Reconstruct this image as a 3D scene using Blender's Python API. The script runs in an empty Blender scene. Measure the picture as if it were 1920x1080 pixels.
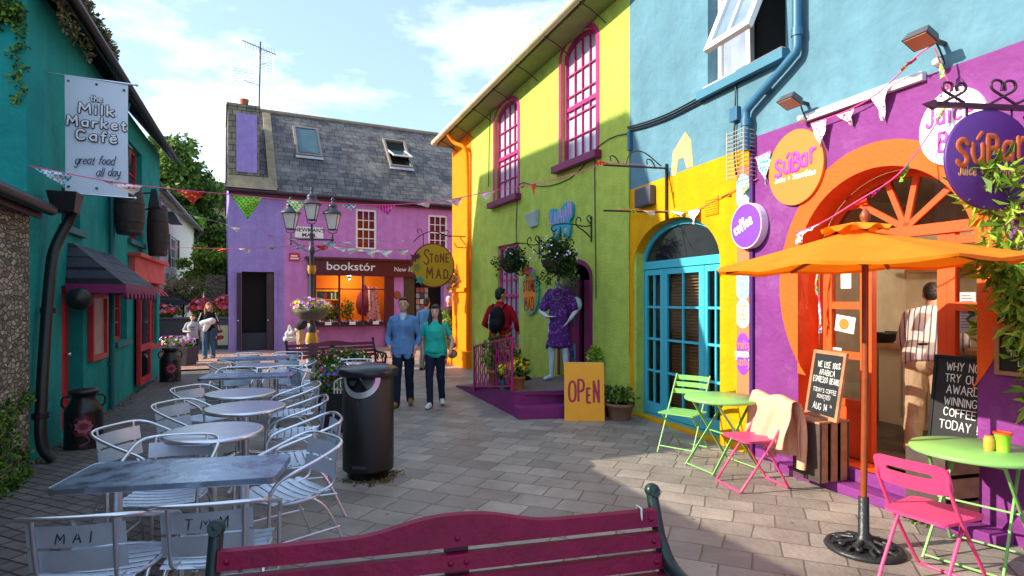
import bpy, bmesh, math, random
from mathutils import Vector, Matrix
from mathutils.geometry import tessellate_polygon
random.seed(7)
S = bpy.context.scene
COL = S.collection
R = math.radians
# ------------------------------------------------------------------ camera
F, CX, HY, CH = 1100.0, 960.0, 565.0, 1.70       # focal length in photo pixels, centre, horizon row, eye height
cd = bpy.data.cameras.new('camera'); cam = bpy.data.objects.new('camera', cd); COL.objects.link(cam)
cam.location = (0, 0, CH); cam.rotation_euler = (R(90), 0, 0)
cd.sensor_width = 36; cd.lens = 36 * F / 1920; cd.shift_y = (HY - 540) / 1920
cd.clip_start = 0.05; cd.clip_end = 2000
S.camera = cam
# ------------------------------------------------------------------ sky and sun
SUN_EL, SUN_DIR = R(27.5), Vector((0.982, 0.19))       # light travels along SUN_DIR over the ground
to_sun = Vector((-SUN_DIR.x * math.cos(SUN_EL), -SUN_DIR.y * math.cos(SUN_EL), math.sin(SUN_EL)))
W = bpy.data.worlds.new('World'); S.world = W; W.use_nodes = True
wn, wl = W.node_tree.nodes, W.node_tree.links
for n in list(wn): wn.remove(n)
wo = wn.new('ShaderNodeOutputWorld'); bg = wn.new('ShaderNodeBackground'); sky = wn.new('ShaderNodeTexSky')
sky.sky_type = 'NISHITA'; sky.sun_disc = False; sky.sun_elevation = SUN_EL
sky.sun_rotation = math.atan2(to_sun.x, to_sun.y)
sky.air_density = 1.0; sky.dust_density = 1.2; sky.ozone_density = 1.5
tc = wn.new('ShaderNodeTexCoord'); mp = wn.new('ShaderNodeMapping'); mp.inputs['Scale'].default_value = (1.0, 1.0, 2.6)
mp.inputs['Location'].default_value = (0.35, 0.1, 0.2)
nz = wn.new('ShaderNodeTexNoise'); nz.inputs['Scale'].default_value = 2.3; nz.inputs['Detail'].default_value = 9; nz.inputs['Roughness'].default_value = 0.56
rp = wn.new('ShaderNodeValToRGB'); rp.color_ramp.elements[0].position = 0.52; rp.color_ramp.elements[1].position = 0.80
mx = wn.new('ShaderNodeMixRGB'); mx.inputs['Color2'].default_value = (10.5, 10.4, 10.3, 1)
wl.new(tc.outputs['Generated'], mp.inputs['Vector']); wl.new(mp.outputs['Vector'], nz.inputs['Vector'])
wl.new(nz.outputs['Fac'], rp.inputs['Fac']); wl.new(rp.outputs['Color'], mx.inputs['Fac'])
hz = wn.new('ShaderNodeMixRGB'); hz.inputs['Fac'].default_value = 0.28; hz.inputs['Color2'].default_value = (4.2, 5.9, 8.0, 1)   # thin high haze
wl.new(sky.outputs['Color'], hz.inputs['Color1']); wl.new(hz.outputs['Color'], mx.inputs['Color1']); wl.new(mx.outputs['Color'], bg.inputs['Color'])
bg.inputs['Strength'].default_value = 0.15
wl.new(bg.outputs['Background'], wo.inputs['Surface'])
sd = bpy.data.lights.new('sun', 'SUN'); sun = bpy.data.objects.new('sun', sd); COL.objects.link(sun)
sd.energy = 4.3; sd.angle = R(0.5); sd.color = (1.0, 0.90, 0.74)
sun.rotation_euler = to_sun.to_track_quat('Z', 'Y').to_euler()
S.view_settings.view_transform = 'Standard'; S.view_settings.look = 'None'
S.view_settings.gamma = 1; S.view_settings.exposure = 0.9; S.view_settings.use_curve_mapping = False
S.render.engine = 'CYCLES'; S.cycles.max_bounces = 6; S.cycles.transparent_max_bounces = 12
S.cycles.use_denoising = True
# ------------------------------------------------------------------ materials
def C(h, k=1.0):
    h = h.lstrip('#'); o = []
    for i in (0, 2, 4):
        c = int(h[i:i+2], 16) / 255
        o.append((c / 12.92 if c <= .04045 else ((c + .055) / 1.055) ** 2.4) * k)
    return (o[0], o[1], o[2], 1)
MATS = {}
def mat(name, h, rough=.6, metal=0, var=.12, vs=3, bump=0, bs=40, spec=.5, dirt=0, ds=1.2, dh='#2a2620', coat=0, k=1.0, streak=0, lump=0):
    """painted / plain surface: colour with soft mottling, optional stains and bump"""
    if name in MATS: return MATS[name]
    m = bpy.data.materials.new(name); m.use_nodes = True; n, l = m.node_tree.nodes, m.node_tree.links
    b = n['Principled BSDF']; c = C(h, k)
    b.inputs['Roughness'].default_value = rough; b.inputs['Metallic'].default_value = metal
    b.inputs['Specular IOR Level'].default_value = spec; b.inputs['Coat Weight'].default_value = coat
    t = n.new('ShaderNodeTexCoord'); col = None
    if var:
        z = n.new('ShaderNodeTexNoise'); z.inputs['Scale'].default_value = vs; z.inputs['Detail'].default_value = 6
        z.inputs['Roughness'].default_value = .62
        q = n.new('ShaderNodeMapRange'); q.inputs['From Min'].default_value = .3; q.inputs['From Max'].default_value = .7
        q.inputs['To Min'].default_value = 1 - var; q.inputs['To Max'].default_value = 1 + var
        v = n.new('ShaderNodeVectorMath'); v.operation = 'SCALE'; v.inputs[0].default_value = c[:3]
        l.new(t.outputs['Object'], z.inputs['Vector']); l.new(z.outputs['Fac'], q.inputs['Value']); l.new(q.outputs['Result'], v.inputs['Scale'])
        col = v.outputs['Vector']
        if dirt:
            z2 = n.new('ShaderNodeTexNoise'); z2.inputs['Scale'].default_value = ds; z2.inputs['Detail'].default_value = 8; z2.inputs['Roughness'].default_value = .7
            r2 = n.new('ShaderNodeValToRGB'); r2.color_ramp.elements[0].position = .52; r2.color_ramp.elements[1].position = .75
            x = n.new('ShaderNodeMixRGB'); x.inputs['Color2'].default_value = C(dh)
            mu = n.new('ShaderNodeMath'); mu.operation = 'MULTIPLY'; mu.inputs[1].default_value = dirt
            l.new(t.outputs['Object'], z2.inputs['Vector']); l.new(z2.outputs['Fac'], r2.inputs['Fac']); l.new(r2.outputs['Color'], mu.inputs[0])
            l.new(mu.outputs[0], x.inputs['Fac']); l.new(col, x.inputs['Color1']); col = x.outputs['Color']
        if streak:                               # rain streaks and grime running down a wall
            g5 = n.new('ShaderNodeMapping'); g5.inputs['Scale'].default_value = (2.6, 2.6, .3); z5 = n.new('ShaderNodeTexNoise'); z5.inputs['Scale'].default_value = 1.6; z5.inputs['Detail'].default_value = 7; z5.inputs['Roughness'].default_value = .65
            r5 = n.new('ShaderNodeMapRange'); r5.inputs['From Min'].default_value = .42; r5.inputs['From Max'].default_value = .72; r5.inputs['To Min'].default_value = 1; r5.inputs['To Max'].default_value = 1 - streak
            v5 = n.new('ShaderNodeVectorMath'); v5.operation = 'SCALE'; l.new(t.outputs['Object'], g5.inputs[0]); l.new(g5.outputs[0], z5.inputs['Vector']); l.new(z5.outputs['Fac'], r5.inputs['Value']); l.new(col, v5.inputs[0]); l.new(r5.outputs['Result'], v5.inputs['Scale']); col = v5.outputs['Vector']
        l.new(col, b.inputs['Base Color'])
    else: b.inputs['Base Color'].default_value = c
    if bump:
        z3 = n.new('ShaderNodeTexNoise'); z3.inputs['Scale'].default_value = bs; z3.inputs['Detail'].default_value = 4
        bp = n.new('ShaderNodeBump'); bp.inputs['Strength'].default_value = bump; bp.inputs['Distance'].default_value = .02
        l.new(t.outputs['Object'], z3.inputs['Vector']); l.new(z3.outputs['Fac'], bp.inputs['Height']); l.new(bp.outputs['Normal'], b.inputs['Normal'])
        if lump:                                 # uneven trowelled plaster and a few hairline cracks
            z4 = n.new('ShaderNodeTexNoise'); z4.inputs['Scale'].default_value = 2.6; z4.inputs['Detail'].default_value = 3; b4 = n.new('ShaderNodeBump'); b4.inputs['Strength'].default_value = lump; b4.inputs['Distance'].default_value = .09
            l.new(t.outputs['Object'], z4.inputs['Vector']); l.new(z4.outputs['Fac'], b4.inputs['Height']); l.new(b4.outputs['Normal'], bp.inputs['Normal'])
            if col is not None:
                wv = n.new('ShaderNodeTexNoise'); wv.inputs['Scale'].default_value = 3; wa = n.new('ShaderNodeVectorMath'); wa.operation = 'MULTIPLY_ADD'; wa.inputs[1].default_value = (.5, .5, .5); l.new(t.outputs['Object'], wv.inputs['Vector']); l.new(wv.outputs['Color'], wa.inputs[0]); l.new(t.outputs['Object'], wa.inputs[2])
                vc = n.new('ShaderNodeTexVoronoi'); vc.feature = 'DISTANCE_TO_EDGE'; vc.inputs['Scale'].default_value = .55; l.new(wa.outputs[0], vc.inputs['Vector']); ck = n.new('ShaderNodeMapRange'); ck.inputs['From Min'].default_value = .0; ck.inputs['From Max'].default_value = .006; ck.inputs['To Min'].default_value = .93; ck.inputs['To Max'].default_value = 1
                l.new(vc.outputs['Distance'], ck.inputs['Value']); vq = n.new('ShaderNodeVectorMath'); vq.operation = 'SCALE'; l.new(col, vq.inputs[0]); l.new(ck.outputs['Result'], vq.inputs['Scale']); l.new(vq.outputs['Vector'], b.inputs['Base Color'])
    MATS[name] = m; return m
def brickmat(name, c1, c2, mortar, bw, rh, ms, rot=0, axes='xy', rough=.6, bump=.5, var=.25, vs=2.5, patch=None, pamt=.5, ps=.8, plo=.5, phi=.68, gum=0, msm=.2, rmul=1, off=.5, spec=.4):
    """coursed units (paving, slates, bricks) in the object's own space"""
    m = bpy.data.materials.new(name); m.use_nodes = True; n, l = m.node_tree.nodes, m.node_tree.links
    b = n['Principled BSDF']; t = n.new('ShaderNodeTexCoord'); vec = t.outputs['Object']
    if axes != 'xy':
        s = n.new('ShaderNodeSeparateXYZ'); c = n.new('ShaderNodeCombineXYZ'); l.new(vec, s.inputs[0])
        mz = n.new('ShaderNodeMath'); mz.operation = 'MULTIPLY'; mz.inputs[1].default_value = rmul
        l.new(s.outputs['XYZ'.index(axes[0].upper())], c.inputs[0]); l.new(s.outputs['XYZ'.index(axes[1].upper())], mz.inputs[0]); l.new(mz.outputs[0], c.inputs[1]); vec = c.outputs[0]
    g = n.new('ShaderNodeMapping'); g.inputs['Rotation'].default_value = (0, 0, rot); l.new(vec, g.inputs['Vector'])
    # wobble so that the joints are not ruler-straight
    wz = n.new('ShaderNodeTexNoise'); wz.inputs['Scale'].default_value = 1.7; wa = n.new('ShaderNodeVectorMath'); wa.operation = 'MULTIPLY_ADD'
    wa.inputs[1].default_value = (.06, .06, 0); l.new(g.outputs[0], wz.inputs['Vector']); l.new(wz.outputs['Color'], wa.inputs[0]); l.new(g.outputs[0], wa.inputs[2])
    k = n.new('ShaderNodeTexBrick'); k.offset = off; k.squash = .82; k.squash_frequency = 3; k.inputs['Scale'].default_value = 1
    k.inputs['Brick Width'].default_value = bw; k.inputs['Row Height'].default_value = rh; k.inputs['Mortar Size'].default_value = ms; k.inputs['Mortar Smooth'].default_value = msm
    k.inputs['Color1'].default_value = C(c1); k.inputs['Color2'].default_value = C(c2); k.inputs['Mortar'].default_value = C(mortar); k.inputs['Bias'].default_value = 0
    l.new(wa.outputs[0], k.inputs['Vector'])
    z = n.new('ShaderNodeTexNoise'); z.inputs['Scale'].default_value = vs; z.inputs['Detail'].default_value = 8; z.inputs['Roughness'].default_value = .7
    q = n.new('ShaderNodeMapRange'); q.inputs['From Min'].default_value = .3; q.inputs['From Max'].default_value = .7; q.inputs['To Min'].default_value = 1 - var; q.inputs['To Max'].default_value = 1 + var
    v = n.new('ShaderNodeVectorMath'); v.operation = 'SCALE'
    l.new(t.outputs['Object'], z.inputs['Vector']); l.new(z.outputs['Fac'], q.inputs['Value']); l.new(k.outputs['Color'], v.inputs[0]); l.new(q.outputs['Result'], v.inputs['Scale'])
    col = v.outputs['Vector']
    if patch:
        z2 = n.new('ShaderNodeTexNoise'); z2.inputs['Scale'].default_value = ps; z2.inputs['Detail'].default_value = 10; z2.inputs['Roughness'].default_value = .72
        r2 = n.new('ShaderNodeValToRGB'); r2.color_ramp.elements[0].position = plo; r2.color_ramp.elements[1].position = phi
        mu = n.new('ShaderNodeMath'); mu.operation = 'MULTIPLY'; mu.inputs[1].default_value = pamt
        x = n.new('ShaderNodeMixRGB'); x.inputs['Color2'].default_value = C(patch)
        l.new(t.outputs['Object'], z2.inputs['Vector']); l.new(z2.outputs['Fac'], r2.inputs['Fac']); l.new(r2.outputs['Color'], mu.inputs[0]); l.new(mu.outputs[0], x.inputs['Fac']); l.new(col, x.inputs['Color1']); col = x.outputs['Color']
    if gum:                                      # trodden gum, spills and dark stains
        for sc, lo, hi, hx, am in ((3.1, .05, .07, '#2e2a27', .55), (1.3, .035, .05, '#b8b0a4', .5), (.55, .12, .3, '#4c453e', .45)):
            vo = n.new('ShaderNodeTexVoronoi'); vo.inputs['Scale'].default_value = sc; vr = n.new('ShaderNodeMapRange'); vr.inputs['From Min'].default_value = lo; vr.inputs['From Max'].default_value = hi; vr.inputs['To Min'].default_value = am * gum; vr.inputs['To Max'].default_value = 0
            vx = n.new('ShaderNodeMixRGB'); vx.inputs['Color2'].default_value = C(hx); l.new(wa.outputs[0], vo.inputs['Vector']); l.new(vo.outputs['Distance'], vr.inputs['Value']); l.new(vr.outputs['Result'], vx.inputs['Fac']); l.new(col, vx.inputs['Color1']); col = vx.outputs['Color']
    l.new(col, b.inputs['Base Color']); b.inputs['Specular IOR Level'].default_value = spec
    q2 = n.new('ShaderNodeMapRange'); q2.inputs['To Min'].default_value = rough - .15; q2.inputs['To Max'].default_value = rough + .2
    l.new(z.outputs['Fac'], q2.inputs['Value']); l.new(q2.outputs['Result'], b.inputs['Roughness'])
    # bump: joints plus grain
    ad = n.new('ShaderNodeMath'); ad.operation = 'MULTIPLY_ADD'; ad.inputs[1].default_value = -1.0
    zz = n.new('ShaderNodeTexNoise'); zz.inputs['Scale'].default_value = 22; zz.inputs['Detail'].default_value = 5
    l.new(t.outputs['Object'], zz.inputs['Vector']); l.new(k.outputs['Fac'], ad.inputs[0]); l.new(zz.outputs['Fac'], ad.inputs[2])
    bp = n.new('ShaderNodeBump'); bp.inputs['Strength'].default_value = bump; bp.inputs['Distance'].default_value = .012
    l.new(ad.outputs[0], bp.inputs['Height']); l.new(bp.outputs['Normal'], b.inputs['Normal'])
    MATS[name] = m; return m
def patmat(name, kind, h1, h2, scale, rough=.8):
    """printed cloth: checks, spots, stripes or a small flower print, in the cloth's own space"""
    m = bpy.data.materials.new(name); m.use_nodes = True; n, l = m.node_tree.nodes, m.node_tree.links
    b = n['Principled BSDF']; b.inputs['Roughness'].default_value = rough
    t = n.new('ShaderNodeTexCoord'); x = n.new('ShaderNodeMixRGB'); x.inputs['Color1'].default_value = C(h1); x.inputs['Color2'].default_value = C(h2)
    if kind == 'check':
        k = n.new('ShaderNodeTexChecker'); k.inputs['Scale'].default_value = scale; o = k.outputs['Fac']
    elif kind == 'stripe':
        k = n.new('ShaderNodeTexWave'); k.inputs['Scale'].default_value = scale; k.bands_direction = 'X'; o = k.outputs['Fac']
        rr = n.new('ShaderNodeValToRGB'); rr.color_ramp.elements[0].position = .8; rr.color_ramp.elements[1].position = .9; l.new(o, rr.inputs['Fac']); o = rr.outputs['Color']
    else:
        k = n.new('ShaderNodeTexVoronoi'); k.inputs['Scale'].default_value = scale; rr = n.new('ShaderNodeValToRGB')
        rr.color_ramp.elements[0].position = .3; rr.color_ramp.elements[1].position = .36; l.new(k.outputs['Distance'], rr.inputs['Fac']); o = rr.outputs['Color']
    l.new(t.outputs['Object'], k.inputs['Vector']); l.new(o, x.inputs['Fac']); l.new(x.outputs['Color'], b.inputs['Base Color'])
    MATS[name] = m; return m
def glassmat(name, tint='#ffffff', refl=.25, rough=.02):
    m = bpy.data.materials.new(name); m.use_nodes = True; n, l = m.node_tree.nodes, m.node_tree.links
    n.remove(n['Principled BSDF']); o = n['Material Output']
    t = n.new('ShaderNodeBsdfTransparent'); t.inputs[0].default_value = C(tint); g = n.new('ShaderNodeBsdfGlossy'); g.inputs['Roughness'].default_value = rough
    f = n.new('ShaderNodeLayerWeight'); f.inputs['Blend'].default_value = refl; x = n.new('ShaderNodeMixShader')
    l.new(f.outputs['Fresnel'], x.inputs[0]); l.new(t.outputs[0], x.inputs[1]); l.new(g.outputs[0], x.inputs[2]); l.new(x.outputs[0], o.inputs['Surface'])
    MATS[name] = m; return m
def leafmat(name, h, rough=.5):
    m = mat(name, h, rough=rough, var=.35, vs=9, spec=.3)
    b = m.node_tree.nodes['Principled BSDF']
    n, l = m.node_tree.nodes, m.node_tree.links
    tr = n.new('ShaderNodeBsdfTranslucent'); tr.inputs[0].default_value = C(h, 1.3); x = n.new('ShaderNodeMixShader'); x.inputs[0].default_value = .3
    l.new(b.outputs[0], x.inputs[1]); l.new(tr.outputs[0], x.inputs[2]); l.new(x.outputs[0], n['Material Output'].inputs['Surface'])
    return m
# ------------------------------------------------------------------ scene graph helpers
MW = {}                                          # world matrix of every object made here
def tag(o, label=None, cat=None, group=None, kind=None):
    if label: o['label'] = label
    if cat: o['category'] = cat
    if group: o['group'] = group
    if kind: o['kind'] = kind
    return o
def frame(loc, rz=0): return Matrix.Translation(Vector(loc)) @ Matrix.Rotation(rz, 4, 'Z')
def thing(name, label, cat, loc=(0, 0, 0), rz=0, group=None):
    o = bpy.data.objects.new(name, None); COL.objects.link(o); o.empty_display_size = .1
    o.location = loc; o.rotation_euler = (0, 0, rz); MW[o] = frame(loc, rz)
    return tag(o, label, cat, group)
def copy_tree(o, parent=None):
    c = o.copy(); COL.objects.link(c); c.parent = parent
    for ch in [k for k in COL.objects if k.parent == o]: copy_tree(ch, c)
    return c
def put(proto, first, loc, rz, label, group=None):
    """the prototype itself the first time, then copies of it"""
    o = proto if first else copy_tree(proto)
    o.location = loc; o.rotation_euler = (0, 0, rz); o['label'] = label
    if group: o['group'] = group
    return o
def chaikin(p, it=2, closed=False):
    p = [Vector(q) for q in p]
    if len(p) < 3: return p
    for _ in range(it):
        q = [] if closed else [p[0]]
        for i in range(len(p) if closed else len(p) - 1):
            a, b = p[i], p[(i + 1) % len(p)]
            q += [a * .75 + b * .25, a * .25 + b * .75]
        if not closed: q.append(p[-1])
        p = q
    return p
class MB:
    """collects shapes given in frame M, then links them as one mesh"""
    def __init__(s, M=None): s.M = M if M is not None else Matrix(); s.v = []; s.f = []; s.mi = []; s.sm = []; s.c = 0
    def add(s, vs, fs, sm=False):
        o = len(s.v); s.v += [s.M @ Vector(v) for v in vs]
        for f in fs: s.f.append([i + o for i in f]); s.mi.append(s.c); s.sm.append(sm)
        return s
    def box(s, x0, x1, y0, y1, z0, z1):
        x0, x1 = min(x0, x1), max(x0, x1); y0, y1 = min(y0, y1), max(y0, y1); z0, z1 = min(z0, z1), max(z0, z1)
        v = [(x, y, z) for z in (z0, z1) for y in (y0, y1) for x in (x0, x1)]
        return s.add(v, [(0, 2, 3, 1), (4, 5, 7, 6), (0, 1, 5, 4), (2, 6, 7, 3), (0, 4, 6, 2), (1, 3, 7, 5)])
    def hexa(s, b, t):                           # 4 bottom + 4 top points, counter-clockwise from above
        return s.add(list(b) + list(t), [(3, 2, 1, 0), (4, 5, 6, 7), (0, 1, 5, 4), (1, 2, 6, 5), (2, 3, 7, 6), (3, 0, 4, 7)])
    def beam(s, a, b, w, h, up=(0, 0, 1)):       # rectangular bar from a to b
        a, b = Vector(a), Vector(b); d = (b - a).normalized(); x = d.cross(Vector(up))
        if x.length < 1e-4: x = d.cross(Vector((0, 1, 0)))
        x.normalize(); y = x.cross(d); q = [(-1, -1), (1, -1), (1, 1), (-1, 1)]
        v = [p + x * (w / 2 * i) + y * (h / 2 * j) for p in (a, b) for i, j in q]
        return s.add(v, [(0, 1, 2, 3), (7, 6, 5, 4), (0, 4, 5, 1), (1, 5, 6, 2), (2, 6, 7, 3), (3, 7, 4, 0)])
    def quad(s, a, b, c, d): return s.add([a, b, c, d], [(0, 1, 2, 3)])
    def prism(s, pts, y0, y1, ax='xz', sm=False):  # closed 2-D outline, extruded
        n = len(pts)
        g = {'xz': lambda p, t: (p[0], t, p[1]), 'xy': lambda p, t: (p[0], p[1], t), 'yz': lambda p, t: (t, p[0], p[1])}[ax]
        v = [g(p, y0) for p in pts] + [g(p, y1) for p in pts]
        tr = tessellate_polygon([[Vector((p[0], p[1], 0)) for p in pts]])
        s.add(v, [tuple(t) for t in tr] + [tuple(i + n for i in reversed(t)) for t in tr])
        return s.add(v, [(i, (i + 1) % n, (i + 1) % n + n, i + n) for i in range(n)], sm)
    def sheet(s, outer, holes, y, depth=0, back=False):   # wall face in the xz plane with openings and their reveals
        L = [[Vector((p[0], p[1], 0)) for p in outer]] + [[Vector((p[0], p[1], 0)) for p in h] for h in holes]
        fl = [p for l in L for p in l]; tr = tessellate_polygon(L)
        s.add([(p.x, y, p.y) for p in fl], [tuple(t) for t in tr])
        if depth:
            for h in holes:
                n = len(h); s.add([(p[0], y, p[1]) for p in h] + [(p[0], y + depth, p[1]) for p in h], [(i, (i + 1) % n, (i + 1) % n + n, i + n) for i in range(n)])
        return s
    def ring(s, outer, inner, y0, y1):           # frame between two outlines with equal numbers of points
        n = len(outer); v = [(p[0], y, p[1]) for y in (y0, y1) for l in (outer, inner) for p in l]
        fs = []
        for i in range(n):
            j = (i + 1) % n
            fs += [(i, j, n + j, n + i), (2*n + i, 3*n + i, 3*n + j, 2*n + j), (i, 2*n + i, 2*n + j, j), (n + i, n + j, 3*n + j, 3*n + i)]
        return s.add(v, fs)
    def tube(s, pts, r, n=8, closed=False, flat=None, caps=True, sm=True):
        """swept tube; flat=(axis vector, factor) squashes the section along an axis"""
        p = [Vector(q) for q in pts]
        k = len(p); rr = r if isinstance(r, (list, tuple)) else [r] * k
        T = []
        for i in range(k):
            a = p[(i - 1) % k] if (closed or i > 0) else p[i]; b = p[(i + 1) % k] if (closed or i < k - 1) else p[i]
            d = b - a; T.append(d.normalized() if d.length > 1e-9 else Vector((0, 0, 1)))
        u = T[0].orthogonal().normalized(); vs = []
        if flat: u = Vector(flat[0]).normalized()
        for i in range(k):
            if flat:
                nn = Vector(flat[0]).normalized(); w = T[i].cross(nn)
                w = w.normalized() if w.length > 1e-6 else T[i].orthogonal(); uu = nn * flat[1]
            else:
                u = u - T[i] * u.dot(T[i]); u = u.normalized() if u.length > 1e-6 else T[i].orthogonal().normalized(); w = T[i].cross(u); uu = u
            for j in range(n):
                a = 2 * math.pi * j / n; vs.append(p[i] + (uu * math.cos(a) + w * math.sin(a)) * rr[i])
        fs = []
        for i in range(k if closed else k - 1):
            for j in range(n):
                a, b = i * n + j, i * n + (j + 1) % n; c, d = ((i + 1) % k) * n + (j + 1) % n, ((i + 1) % k) * n + j
                fs.append((a, b, c, d))
        s.add(vs, fs, sm)
        if caps and not closed: s.add(vs[:n], [tuple(range(n - 1, -1, -1))]); s.add(vs[-n:], [tuple(range(n))])
        return s
    def lathe(s, prof, c=(0, 0, 0), n=24, ax='z', sm=True, sx=1, sy=1):
        c = Vector(c); vs = []
        for r, z in prof:
            for j in range(n):
                a = 2 * math.pi * j / n; q = (r * math.cos(a) * sx, r * math.sin(a) * sy, z)
                if ax == 'y': q = (q[0], q[2], q[1])
                elif ax == 'x': q = (q[2], q[0], q[1])
                vs.append(c + Vector(q))
        fs = [(i * n + j, i * n + (j + 1) % n, (i + 1) * n + (j + 1) % n, (i + 1) * n + j) for i in range(len(prof) - 1) for j in range(n)]
        s.add(vs, fs, sm)
        if prof[0][0] > 1e-5: s.add(vs[:n], [tuple(range(n - 1, -1, -1))])
        if prof[-1][0] > 1e-5: s.add(vs[-n:], [tuple(range(n))])
        return s
    def ball(s, c, r, n=12, m=8):
        r = r if isinstance(r, (tuple, list)) else (r, r, r)
        vs = [(c[0], c[1], c[2] - r[2])]
        for i in range(1, m):
            t = math.pi * i / m - math.pi / 2
            vs += [(c[0] + r[0] * math.cos(t) * math.cos(2*math.pi*j/n), c[1] + r[1] * math.cos(t) * math.sin(2*math.pi*j/n), c[2] + r[2] * math.sin(t)) for j in range(n)]
        vs.append((c[0], c[1], c[2] + r[2])); e = len(vs) - 1; fs = []
        for j in range(n):
            k = (j + 1) % n; fs.append((0, 1 + k, 1 + j)); fs.append((e, 1 + (m-2)*n + j, 1 + (m-2)*n + k))
            for i in range(m - 2): fs.append((1 + i*n + j, 1 + i*n + k, 1 + (i+1)*n + k, 1 + (i+1)*n + j))
        return s.add(vs, fs, True)
    def capsule(s, a, ra, b, rb, n=12, m=4):
        a, b = Vector(a), Vector(b); d = b - a; L = d.length
        if L < 1e-6: return s.ball(a, max(ra, rb), n)
        d.normalize(); pts = []; rs = []
        for i in range(m + 1): t = math.pi / 2 * (1 - i / m); pts.append(a - d * ra * math.sin(t)); rs.append(max(ra * math.cos(t), 1e-4))
        for i in range(m + 1): t = math.pi / 2 * i / m; pts.append(b + d * rb * math.sin(t)); rs.append(max(rb * math.cos(t), 1e-4))
        return s.tube(pts, rs, n)
    def grid(s, fn, nu, nv, sm=True, thick=0):   # surface patch fn(u, v) with u, v in 0..1
        vs = [fn(i / nu, j / nv) for j in range(nv + 1) for i in range(nu + 1)]; w = nu + 1
        fs = [(j*w + i, j*w + i + 1, (j+1)*w + i + 1, (j+1)*w + i) for j in range(nv) for i in range(nu)]
        return s.add(vs, fs, sm)
    def leaves(s, c, rad, n, size, mats=1, shell=.35, flat=0, base=0, droop=0, wid=.32):
        """n small bent leaves through an ellipsoid, denser towards its surface"""
        cc = s.c
        for _ in range(n):
            d = Vector((random.gauss(0, 1), random.gauss(0, 1), random.gauss(0, 1))).normalized() * (random.random() ** shell)
            p = Vector((c[0] + d.x * rad[0], c[1] + d.y * rad[1], c[2] + d.z * rad[2]))
            a = Vector((random.gauss(0, 1), random.gauss(0, 1), random.gauss(0, 1) * (1 - flat) - droop)).normalized(); b = a.orthogonal().normalized()
            b = (Matrix.Rotation(random.random() * 6.28, 3, a) @ b); z = size * random.uniform(.6, 1.35); e = a.cross(b) * z * .18
            s.c = base + random.randrange(mats)
            s.add([p, p + a * z * .5 + b * z * wid + e, p + a * z, p + a * z * .5 - b * z * wid + e], [(0, 1, 2), (0, 2, 3)])
        s.c = cc; return s
    def flowers(s, c, rad, n, size, mats, base=0):
        cc = s.c
        for _ in range(n):
            d = Vector((random.gauss(0, 1), random.gauss(0, 1), abs(random.gauss(0, 1)) - .25)).normalized() * random.uniform(.85, 1.08)
            p = Vector((c[0] + d.x * rad[0], c[1] + d.y * rad[1], c[2] + d.z * rad[2])); s.c = base + random.randrange(mats)
            u = d.orthogonal().normalized(); w = d.cross(u); z = size * random.uniform(.7, 1.2); m = 10
            ring = [p + (u * math.cos(2*math.pi*j/m) + w * math.sin(2*math.pi*j/m)) * z * (1 if j % 2 == 0 else .62) + d * z * .25 for j in range(m)]
            s.add([p] + ring, [(0, 1 + j, 1 + (j + 1) % m) for j in range(m)])
        s.c = cc; return s
    def stroke(s, pl, w, y, th=.3, smooth=2):    # painted / chalked line in the xz plane at depth y
        q = [Vector((a, y, b)) for a, b in pl]
        if smooth and len(q) > 2: q = chaikin(q, smooth)
        if len(q) > 1:
            d0 = (q[0] - q[1]).normalized() * w * .4; d1 = (q[-1] - q[-2]).normalized() * w * .4
            q = [q[0] + d0] + q + [q[-1] + d1]; r = [w * .5] * len(q); r[0] = r[-1] = w * .3
            s.tube(q, r, 8, flat=((0, 1, 0), th))
        return s
    def build(s, name, mats, parent=None, M=None, bev=0, kind=None):
        """link the collected shapes as one mesh; coordinates are stored relative to its parent (or to M)"""
        ref = MW[parent] if parent is not None else (M if M is not None else Matrix())
        inv = ref.inverted(); me = bpy.data.meshes.new(name); me.from_pydata([inv @ v for v in s.v], [], s.f)
        for m in (mats if isinstance(mats, (list, tuple)) else [mats]): me.materials.append(m)
        me.polygons.foreach_set('material_index', s.mi); me.polygons.foreach_set('use_smooth', s.sm); me.update()
        if bev:
            bm = bmesh.new(); bm.from_mesh(me); bmesh.ops.remove_doubles(bm, verts=bm.verts, dist=1e-5)
            ed = [e for e in bm.edges if len(e.link_faces) == 2 and e.calc_face_angle(0) > .6]
            bmesh.ops.bevel(bm, geom=ed, offset=bev, segments=2, affect='EDGES', profile=.6, clamp_overlap=True); bm.to_mesh(me); bm.free()
        o = bpy.data.objects.new(name, me); COL.objects.link(o)
        if parent is not None: o.parent = parent
        else: o.matrix_world = ref
        MW[o] = ref
        if kind: o['kind'] = kind
        return o
class Wall:
    """a wall face: u runs along it to the viewer's right, depth d runs into it"""
    def __init__(s, o, u):
        s.o = Vector(o); s.u = Vector(u).normalized(); s.n = Vector((-s.u.y, s.u.x)); s.rz = math.atan2(s.u.y, s.u.x)
        s.M = frame((s.o.x, s.o.y, 0), s.rz)
    def uz(s, x, y, d=0):                        # photo measurement -> (u, z) on the face at depth d
        a = (x - CX) / F; q = s.o + s.n * d      # Z*(a,1) = q + u*U
        u = (a * q.y - q.x) / (s.u.x - a * s.u.y); Z = q.y + u * s.u.y
        return u, CH + (HY - y) / F * Z
    def at(s, u, z=0, d=0): p = s.o + s.u * u + s.n * d; return Vector((p.x, p.y, z))
    def th(s, name, label, cat, u, z, d=0, group=None): return thing(name, label, cat, s.at(u, z, d), s.rz, group)
def px(x, y, Z): return Vector(((x - CX) / F * Z, Z, CH + (HY - y) / F * Z))
def gp(x, y, h=0): return px(x, y, F * (CH - h) / (y - HY))
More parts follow.
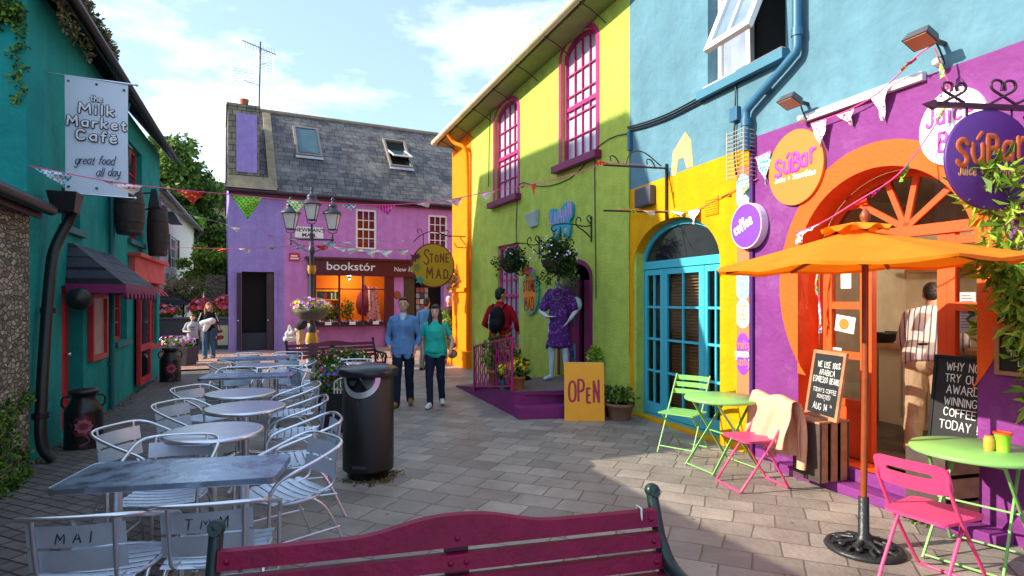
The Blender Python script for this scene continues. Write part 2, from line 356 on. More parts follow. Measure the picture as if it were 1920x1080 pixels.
def arch(u0, u1, z0, zs, zt, n=20):              # opening outline with a curved head
    c, r = (u0 + u1) / 2, (u1 - u0) / 2
    return [(u0, z0), (u1, z0)] + [(c + r * math.cos(math.pi * i / n), zs + (zt - zs) * math.sin(math.pi * i / n)) for i in range(n + 1)]
def rect(u0, u1, z0, z1): return [(u0, z0), (u1, z0), (u1, z1), (u0, z1)]
def circle(c, r, n=40, rz=None): return [(c[0] + r * math.cos(2*math.pi*i/n), c[1] + (rz or r) * math.sin(2*math.pi*i/n)) for i in range(n)]
def text(mb, body, size, x, z, y, align='CENTER', ext=.002, shear=0, bold=0, sx=1):
    """raised letters in the xz plane (built-in face)"""
    cu = bpy.data.curves.new('t', 'FONT'); cu.body = body; cu.size = size; cu.align_x = align; cu.extrude = ext; cu.shear = shear; cu.offset = bold; cu.resolution_u = 3
    o = bpy.data.objects.new('t', cu); COL.objects.link(o); dg = bpy.context.evaluated_depsgraph_get(); e = o.evaluated_get(dg); me = e.to_mesh()
    mb.add([(v.co.x * sx + x, y - v.co.z, v.co.y + z) for v in me.vertices], [tuple(p.vertices) for p in me.polygons])
    e.to_mesh_clear(); bpy.data.objects.remove(o); bpy.data.curves.remove(cu)
GL = {}
def _g(ch, w, s): GL[ch] = (w, [[tuple(map(float, p.split(','))) for p in l.split()] for l in s.split(';')])
for a in [('A',.62,'0,0 .3,1;.3,1 .6,0;.1,.35 .5,.35'),('B',.56,'0,0 0,1;0,1 .35,1 .48,.85 .45,.6 .3,.53 0,.53;.25,.53 .56,.45 .56,.1 .35,0 0,0'),('C',.6,'.56,.85 .35,1.02 .08,.9 0,.5 .08,.1 .35,-.02 .56,.16'),
 ('D',.6,'0,0 0,1;0,1 .3,1 .58,.85 .6,.5 .55,.12 .3,0 0,0'),('E',.5,'.5,1 0,1;0,1 0,0;0,0 .5,0;0,.52 .4,.52'),('F',.5,'.5,1 0,1;0,1 0,0;0,.52 .4,.52'),
 ('G',.62,'.58,.85 .35,1.02 .08,.9 0,.5 .08,.1 .35,-.02 .6,.15 .6,.42;.6,.42 .36,.42'),('H',.56,'0,0 0,1;.56,0 .56,1;0,.5 .56,.5'),('I',.1,'.05,0 .05,1'),('J',.4,'.38,1 .38,.2 .25,0 .08,0 0,.18'),
 ('K',.54,'0,0 0,1;.52,1 0,.45;.12,.55 .54,0'),('L',.46,'0,1 0,0;0,0 .46,0'),('M',.7,'0,0 .06,1;.06,1 .35,.35;.35,.35 .64,1;.64,1 .7,0'),('N',.56,'0,0 0,1;0,1 .56,0;.56,0 .56,1.05'),
 ('O',.66,'.33,1 .08,.92 0,.5 .08,.08 .33,0 .58,.08 .66,.5 .58,.92 .33,1'),('P',.52,'0,0 0,1;0,1 .35,1.02 .54,.85 .5,.55 .3,.46 0,.46'),('R',.56,'0,0 0,1;0,1 .35,1.02 .52,.85 .48,.58 .3,.5 0,.5;.22,.5 .56,0'),
 ('S',.52,'.5,.86 .35,1.02 .1,.95 .02,.74 .2,.56 .4,.45 .52,.25 .4,.02 .18,-.02 0,.14'),('T',.56,'0,1 .56,1;.28,1 .28,0'),('U',.56,'0,1 0,.25 .1,0 .28,-.02 .46,0 .56,.25 .56,1'),('V',.58,'0,1 .29,0;.29,0 .58,1'),
 ('W',.8,'0,1 .2,0;.2,0 .4,.8;.4,.8 .6,0;.6,0 .8,1'),('X',.56,'0,0 .56,1;0,1 .56,0'),('Y',.56,'0,1 .28,.5;.56,1 .28,.5;.28,.5 .26,0'),
 ('1',.2,'0,.82 .14,1;.14,1 .14,0'),('0',.5,'.25,1 .05,.85 0,.5 .05,.15 .25,0 .45,.15 .5,.5 .45,.85 .25,1'),('4',.5,'.35,0 .35,1;.35,1 0,.32;0,.32 .5,.32'),('%',.6,'.5,1 .1,0;.1,1 0,.85 .1,.7 .2,.85 .1,1;.5,.3 .4,.15 .5,0 .6,.15 .5,.3'),
 ("'",.08,'.06,1 .02,.8'),('!',.1,'.06,1 .05,.3;.05,.06 .05,0'),('+',.4,'.2,.15 .2,.6;0,.38 .4,.38'),('-',.3,'0,.45 .3,.45'),('&',.5,'.5,0 .1,.75 .2,1 .35,.85 .05,.3 .1,.02 .3,0 .5,.4'),
 ('a',.44,'.42,.6 .42,0;.42,.5 .25,.62 .04,.5 0,.28 .08,.04 .25,0 .42,.14'),('b',.44,'0,1 0,0;0,.14 .18,0 .38,.08 .44,.3 .38,.54 .2,.62 0,.48'),('c',.4,'.4,.5 .22,.62 .03,.5 0,.3 .05,.08 .22,0 .4,.1'),
 ('d',.44,'.42,1 .42,0;.42,.5 .25,.62 .04,.5 0,.28 .08,.04 .25,0 .42,.14'),('e',.42,'0,.32 .42,.34 .36,.58 .2,.62 .03,.5 0,.26 .08,.04 .25,0 .42,.1'),('f',.3,'.34,.92 .22,1.02 .12,.9 .12,0;0,.6 .3,.6'),
 ('g',.44,'.42,.6 .42,-.15 .3,-.34 .12,-.34 .02,-.22;.42,.5 .25,.62 .04,.5 0,.28 .08,.06 .25,.02 .42,.14'),('h',.42,'0,1 0,0;0,.42 .18,.62 .38,.56 .42,.35 .42,0'),('i',.08,'.04,.6 .04,0;.04,.85 .04,.82'),('j',.2,'.15,.6 .15,-.2 .02,-.34'),
 ('k',.4,'0,1 0,0;.38,.6 0,.26;.1,.34 .4,0'),('l',.1,'.05,1 .05,0'),('m',.7,'0,.6 0,0;0,.42 .15,.62 .32,.55 .34,.35 .34,0;.34,.42 .5,.62 .66,.55 .69,.35 .69,0'),('n',.42,'0,.6 0,0;0,.42 .18,.62 .38,.56 .42,.35 .42,0'),
 ('o',.44,'.22,.62 .04,.52 0,.3 .06,.08 .22,0 .38,.08 .44,.3 .4,.52 .22,.62'),('p',.44,'0,.6 0,-.34;0,.14 .18,0 .38,.08 .44,.3 .38,.54 .2,.62 0,.48'),('r',.3,'0,.6 0,0;0,.38 .12,.58 .3,.58'),('s',.36,'.34,.52 .2,.62 .04,.54 .06,.38 .24,.3 .36,.18 .28,.02 .12,0 0,.1'),
 ('t',.3,'.12,.9 .12,.12 .2,0 .3,.04;0,.62 .28,.62'),('u',.42,'0,.6 0,.2 .1,0 .25,.02 .42,.2;.42,.6 .42,0'),('y',.42,'0,.6 .04,.2 .2,.08 .42,.22;.42,.6 .42,-.15 .28,-.34 .08,-.3'),('w',.6,'0,.6 .15,0;.15,0 .3,.5;.3,.5 .45,0;.45,0 .6,.6')]: _g(*a)
GL['ú'] = (GL['u'][0], GL['u'][1] + [[(.18, .78), (.34, 1.0)]]); GL['é'] = (GL['e'][0], GL['e'][1] + [[(.1, .82), (.34, .82)]])
GL['ó'] = (GL['o'][0], GL['o'][1] + [[(.18, .78), (.34, 1.0)]])
def hand(mb, body, h, x, z, y, w, gap=.2, slant=0, jit=.03, align=.5, th=.3, sx=1, rot=0, seed=1, path=None):
    """hand lettering with strokes; (x, z) is the foot of the line, align 0..1"""
    rd = random.Random(seed); tot = sum((GL[c][0] if c in GL else .35) * sx + gap for c in body) - gap; cur = -tot * align
    cr, sr = math.cos(rot), math.sin(rot)
    for c in body:
        if c not in GL: cur += .35 * sx + gap; continue
        jz = rd.uniform(-jit, jit); k = 1 + rd.uniform(-jit, jit) * 1.5
        for l in GL[c][1]:
            pl = []
            for a, b in l:
                aa, bb = (cur + a * sx + b * slant) * h, (b * k + jz) * h
                pl.append((x + aa * cr - bb * sr, z + aa * sr + bb * cr))
            mb.stroke(pl, w, y, th)
        cur += GL[c][0] * sx + gap
# ------------------------------------------------------------------ shared materials
plaster = dict(rough=.85, bump=.45, bs=18, spec=.2, streak=.16, lump=.35)
M_BLACK = mat('black_metal_paint', '#15161a', rough=.4, var=.2, bump=.08, bs=60)
M_IRON = mat('wrought_iron', '#26232a', rough=.5, var=.2)
M_STEEL = mat('brushed_aluminium', '#dfe5ec', rough=.3, metal=1, var=.06, vs=8, bump=.03, bs=120)
M_STEELTOP = mat('wet_steel_top', '#a8b8cc', rough=.3, metal=1, var=.1, vs=9, bump=.12, bs=14)
_b = M_STEELTOP.node_tree.nodes['Principled BSDF']; _n, _l = M_STEELTOP.node_tree.nodes, M_STEELTOP.node_tree.links      # rain puddles: mirror-smooth patches on a dull sheet
_t = _n.new('ShaderNodeTexCoord'); _z = _n.new('ShaderNodeTexNoise'); _z.inputs['Scale'].default_value = 7; _z.inputs['Detail'].default_value = 5; _r = _n.new('ShaderNodeMapRange'); _r.inputs['From Min'].default_value = .42; _r.inputs['From Max'].default_value = .6; _r.inputs['To Min'].default_value = .36; _r.inputs['To Max'].default_value = .25
_l.new(_t.outputs['Object'], _z.inputs['Vector']); _l.new(_z.outputs['Fac'], _r.inputs['Value']); _l.new(_r.outputs['Result'], _b.inputs['Roughness'])
M_SLAT = mat('satin_aluminium_slats', '#c6d2e2', rough=.42, metal=.6, var=.08, vs=10, bump=.05, bs=90)
M_WHITE = mat('white_paint', '#e9e6e2', rough=.45, var=.05)
M_MAGENTA = mat('magenta_paint', '#b3186c', rough=.45, var=.1, bump=.1, bs=50)
M_MAG_D = mat('plum_paint', '#7a1250', rough=.5, var=.15)
M_RED = mat('red_paint', '#c21f2c', rough=.45, var=.12, bump=.08, bs=40)
M_ORANGE = mat('orange_paint', '#e64f08', rough=.6, var=.08, bump=.15, bs=40)
M_PURPLE = mat('purple_paint', '#7a2a7c', rough=.75, var=.1, bump=.4, bs=18, dirt=.22, dh='#c9a0d0', ds=2, streak=.14, lump=.4)
M_TERRA = mat('terracotta', '#a8603c', rough=.85, var=.2, bump=.2, bs=30)
M_WOOD = mat('bare_wood', '#a87a58', rough=.7, var=.3, vs=7, bump=.15, bs=50)
M_CHALK = mat('chalkboard', '#1d2022', rough=.75, var=.25, vs=6)
M_CHALKLINE = mat('chalk', '#e8ecea', rough=.9, var=.15, vs=40)
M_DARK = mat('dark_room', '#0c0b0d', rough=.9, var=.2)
M_SOIL = mat('soil', '#2a2018', rough=1, var=.4, vs=20)
M_RUBBER = mat('grey_plastic', '#4a4a52', rough=.5, var=.1)
G_CLEAR = glassmat('clear_glass', '#eef4f2', .35)
G_DARK = mat('window_glass_dark', '#20262c', rough=.06, var=.25, vs=1.4, spec=.9)
G_SKY = mat('window_glass_pale', '#8d98a8', rough=.08, var=.35, vs=1.6, spec=.9)  # pale base colour imitates sky reflected in the panes
LEAF = [leafmat('leaf_dark', '#2c4a1c'), leafmat('leaf_mid', '#4a6e26'), leafmat('leaf_pale', '#7f9a3a')]
LEAFL = [leafmat('lime_leaf', '#86a836'), leafmat('lime_leaf_pale', '#b0c850'), leafmat('lime_leaf_deep', '#5d8428')]
FLW = {k: mat('petal_' + k, h, rough=.7, var=.15) for k, h in dict(red='#d8243c', pink='#ee7aa8', white='#f4eef2', violet='#9a6ad0', yellow='#f0c818', blue='#5a58b8').items()}
# ------------------------------------------------------------------ the four walls round the square
LW = Wall((-5.35, 6.85), (-.386, .922))          # teal café, u runs away up the lane
PW = Wall((-9.5, 19.7), (.894, .449))            # purple bookshop across the end
GW = Wall((1.779, 8.854), (.4305, -.9026))       # lime green house, u = 0 at its near corner, negative going away
RW = Wall((1.835, 8.70), (.342, -.940))          # blue / yellow / purple house, u runs towards the viewer
GE = -7.92                                       # far end of the green house
def plane_hit(x, y, M):                          # photo measurement -> local (x, y) on the plane z = 0 of M
    inv = M.inverted(); o = inv @ Vector((0, 0, CH)); d = inv.to_3x3() @ Vector(((x - CX) / F, 1, (HY - y) / F)); t = -o.z / d.z
    return o.x + d.x * t, o.y + d.y * t
# ------------------------------------------------------------------ ground
gm = brickmat('stone_paving', '#7e7770', '#9c948a', '#655d53', .38, .27, .007, rot=R(22.7), gum=.8, rough=.55, bump=.6, var=.3, vs=1.6, patch='#9b948b', pamt=.35, ps=.45, msm=.35, spec=.5)
g = MB(); g.quad((-300, -60, 0), (300, -60, 0), (300, 600, 0), (-300, 600, 0)); g.build('ground', gm, kind='structure')
bm_ = brickmat('dark_brick_paving', '#625a57', '#776d68', '#332e2b', .21, .105, .009, rot=R(22.7), rough=.6, bump=.5, var=.3, patch='#7c746c', pamt=.25, ps=.7)
p = MB(LW.M); p.quad((-9, -1.75, .004), (8.2, -1.75, .004), (8.2, .05, .004), (-9, .05, .004)); p.build('lane_pavement', bm_, kind='structure')
rm_ = brickmat('pink_brick_paving', '#a4796a', '#b99484', '#6f5648', .21, .105, .009, rot=R(-64), rough=.7, bump=.4, var=.25, patch='#c9b3a0', pamt=.3, ps=.5)
p = MB(PW.M); p.quad((-8, -5.6, .004), (12, -5.6, .004), (12, .05, .004), (-8, .05, .004)); p.build('plaza_pavement', rm_, kind='structure')
# ------------------------------------------------------------------ window maker
def window(wall, parent, u0, u1, z0, z1, d, fm, pm, nx=2, nz=2, fw=.05, mw=.022, th=.05, sill=None, sm=None, rail=None, name='window'):
    f = MB(wall.M)
    f.box(u0, u0 + fw, d, d + th, z0, z1); f.box(u1 - fw, u1, d, d + th, z0, z1)
    f.box(u0 + fw, u1 - fw, d, d + th, z0, z0 + fw); f.box(u0 + fw, u1 - fw, d, d + th, z1 - fw, z1)
    a, b, c, e = u0 + fw, u1 - fw, z0 + fw, z1 - fw
    for i in range(1, nx): q = a + (b - a) * i / nx; f.box(q - mw / 2, q + mw / 2, d + .008, d + th - .005, c, e)
    for i in range(1, nz): q = c + (e - c) * i / nz; f.box(a, b, d + .012, d + th - .009, q - mw / 2, q + mw / 2)
    if rail: f.box(a, b, d - .012, d + th - .002, rail - .03, rail + .03)
    w = f.build(name, fm, parent)
    MB(wall.M).quad((a, d + th - .015, c), (b, d + th - .015, c), (b, d + th - .015, e), (a, d + th - .015, e)).build('pane', pm, w)
    if sill: MB(wall.M).box(u0 - .09, u1 + .09, -sill, d - .002, z0 - .09, z0 - .004).build('sill', sm or fm, w, bev=.006)
    return w
def plank(mb, u0, u1, z0, z1, d, n, t=.03, g=.006):
    w = (u1 - u0) / n
    for i in range(n): mb.box(u0 + i * w + g / 2, u0 + (i + 1) * w - g / 2, d, d + t, z0, z1)
# ------------------------------------------------------------------ teal café on the lane
M_TEAL = mat('teal_limewash', '#1f8c86', dirt=.4, dh='#0f5f60', ds=.9, var=.14, vs=2.2, **plaster)
M_TEAL_D = mat('teal_trim', '#14696c', rough=.6, var=.12)
M_SLATE = brickmat('roof_slate', '#48454a', '#6c6760', '#1e1d1e', .34, .24, .012, axes='xz', rmul=1.32, rough=.55, bump=.9, var=.4, vs=2.5, patch='#a8a298', pamt=.5, ps=1.3, plo=.48, phi=.7, msm=.1)
M_SLATE_D = brickmat('dark_slate', '#2f3540', '#434a55', '#14161a', .3, .2, .012, axes='xz', rmul=1.5, rough=.6, bump=.6, var=.3)
tb = thing('cafe_building', 'teal limewashed café building with red windows and slate door hood', 'building', (LW.o.x, LW.o.y, 0), LW.rz)
uc, ue = LW.uz(50, 700)[0], LW.uz(299, 700)[0]
def lr(x0, x1, yt, yb, d=0):                     # opening on the café wall from photo measurements
    a, z1 = LW.uz(x0, yt, d); b, _ = LW.uz(x1, yt, d); _, z0 = LW.uz(x0, yb, d); return a, b, z0, z1
wA = lr(115, 150, 350, 420); wB = lr(241, 266, 262, 447); dr = lr(115, 156, 535, 746); wC = lr(215, 238, 545, 641); wS = lr(271, 294, 527, 652)
dr = (dr[0], dr[1], .02, dr[3]); TE = 5.1
m = MB(LW.M); m.sheet(rect(uc, ue, 0, TE), [rect(*wA), rect(*wB), rect(*dr), rect(*wC), rect(*wS)], 0, .24)
m.add([(ue, 0, 0), (ue, 0, TE), (ue, 4.5, 10.7), (ue, 9, TE), (ue, 9, 0)], [(0, 1, 2, 3, 4)]); m.quad((uc, 0, 0), (uc, 9, 0), (uc, 9, TE), (uc, 0, TE))
m.quad((uc, 9, 0), (ue, 9, 0), (ue, 9, TE), (uc, 9, TE)); m.box(uc + .01, ue - .01, .34, 8.9, .01, TE - .05)
m.build('wall', M_TEAL, tb)
m = MB(LW.M); rv = [(uc - .1, -.26, 5.1), (ue + .14, -.26, 5.1), (ue + .14, 9.26, 5.1), (uc - .1, 9.26, 5.1), (1.6, 4.5, 10.9), (ue + .14, 4.5, 10.9)]   # unseen ridge and near-end hip shaped for the shadow they cast opposite
m.add(rv, [(0, 1, 5, 4), (2, 3, 4, 5), (3, 0, 4)]); m.add([(x, y, z - .12) for x, y, z in rv], [(4, 5, 1, 0), (5, 4, 3, 2), (4, 0, 3)]); m.add([rv[0], rv[1]] + [(x, y, z - .12) for x, y, z in rv[:2]], [(0, 2, 3, 1)]); m.add([rv[1], rv[5], rv[2]] + [(x, y, z - .12) for x, y, z in (rv[1], rv[5], rv[2])], [(0, 3, 4, 1), (1, 4, 5, 2)])
ro = m.build('roof', M_SLATE_D, tb)
m = MB(LW.M); m.tube([(uc - .1, -.32, 5.06), (ue + .1, -.32, 5.02)], .055, 8); m.build('gutter', M_BLACK, ro)
for w, nx, nz, rl in ((wA, 2, 2, None), (wB, 2, 4, (wB[2] + wB[3]) / 2), (wC, 2, 3, None)):
    window(LW, tb, *w, .1, M_RED, G_DARK, nx, nz, fw=.055, sill=.07, sm=M_TEAL_D, rail=rl)
window(LW, tb, *wS, .06, M_RED, G_SKY, 3, 3, fw=.06, sill=.05)
m = MB(LW.M); plank(m, dr[0] + .02, dr[1] - .02, dr[2], dr[3] - .02, .16, 6, .05); d_ = m.build('door', M_RED, tb)
MB(LW.M).ball((dr[1] - .16, .12, 1.0), (.03, .03, .03)).build('handle', M_STEEL, d_)
# hinged red shop door standing open against the front
a0, z0 = LW.uz(251, 716); a1, _ = LW.uz(271, 700); z1 = LW.uz(252, 524)[1]
m = MB(LW.M); e0 = a0 - .05
m.box(e0, e0 + .07, -.12, -.05, .12, z1); m.box(a1 - .1, a1 - .02, -.12, -.05, .12, z1)
for zz in (.12, .75, z1 - .12): m.box(e0 + .07, a1 - .1, -.12, -.05, zz, zz + .12)
d_ = m.build('door', M_RED, tb); MB(LW.M).box(e0 + .07, a1 - .1, -.1, -.07, .24, z1 - .12).build('pane', G_DARK, d_)
# shop fascia
f0, f1 = LW.uz(241, 500)[0], ue - .05; zt, zb = LW.uz(241, 480)[1], LW.uz(241, 520)[1]
m = MB(LW.M); m.box(f0, f1, -.1, -.004, zb, zt); m.box(f0 - .05, f1 + .05, -.2, -.004, zt + .003, zt + .07); m.box(f0 - .02, f1 + .02, -.14, -.004, zb - .05, zb - .003)
m.build('fascia', mat('faded_red_fascia', '#d0504c', rough=.6, var=.15, dirt=.4, dh='#e0a890', ds=2), tb)
m = MB(LW.M)
for t in range(3):
    q = wS[0] + (wS[1] - wS[0]) * (t + .1) / 3; m.hexa([(q, -.26, wS[3] - .3), (q + .26, -.26, wS[3] - .3), (q + .26, -.25, wS[3] - .28), (q, -.25, wS[3] - .28)], [(q, -.02, wS[3] - .02), (q + .26, -.02, wS[3] - .02), (q + .26, -.01, wS[3]), (q, -.01, wS[3])])
m.build('awning_flap', M_RED, tb)
# door hood: slate lean-to with a red scalloped valance
h0, hz = LW.uz(122, 540); h1 = LW.uz(205, 540)[0]; ht = LW.uz(124, 455)[1]; pr = .62
m = MB(LW.M); m.hexa([(h0, -pr, hz + .06), (h1, -pr, hz + .06), (h1, -.003, hz + .06), (h0, -.003, hz + .06)], [(h0 + .1, -.06, ht), (h1 - .1, -.06, ht), (h1 - .1, -.003, ht), (h0 + .1, -.003, ht)])
hd = m.build('door_hood', M_SLATE_D, tb)
m = MB(LW.M); m.box(h0 - .01, h1 + .01, -pr - .02, -pr + .02, hz - .06, hz + .055); m.box(h0 - .01, h0 + .02, -pr + .022, -.004, hz - .06, hz + .055); m.box(h1 - .02, h1 + .01, -pr + .022, -.004, hz - .06, hz + .055)
for i in range(9): q = h0 + (h1 - h0) * (i + .5) / 9; m.lathe([(.07, -.02), (.07, .02)], (q, -pr, hz - .07), 12, 'y')
m.build('valance', M_MAG_D, hd)
# teal plinth band and a teal rainwater pipe
q = LW.uz(203, 600)[0]
m = MB(LW.M); m.tube([(q, -.05, .02), (q, -.05, 3.6), (q + .35, -.05, 4.4), (q + .35, -.2, 4.95)], .04, 8)
for zz in (.7, 2.2, 3.4): m.box(q - .06, q + .06, -.07, -.004, zz, zz + .04)
m.build('rainwater_pipe', M_TEAL_D, tb)
# black iron downpipe with hopper, shared by the low stone house
dp = LW.th('downpipe', 'thick black iron downpipe with swan neck on the corner of the teal café', 'pipe', LW.uz(70, 840)[0], 0, -.1)
b0, b1 = LW.uz(66, 840, -.1), LW.uz(104, 470, -.1); b2 = LW.uz(112, 420, -.1)
m = MB(LW.M); kk = LW.uz(100, 500, -.1)[0]
pts = [(b0[0] + .12, -.22, .03), (b0[0] + .1, -.12, .16), (b0[0] + .14, -.1, .5), (kk - .1, -.1, 2.1), (kk + .02, -.12, 2.35), (kk + .1, -.22, 2.62), (kk + .02, -.3, 2.78)]
m.tube(chaikin(pts, 2), .055, 12)
for t in ((b0[0] + .13, .5), (kk - .18, 1.6)): m.lathe([(.075, -.03), (.075, .03)], (t[0] + .02, -.1, t[1]), 14)
m.build('pipe', M_BLACK, dp)
m = MB(LW.M); m.hexa([(kk - .2, -.34, 2.68), (kk + .0, -.34, 2.68), (kk + .0, -.14, 2.68), (kk - .2, -.14, 2.68)], [(kk - .27, -.38, 2.9), (kk + .04, -.38, 2.9), (kk + .04, -.1, 2.9), (kk - .27, -.1, 2.9)])
m.build('hopper', M_BLACK, dp, bev=.01)
# weeds along the gutter and ivy over the gable
wd = thing('gutter_weeds', 'dry weeds and ivy sprouting along the gutter of the teal café', 'plant', LW.at(0, 5.1, -.3), LW.rz)
m = MB(LW.M)
for i in range(34):
    u = random.uniform(-.5, 1.5); r = random.uniform(.04, .13); m.leaves((u, -.3, 5.12 + r * .7), (r, r * .6, r * 1.2), 40, .06, 3, droop=-.6)
for i in range(14):
    u = random.uniform(-.6, .6); m.leaves((u, -.22, 4.9), (.1, .05, .2), 26, .05, 3, droop=1)
m.build('foliage', [leafmat('dry_weed', '#6a5a38'), LEAF[0], leafmat('dry_weed_pale', '#8a7a50')], wd)
iv = thing('ivy', 'ivy clinging to the gable corner of the teal café', 'ivy', LW.at(uc - .02, 4.6, .2), LW.rz)
m = MB(LW.M)
for i in range(26): m.leaves((uc - .06, random.uniform(.02, 1.0), random.uniform(4.55, 4.85) - abs(random.gauss(0, .08))), (.05, .12, .1), 45, .06, 3)
for i in range(8): m.leaves((uc - .03, random.uniform(-.02, .1), 4.6 - i * .12), (.04, .05, .07), 22, .05, 3)
m.build('foliage', LEAF, iv)
# ------------------------------------------------------------------ low stone house beside it
M_STONE = bpy.data.materials.new('rubble_stone'); M_STONE.use_nodes = True
_n, _l = M_STONE.node_tree.nodes, M_STONE.node_tree.links; _b = _n['Principled BSDF']; _b.inputs['Roughness'].default_value = .9
_t = _n.new('ShaderNodeTexCoord'); _mp = _n.new('ShaderNodeMapping'); _mp.inputs['Scale'].default_value = (2.2, 2.2, 4.2); _v = _n.new('ShaderNodeTexVoronoi'); _v.feature = 'DISTANCE_TO_EDGE'; _v2 = _n.new('ShaderNodeTexVoronoi')
_r = _n.new('ShaderNodeValToRGB'); _r.color_ramp.elements[0].position = .02; _r.color_ramp.elements[1].position = .12
_x = _n.new('ShaderNodeMixRGB'); _x.inputs['Color1'].default_value = C('#6a6050'); _c = _n.new('ShaderNodeValToRGB'); _c.color_ramp.elements[0].color = C('#5e5346'); _c.color_ramp.elements[1].color = C('#b5a58c')
_s = _n.new('ShaderNodeSeparateXYZ'); _bp = _n.new('ShaderNodeBump'); _bp.inputs['Strength'].default_value = .9; _bp.inputs['Distance'].default_value = .04
_l.new(_t.outputs['Object'], _mp.inputs[0]); _l.new(_mp.outputs[0], _v.inputs['Vector']); _l.new(_mp.outputs[0], _v2.inputs['Vector']); _l.new(_v.outputs['Distance'], _r.inputs[0]); _l.new(_r.outputs[0], _x.inputs['Fac'])
_l.new(_v2.outputs['Color'], _s.inputs[0]); _l.new(_s.outputs[0], _c.inputs[0]); _l.new(_c.outputs[0], _x.inputs['Color2']); _l.new(_x.outputs[0], _b.inputs['Base Color']); _l.new(_r.outputs[0], _bp.inputs['Height']); _l.new(_bp.outputs[0], _b.inputs['Normal'])
st = LW.th('stone_house', 'low rubble stone house with black gutter at the near end of the lane', 'building', uc - .05, 0)
m = MB(LW.M); m.box(-13, uc - .02, -.03, 6, 0, 2.6); m.build('wall', M_STONE, st)
m = MB(LW.M); m.prism([(-.14, 2.64), (-.14, 2.72), (3, 4.0), (6.3, 2.84), (6.3, 2.74)], -13.2, uc - .03, 'yz'); m.build('roof', M_SLATE_D, st)
m = MB(LW.M); m.tube([(-13, -.2, 2.70), (uc + .02, -.2, 2.66)], .06, 10); m.box(-13, uc, -.13, -.1, 2.56, 2.70); m.build('gutter', M_BLACK, st)
iv = LW.th('climbing_ivy', 'green ivy spreading from the foot of the rubble stone house', 'ivy', uc - .5, 0, -.2)
m = MB(LW.M)
for i in range(22):
    u = uc - .2 - random.random() * 1.2; z = random.random() ** 1.6 * .75; m.leaves((u, -.06 - random.random() * .14 * (1 - z), z + .03), (.11, .07, .11), 70, .045, 3)
m.build('foliage', LEAF, iv)
# ------------------------------------------------------------------ purple bookshop
M_LAV = mat('lavender_limewash', '#9c88c8', dirt=.12, dh='#6a5aa8', **plaster); M_ORCH = mat('orchid_limewash', '#c682be', dirt=.14, dh='#9a5aa8', **plaster)
M_BURG = mat('burgundy_gloss', '#4a0f22', rough=.35, var=.12)
pb = thing('bookshop_building', 'purple bookshop with slate roof, skylights and burgundy shopfront', 'building', (PW.o.x, PW.o.y, 0), PW.rz)
def pr_(x0, x1, yt, yb): a, z1 = PW.uz(x0, yt); b, _ = PW.uz(x1, yt); _, z0 = PW.uz(x0, yb); return a, b, z0, z1
us = PW.uz(533, 500)[0]; PE = 10.5; ez = 5.48
ld = pr_(453, 514, 509, 657); sw = pr_(591, 723, 513, 606); rd = pr_(757, 832, 512, 650); u1_ = pr_(667, 706, 391, 467); u2_ = pr_(803, 839, 402, 468)
ld = (*ld[:2], .02, ld[3]); rd = (*rd[:2], .02, rd[3])
m = MB(PW.M); m.sheet(rect(0, us, 0, ez), [rect(*ld)], 0, .25); m.add([(0, 0, 0), (0, 0, ez), (0, 3.2, 9.1), (0, 6.4, ez), (0, 6.4, 0)], [(0, 1, 2, 3, 4)]); m.build('lavender_wall', M_LAV, pb)
m = MB(PW.M); m.sheet(rect(us, PE, 0, ez), [rect(*sw), rect(*rd), rect(*u1_), rect(*u2_)], 0, .1); m.quad((0, 6.4, 0), (PE, 6.4, 0), (PE, 6.4, ez), (0, 6.4, ez)); m.build('orchid_wall', M_ORCH, pb)
pit = math.atan2(9.1 - 5.42, 3.35)
m = MB(PW.M); m.prism([(-.18, 5.42), (-.18, 5.50), (3.2, 9.18), (6.58, 5.5), (6.58, 5.42), (3.2, 9.06)], -.06, PE + .2, 'yz'); prf = m.build('roof', M_SLATE, pb)
m = MB(PW.M); m.tube([(-.06, 3.2, 9.2), (PE, 3.2, 9.2)], .09, 8); m.build('ridge_tiles', mat('ridge_clay', '#8a7f6e', rough=.9, var=.25, bump=.3, bs=20), prf)
m = MB(PW.M); m.tube([(-.1, -.24, 5.43), (PE, -.24, 5.43)], .06, 8); m.box(-.02, PE, -.16, -.003, 5.3, 5.4); m.build('gutter', mat('brown_gutter', '#3a1c2c', rough=.5), prf)
RM = PW.M @ Matrix.Translation((0, -.18, 5.50)) @ Matrix.Rotation(pit, 4, 'X')
M_CLAY = mat('stone_coping', '#8f846c', rough=.9, var=.3, bump=.4, bs=14, dirt=.4, dh='#b88a30', ds=3)
c0 = plane_hit(490, 208, RM); c1 = plane_hit(521, 350, RM)
m = MB(RM); m.box(c1[0] - .3, c1[0] - .02, .02, 4.75, -.02, .1); m.build('coping', M_CLAY, prf, bev=.01)
# slate-hung stack at the left end with a lavender panel and a clay pot
k1 = PW.uz(486, 300)[0]; kz = PW.uz(440, 199)[1]
m = MB(PW.M); m.box(-.03, k1, -.02, 2.9, 5.9, kz); m.box(-.08, k1 + .04, -.06, 2.9, kz + .003, kz + .09); ck = m.build('chimney', brickmat('hung_slate', '#6e6a5c', '#8d8672', '#3c3a34', .28, .2, .012, axes='xz', rough=.8, bump=.6, var=.3, patch='#a8803a', pamt=.3), pb)
m = MB(PW.M); m.hexa([(-.1, -.3, 5.5), (k1 + .55, -.3, 5.5), (k1 + .55, .3, 5.5), (-.1, .3, 5.5)], [(-.03, -.022, 5.96), (k1 + .35, -.022, 5.96), (k1 + .35, .3, 5.96), (-.03, .3, 5.96)]); m.build('apron', M_CLAY, ck)
q = pr_(443, 482, 212, 322); MB(PW.M).box(q[0], q[1], -.06, -.022, q[2], q[3]).build('panel', M_LAV, ck, bev=.006)
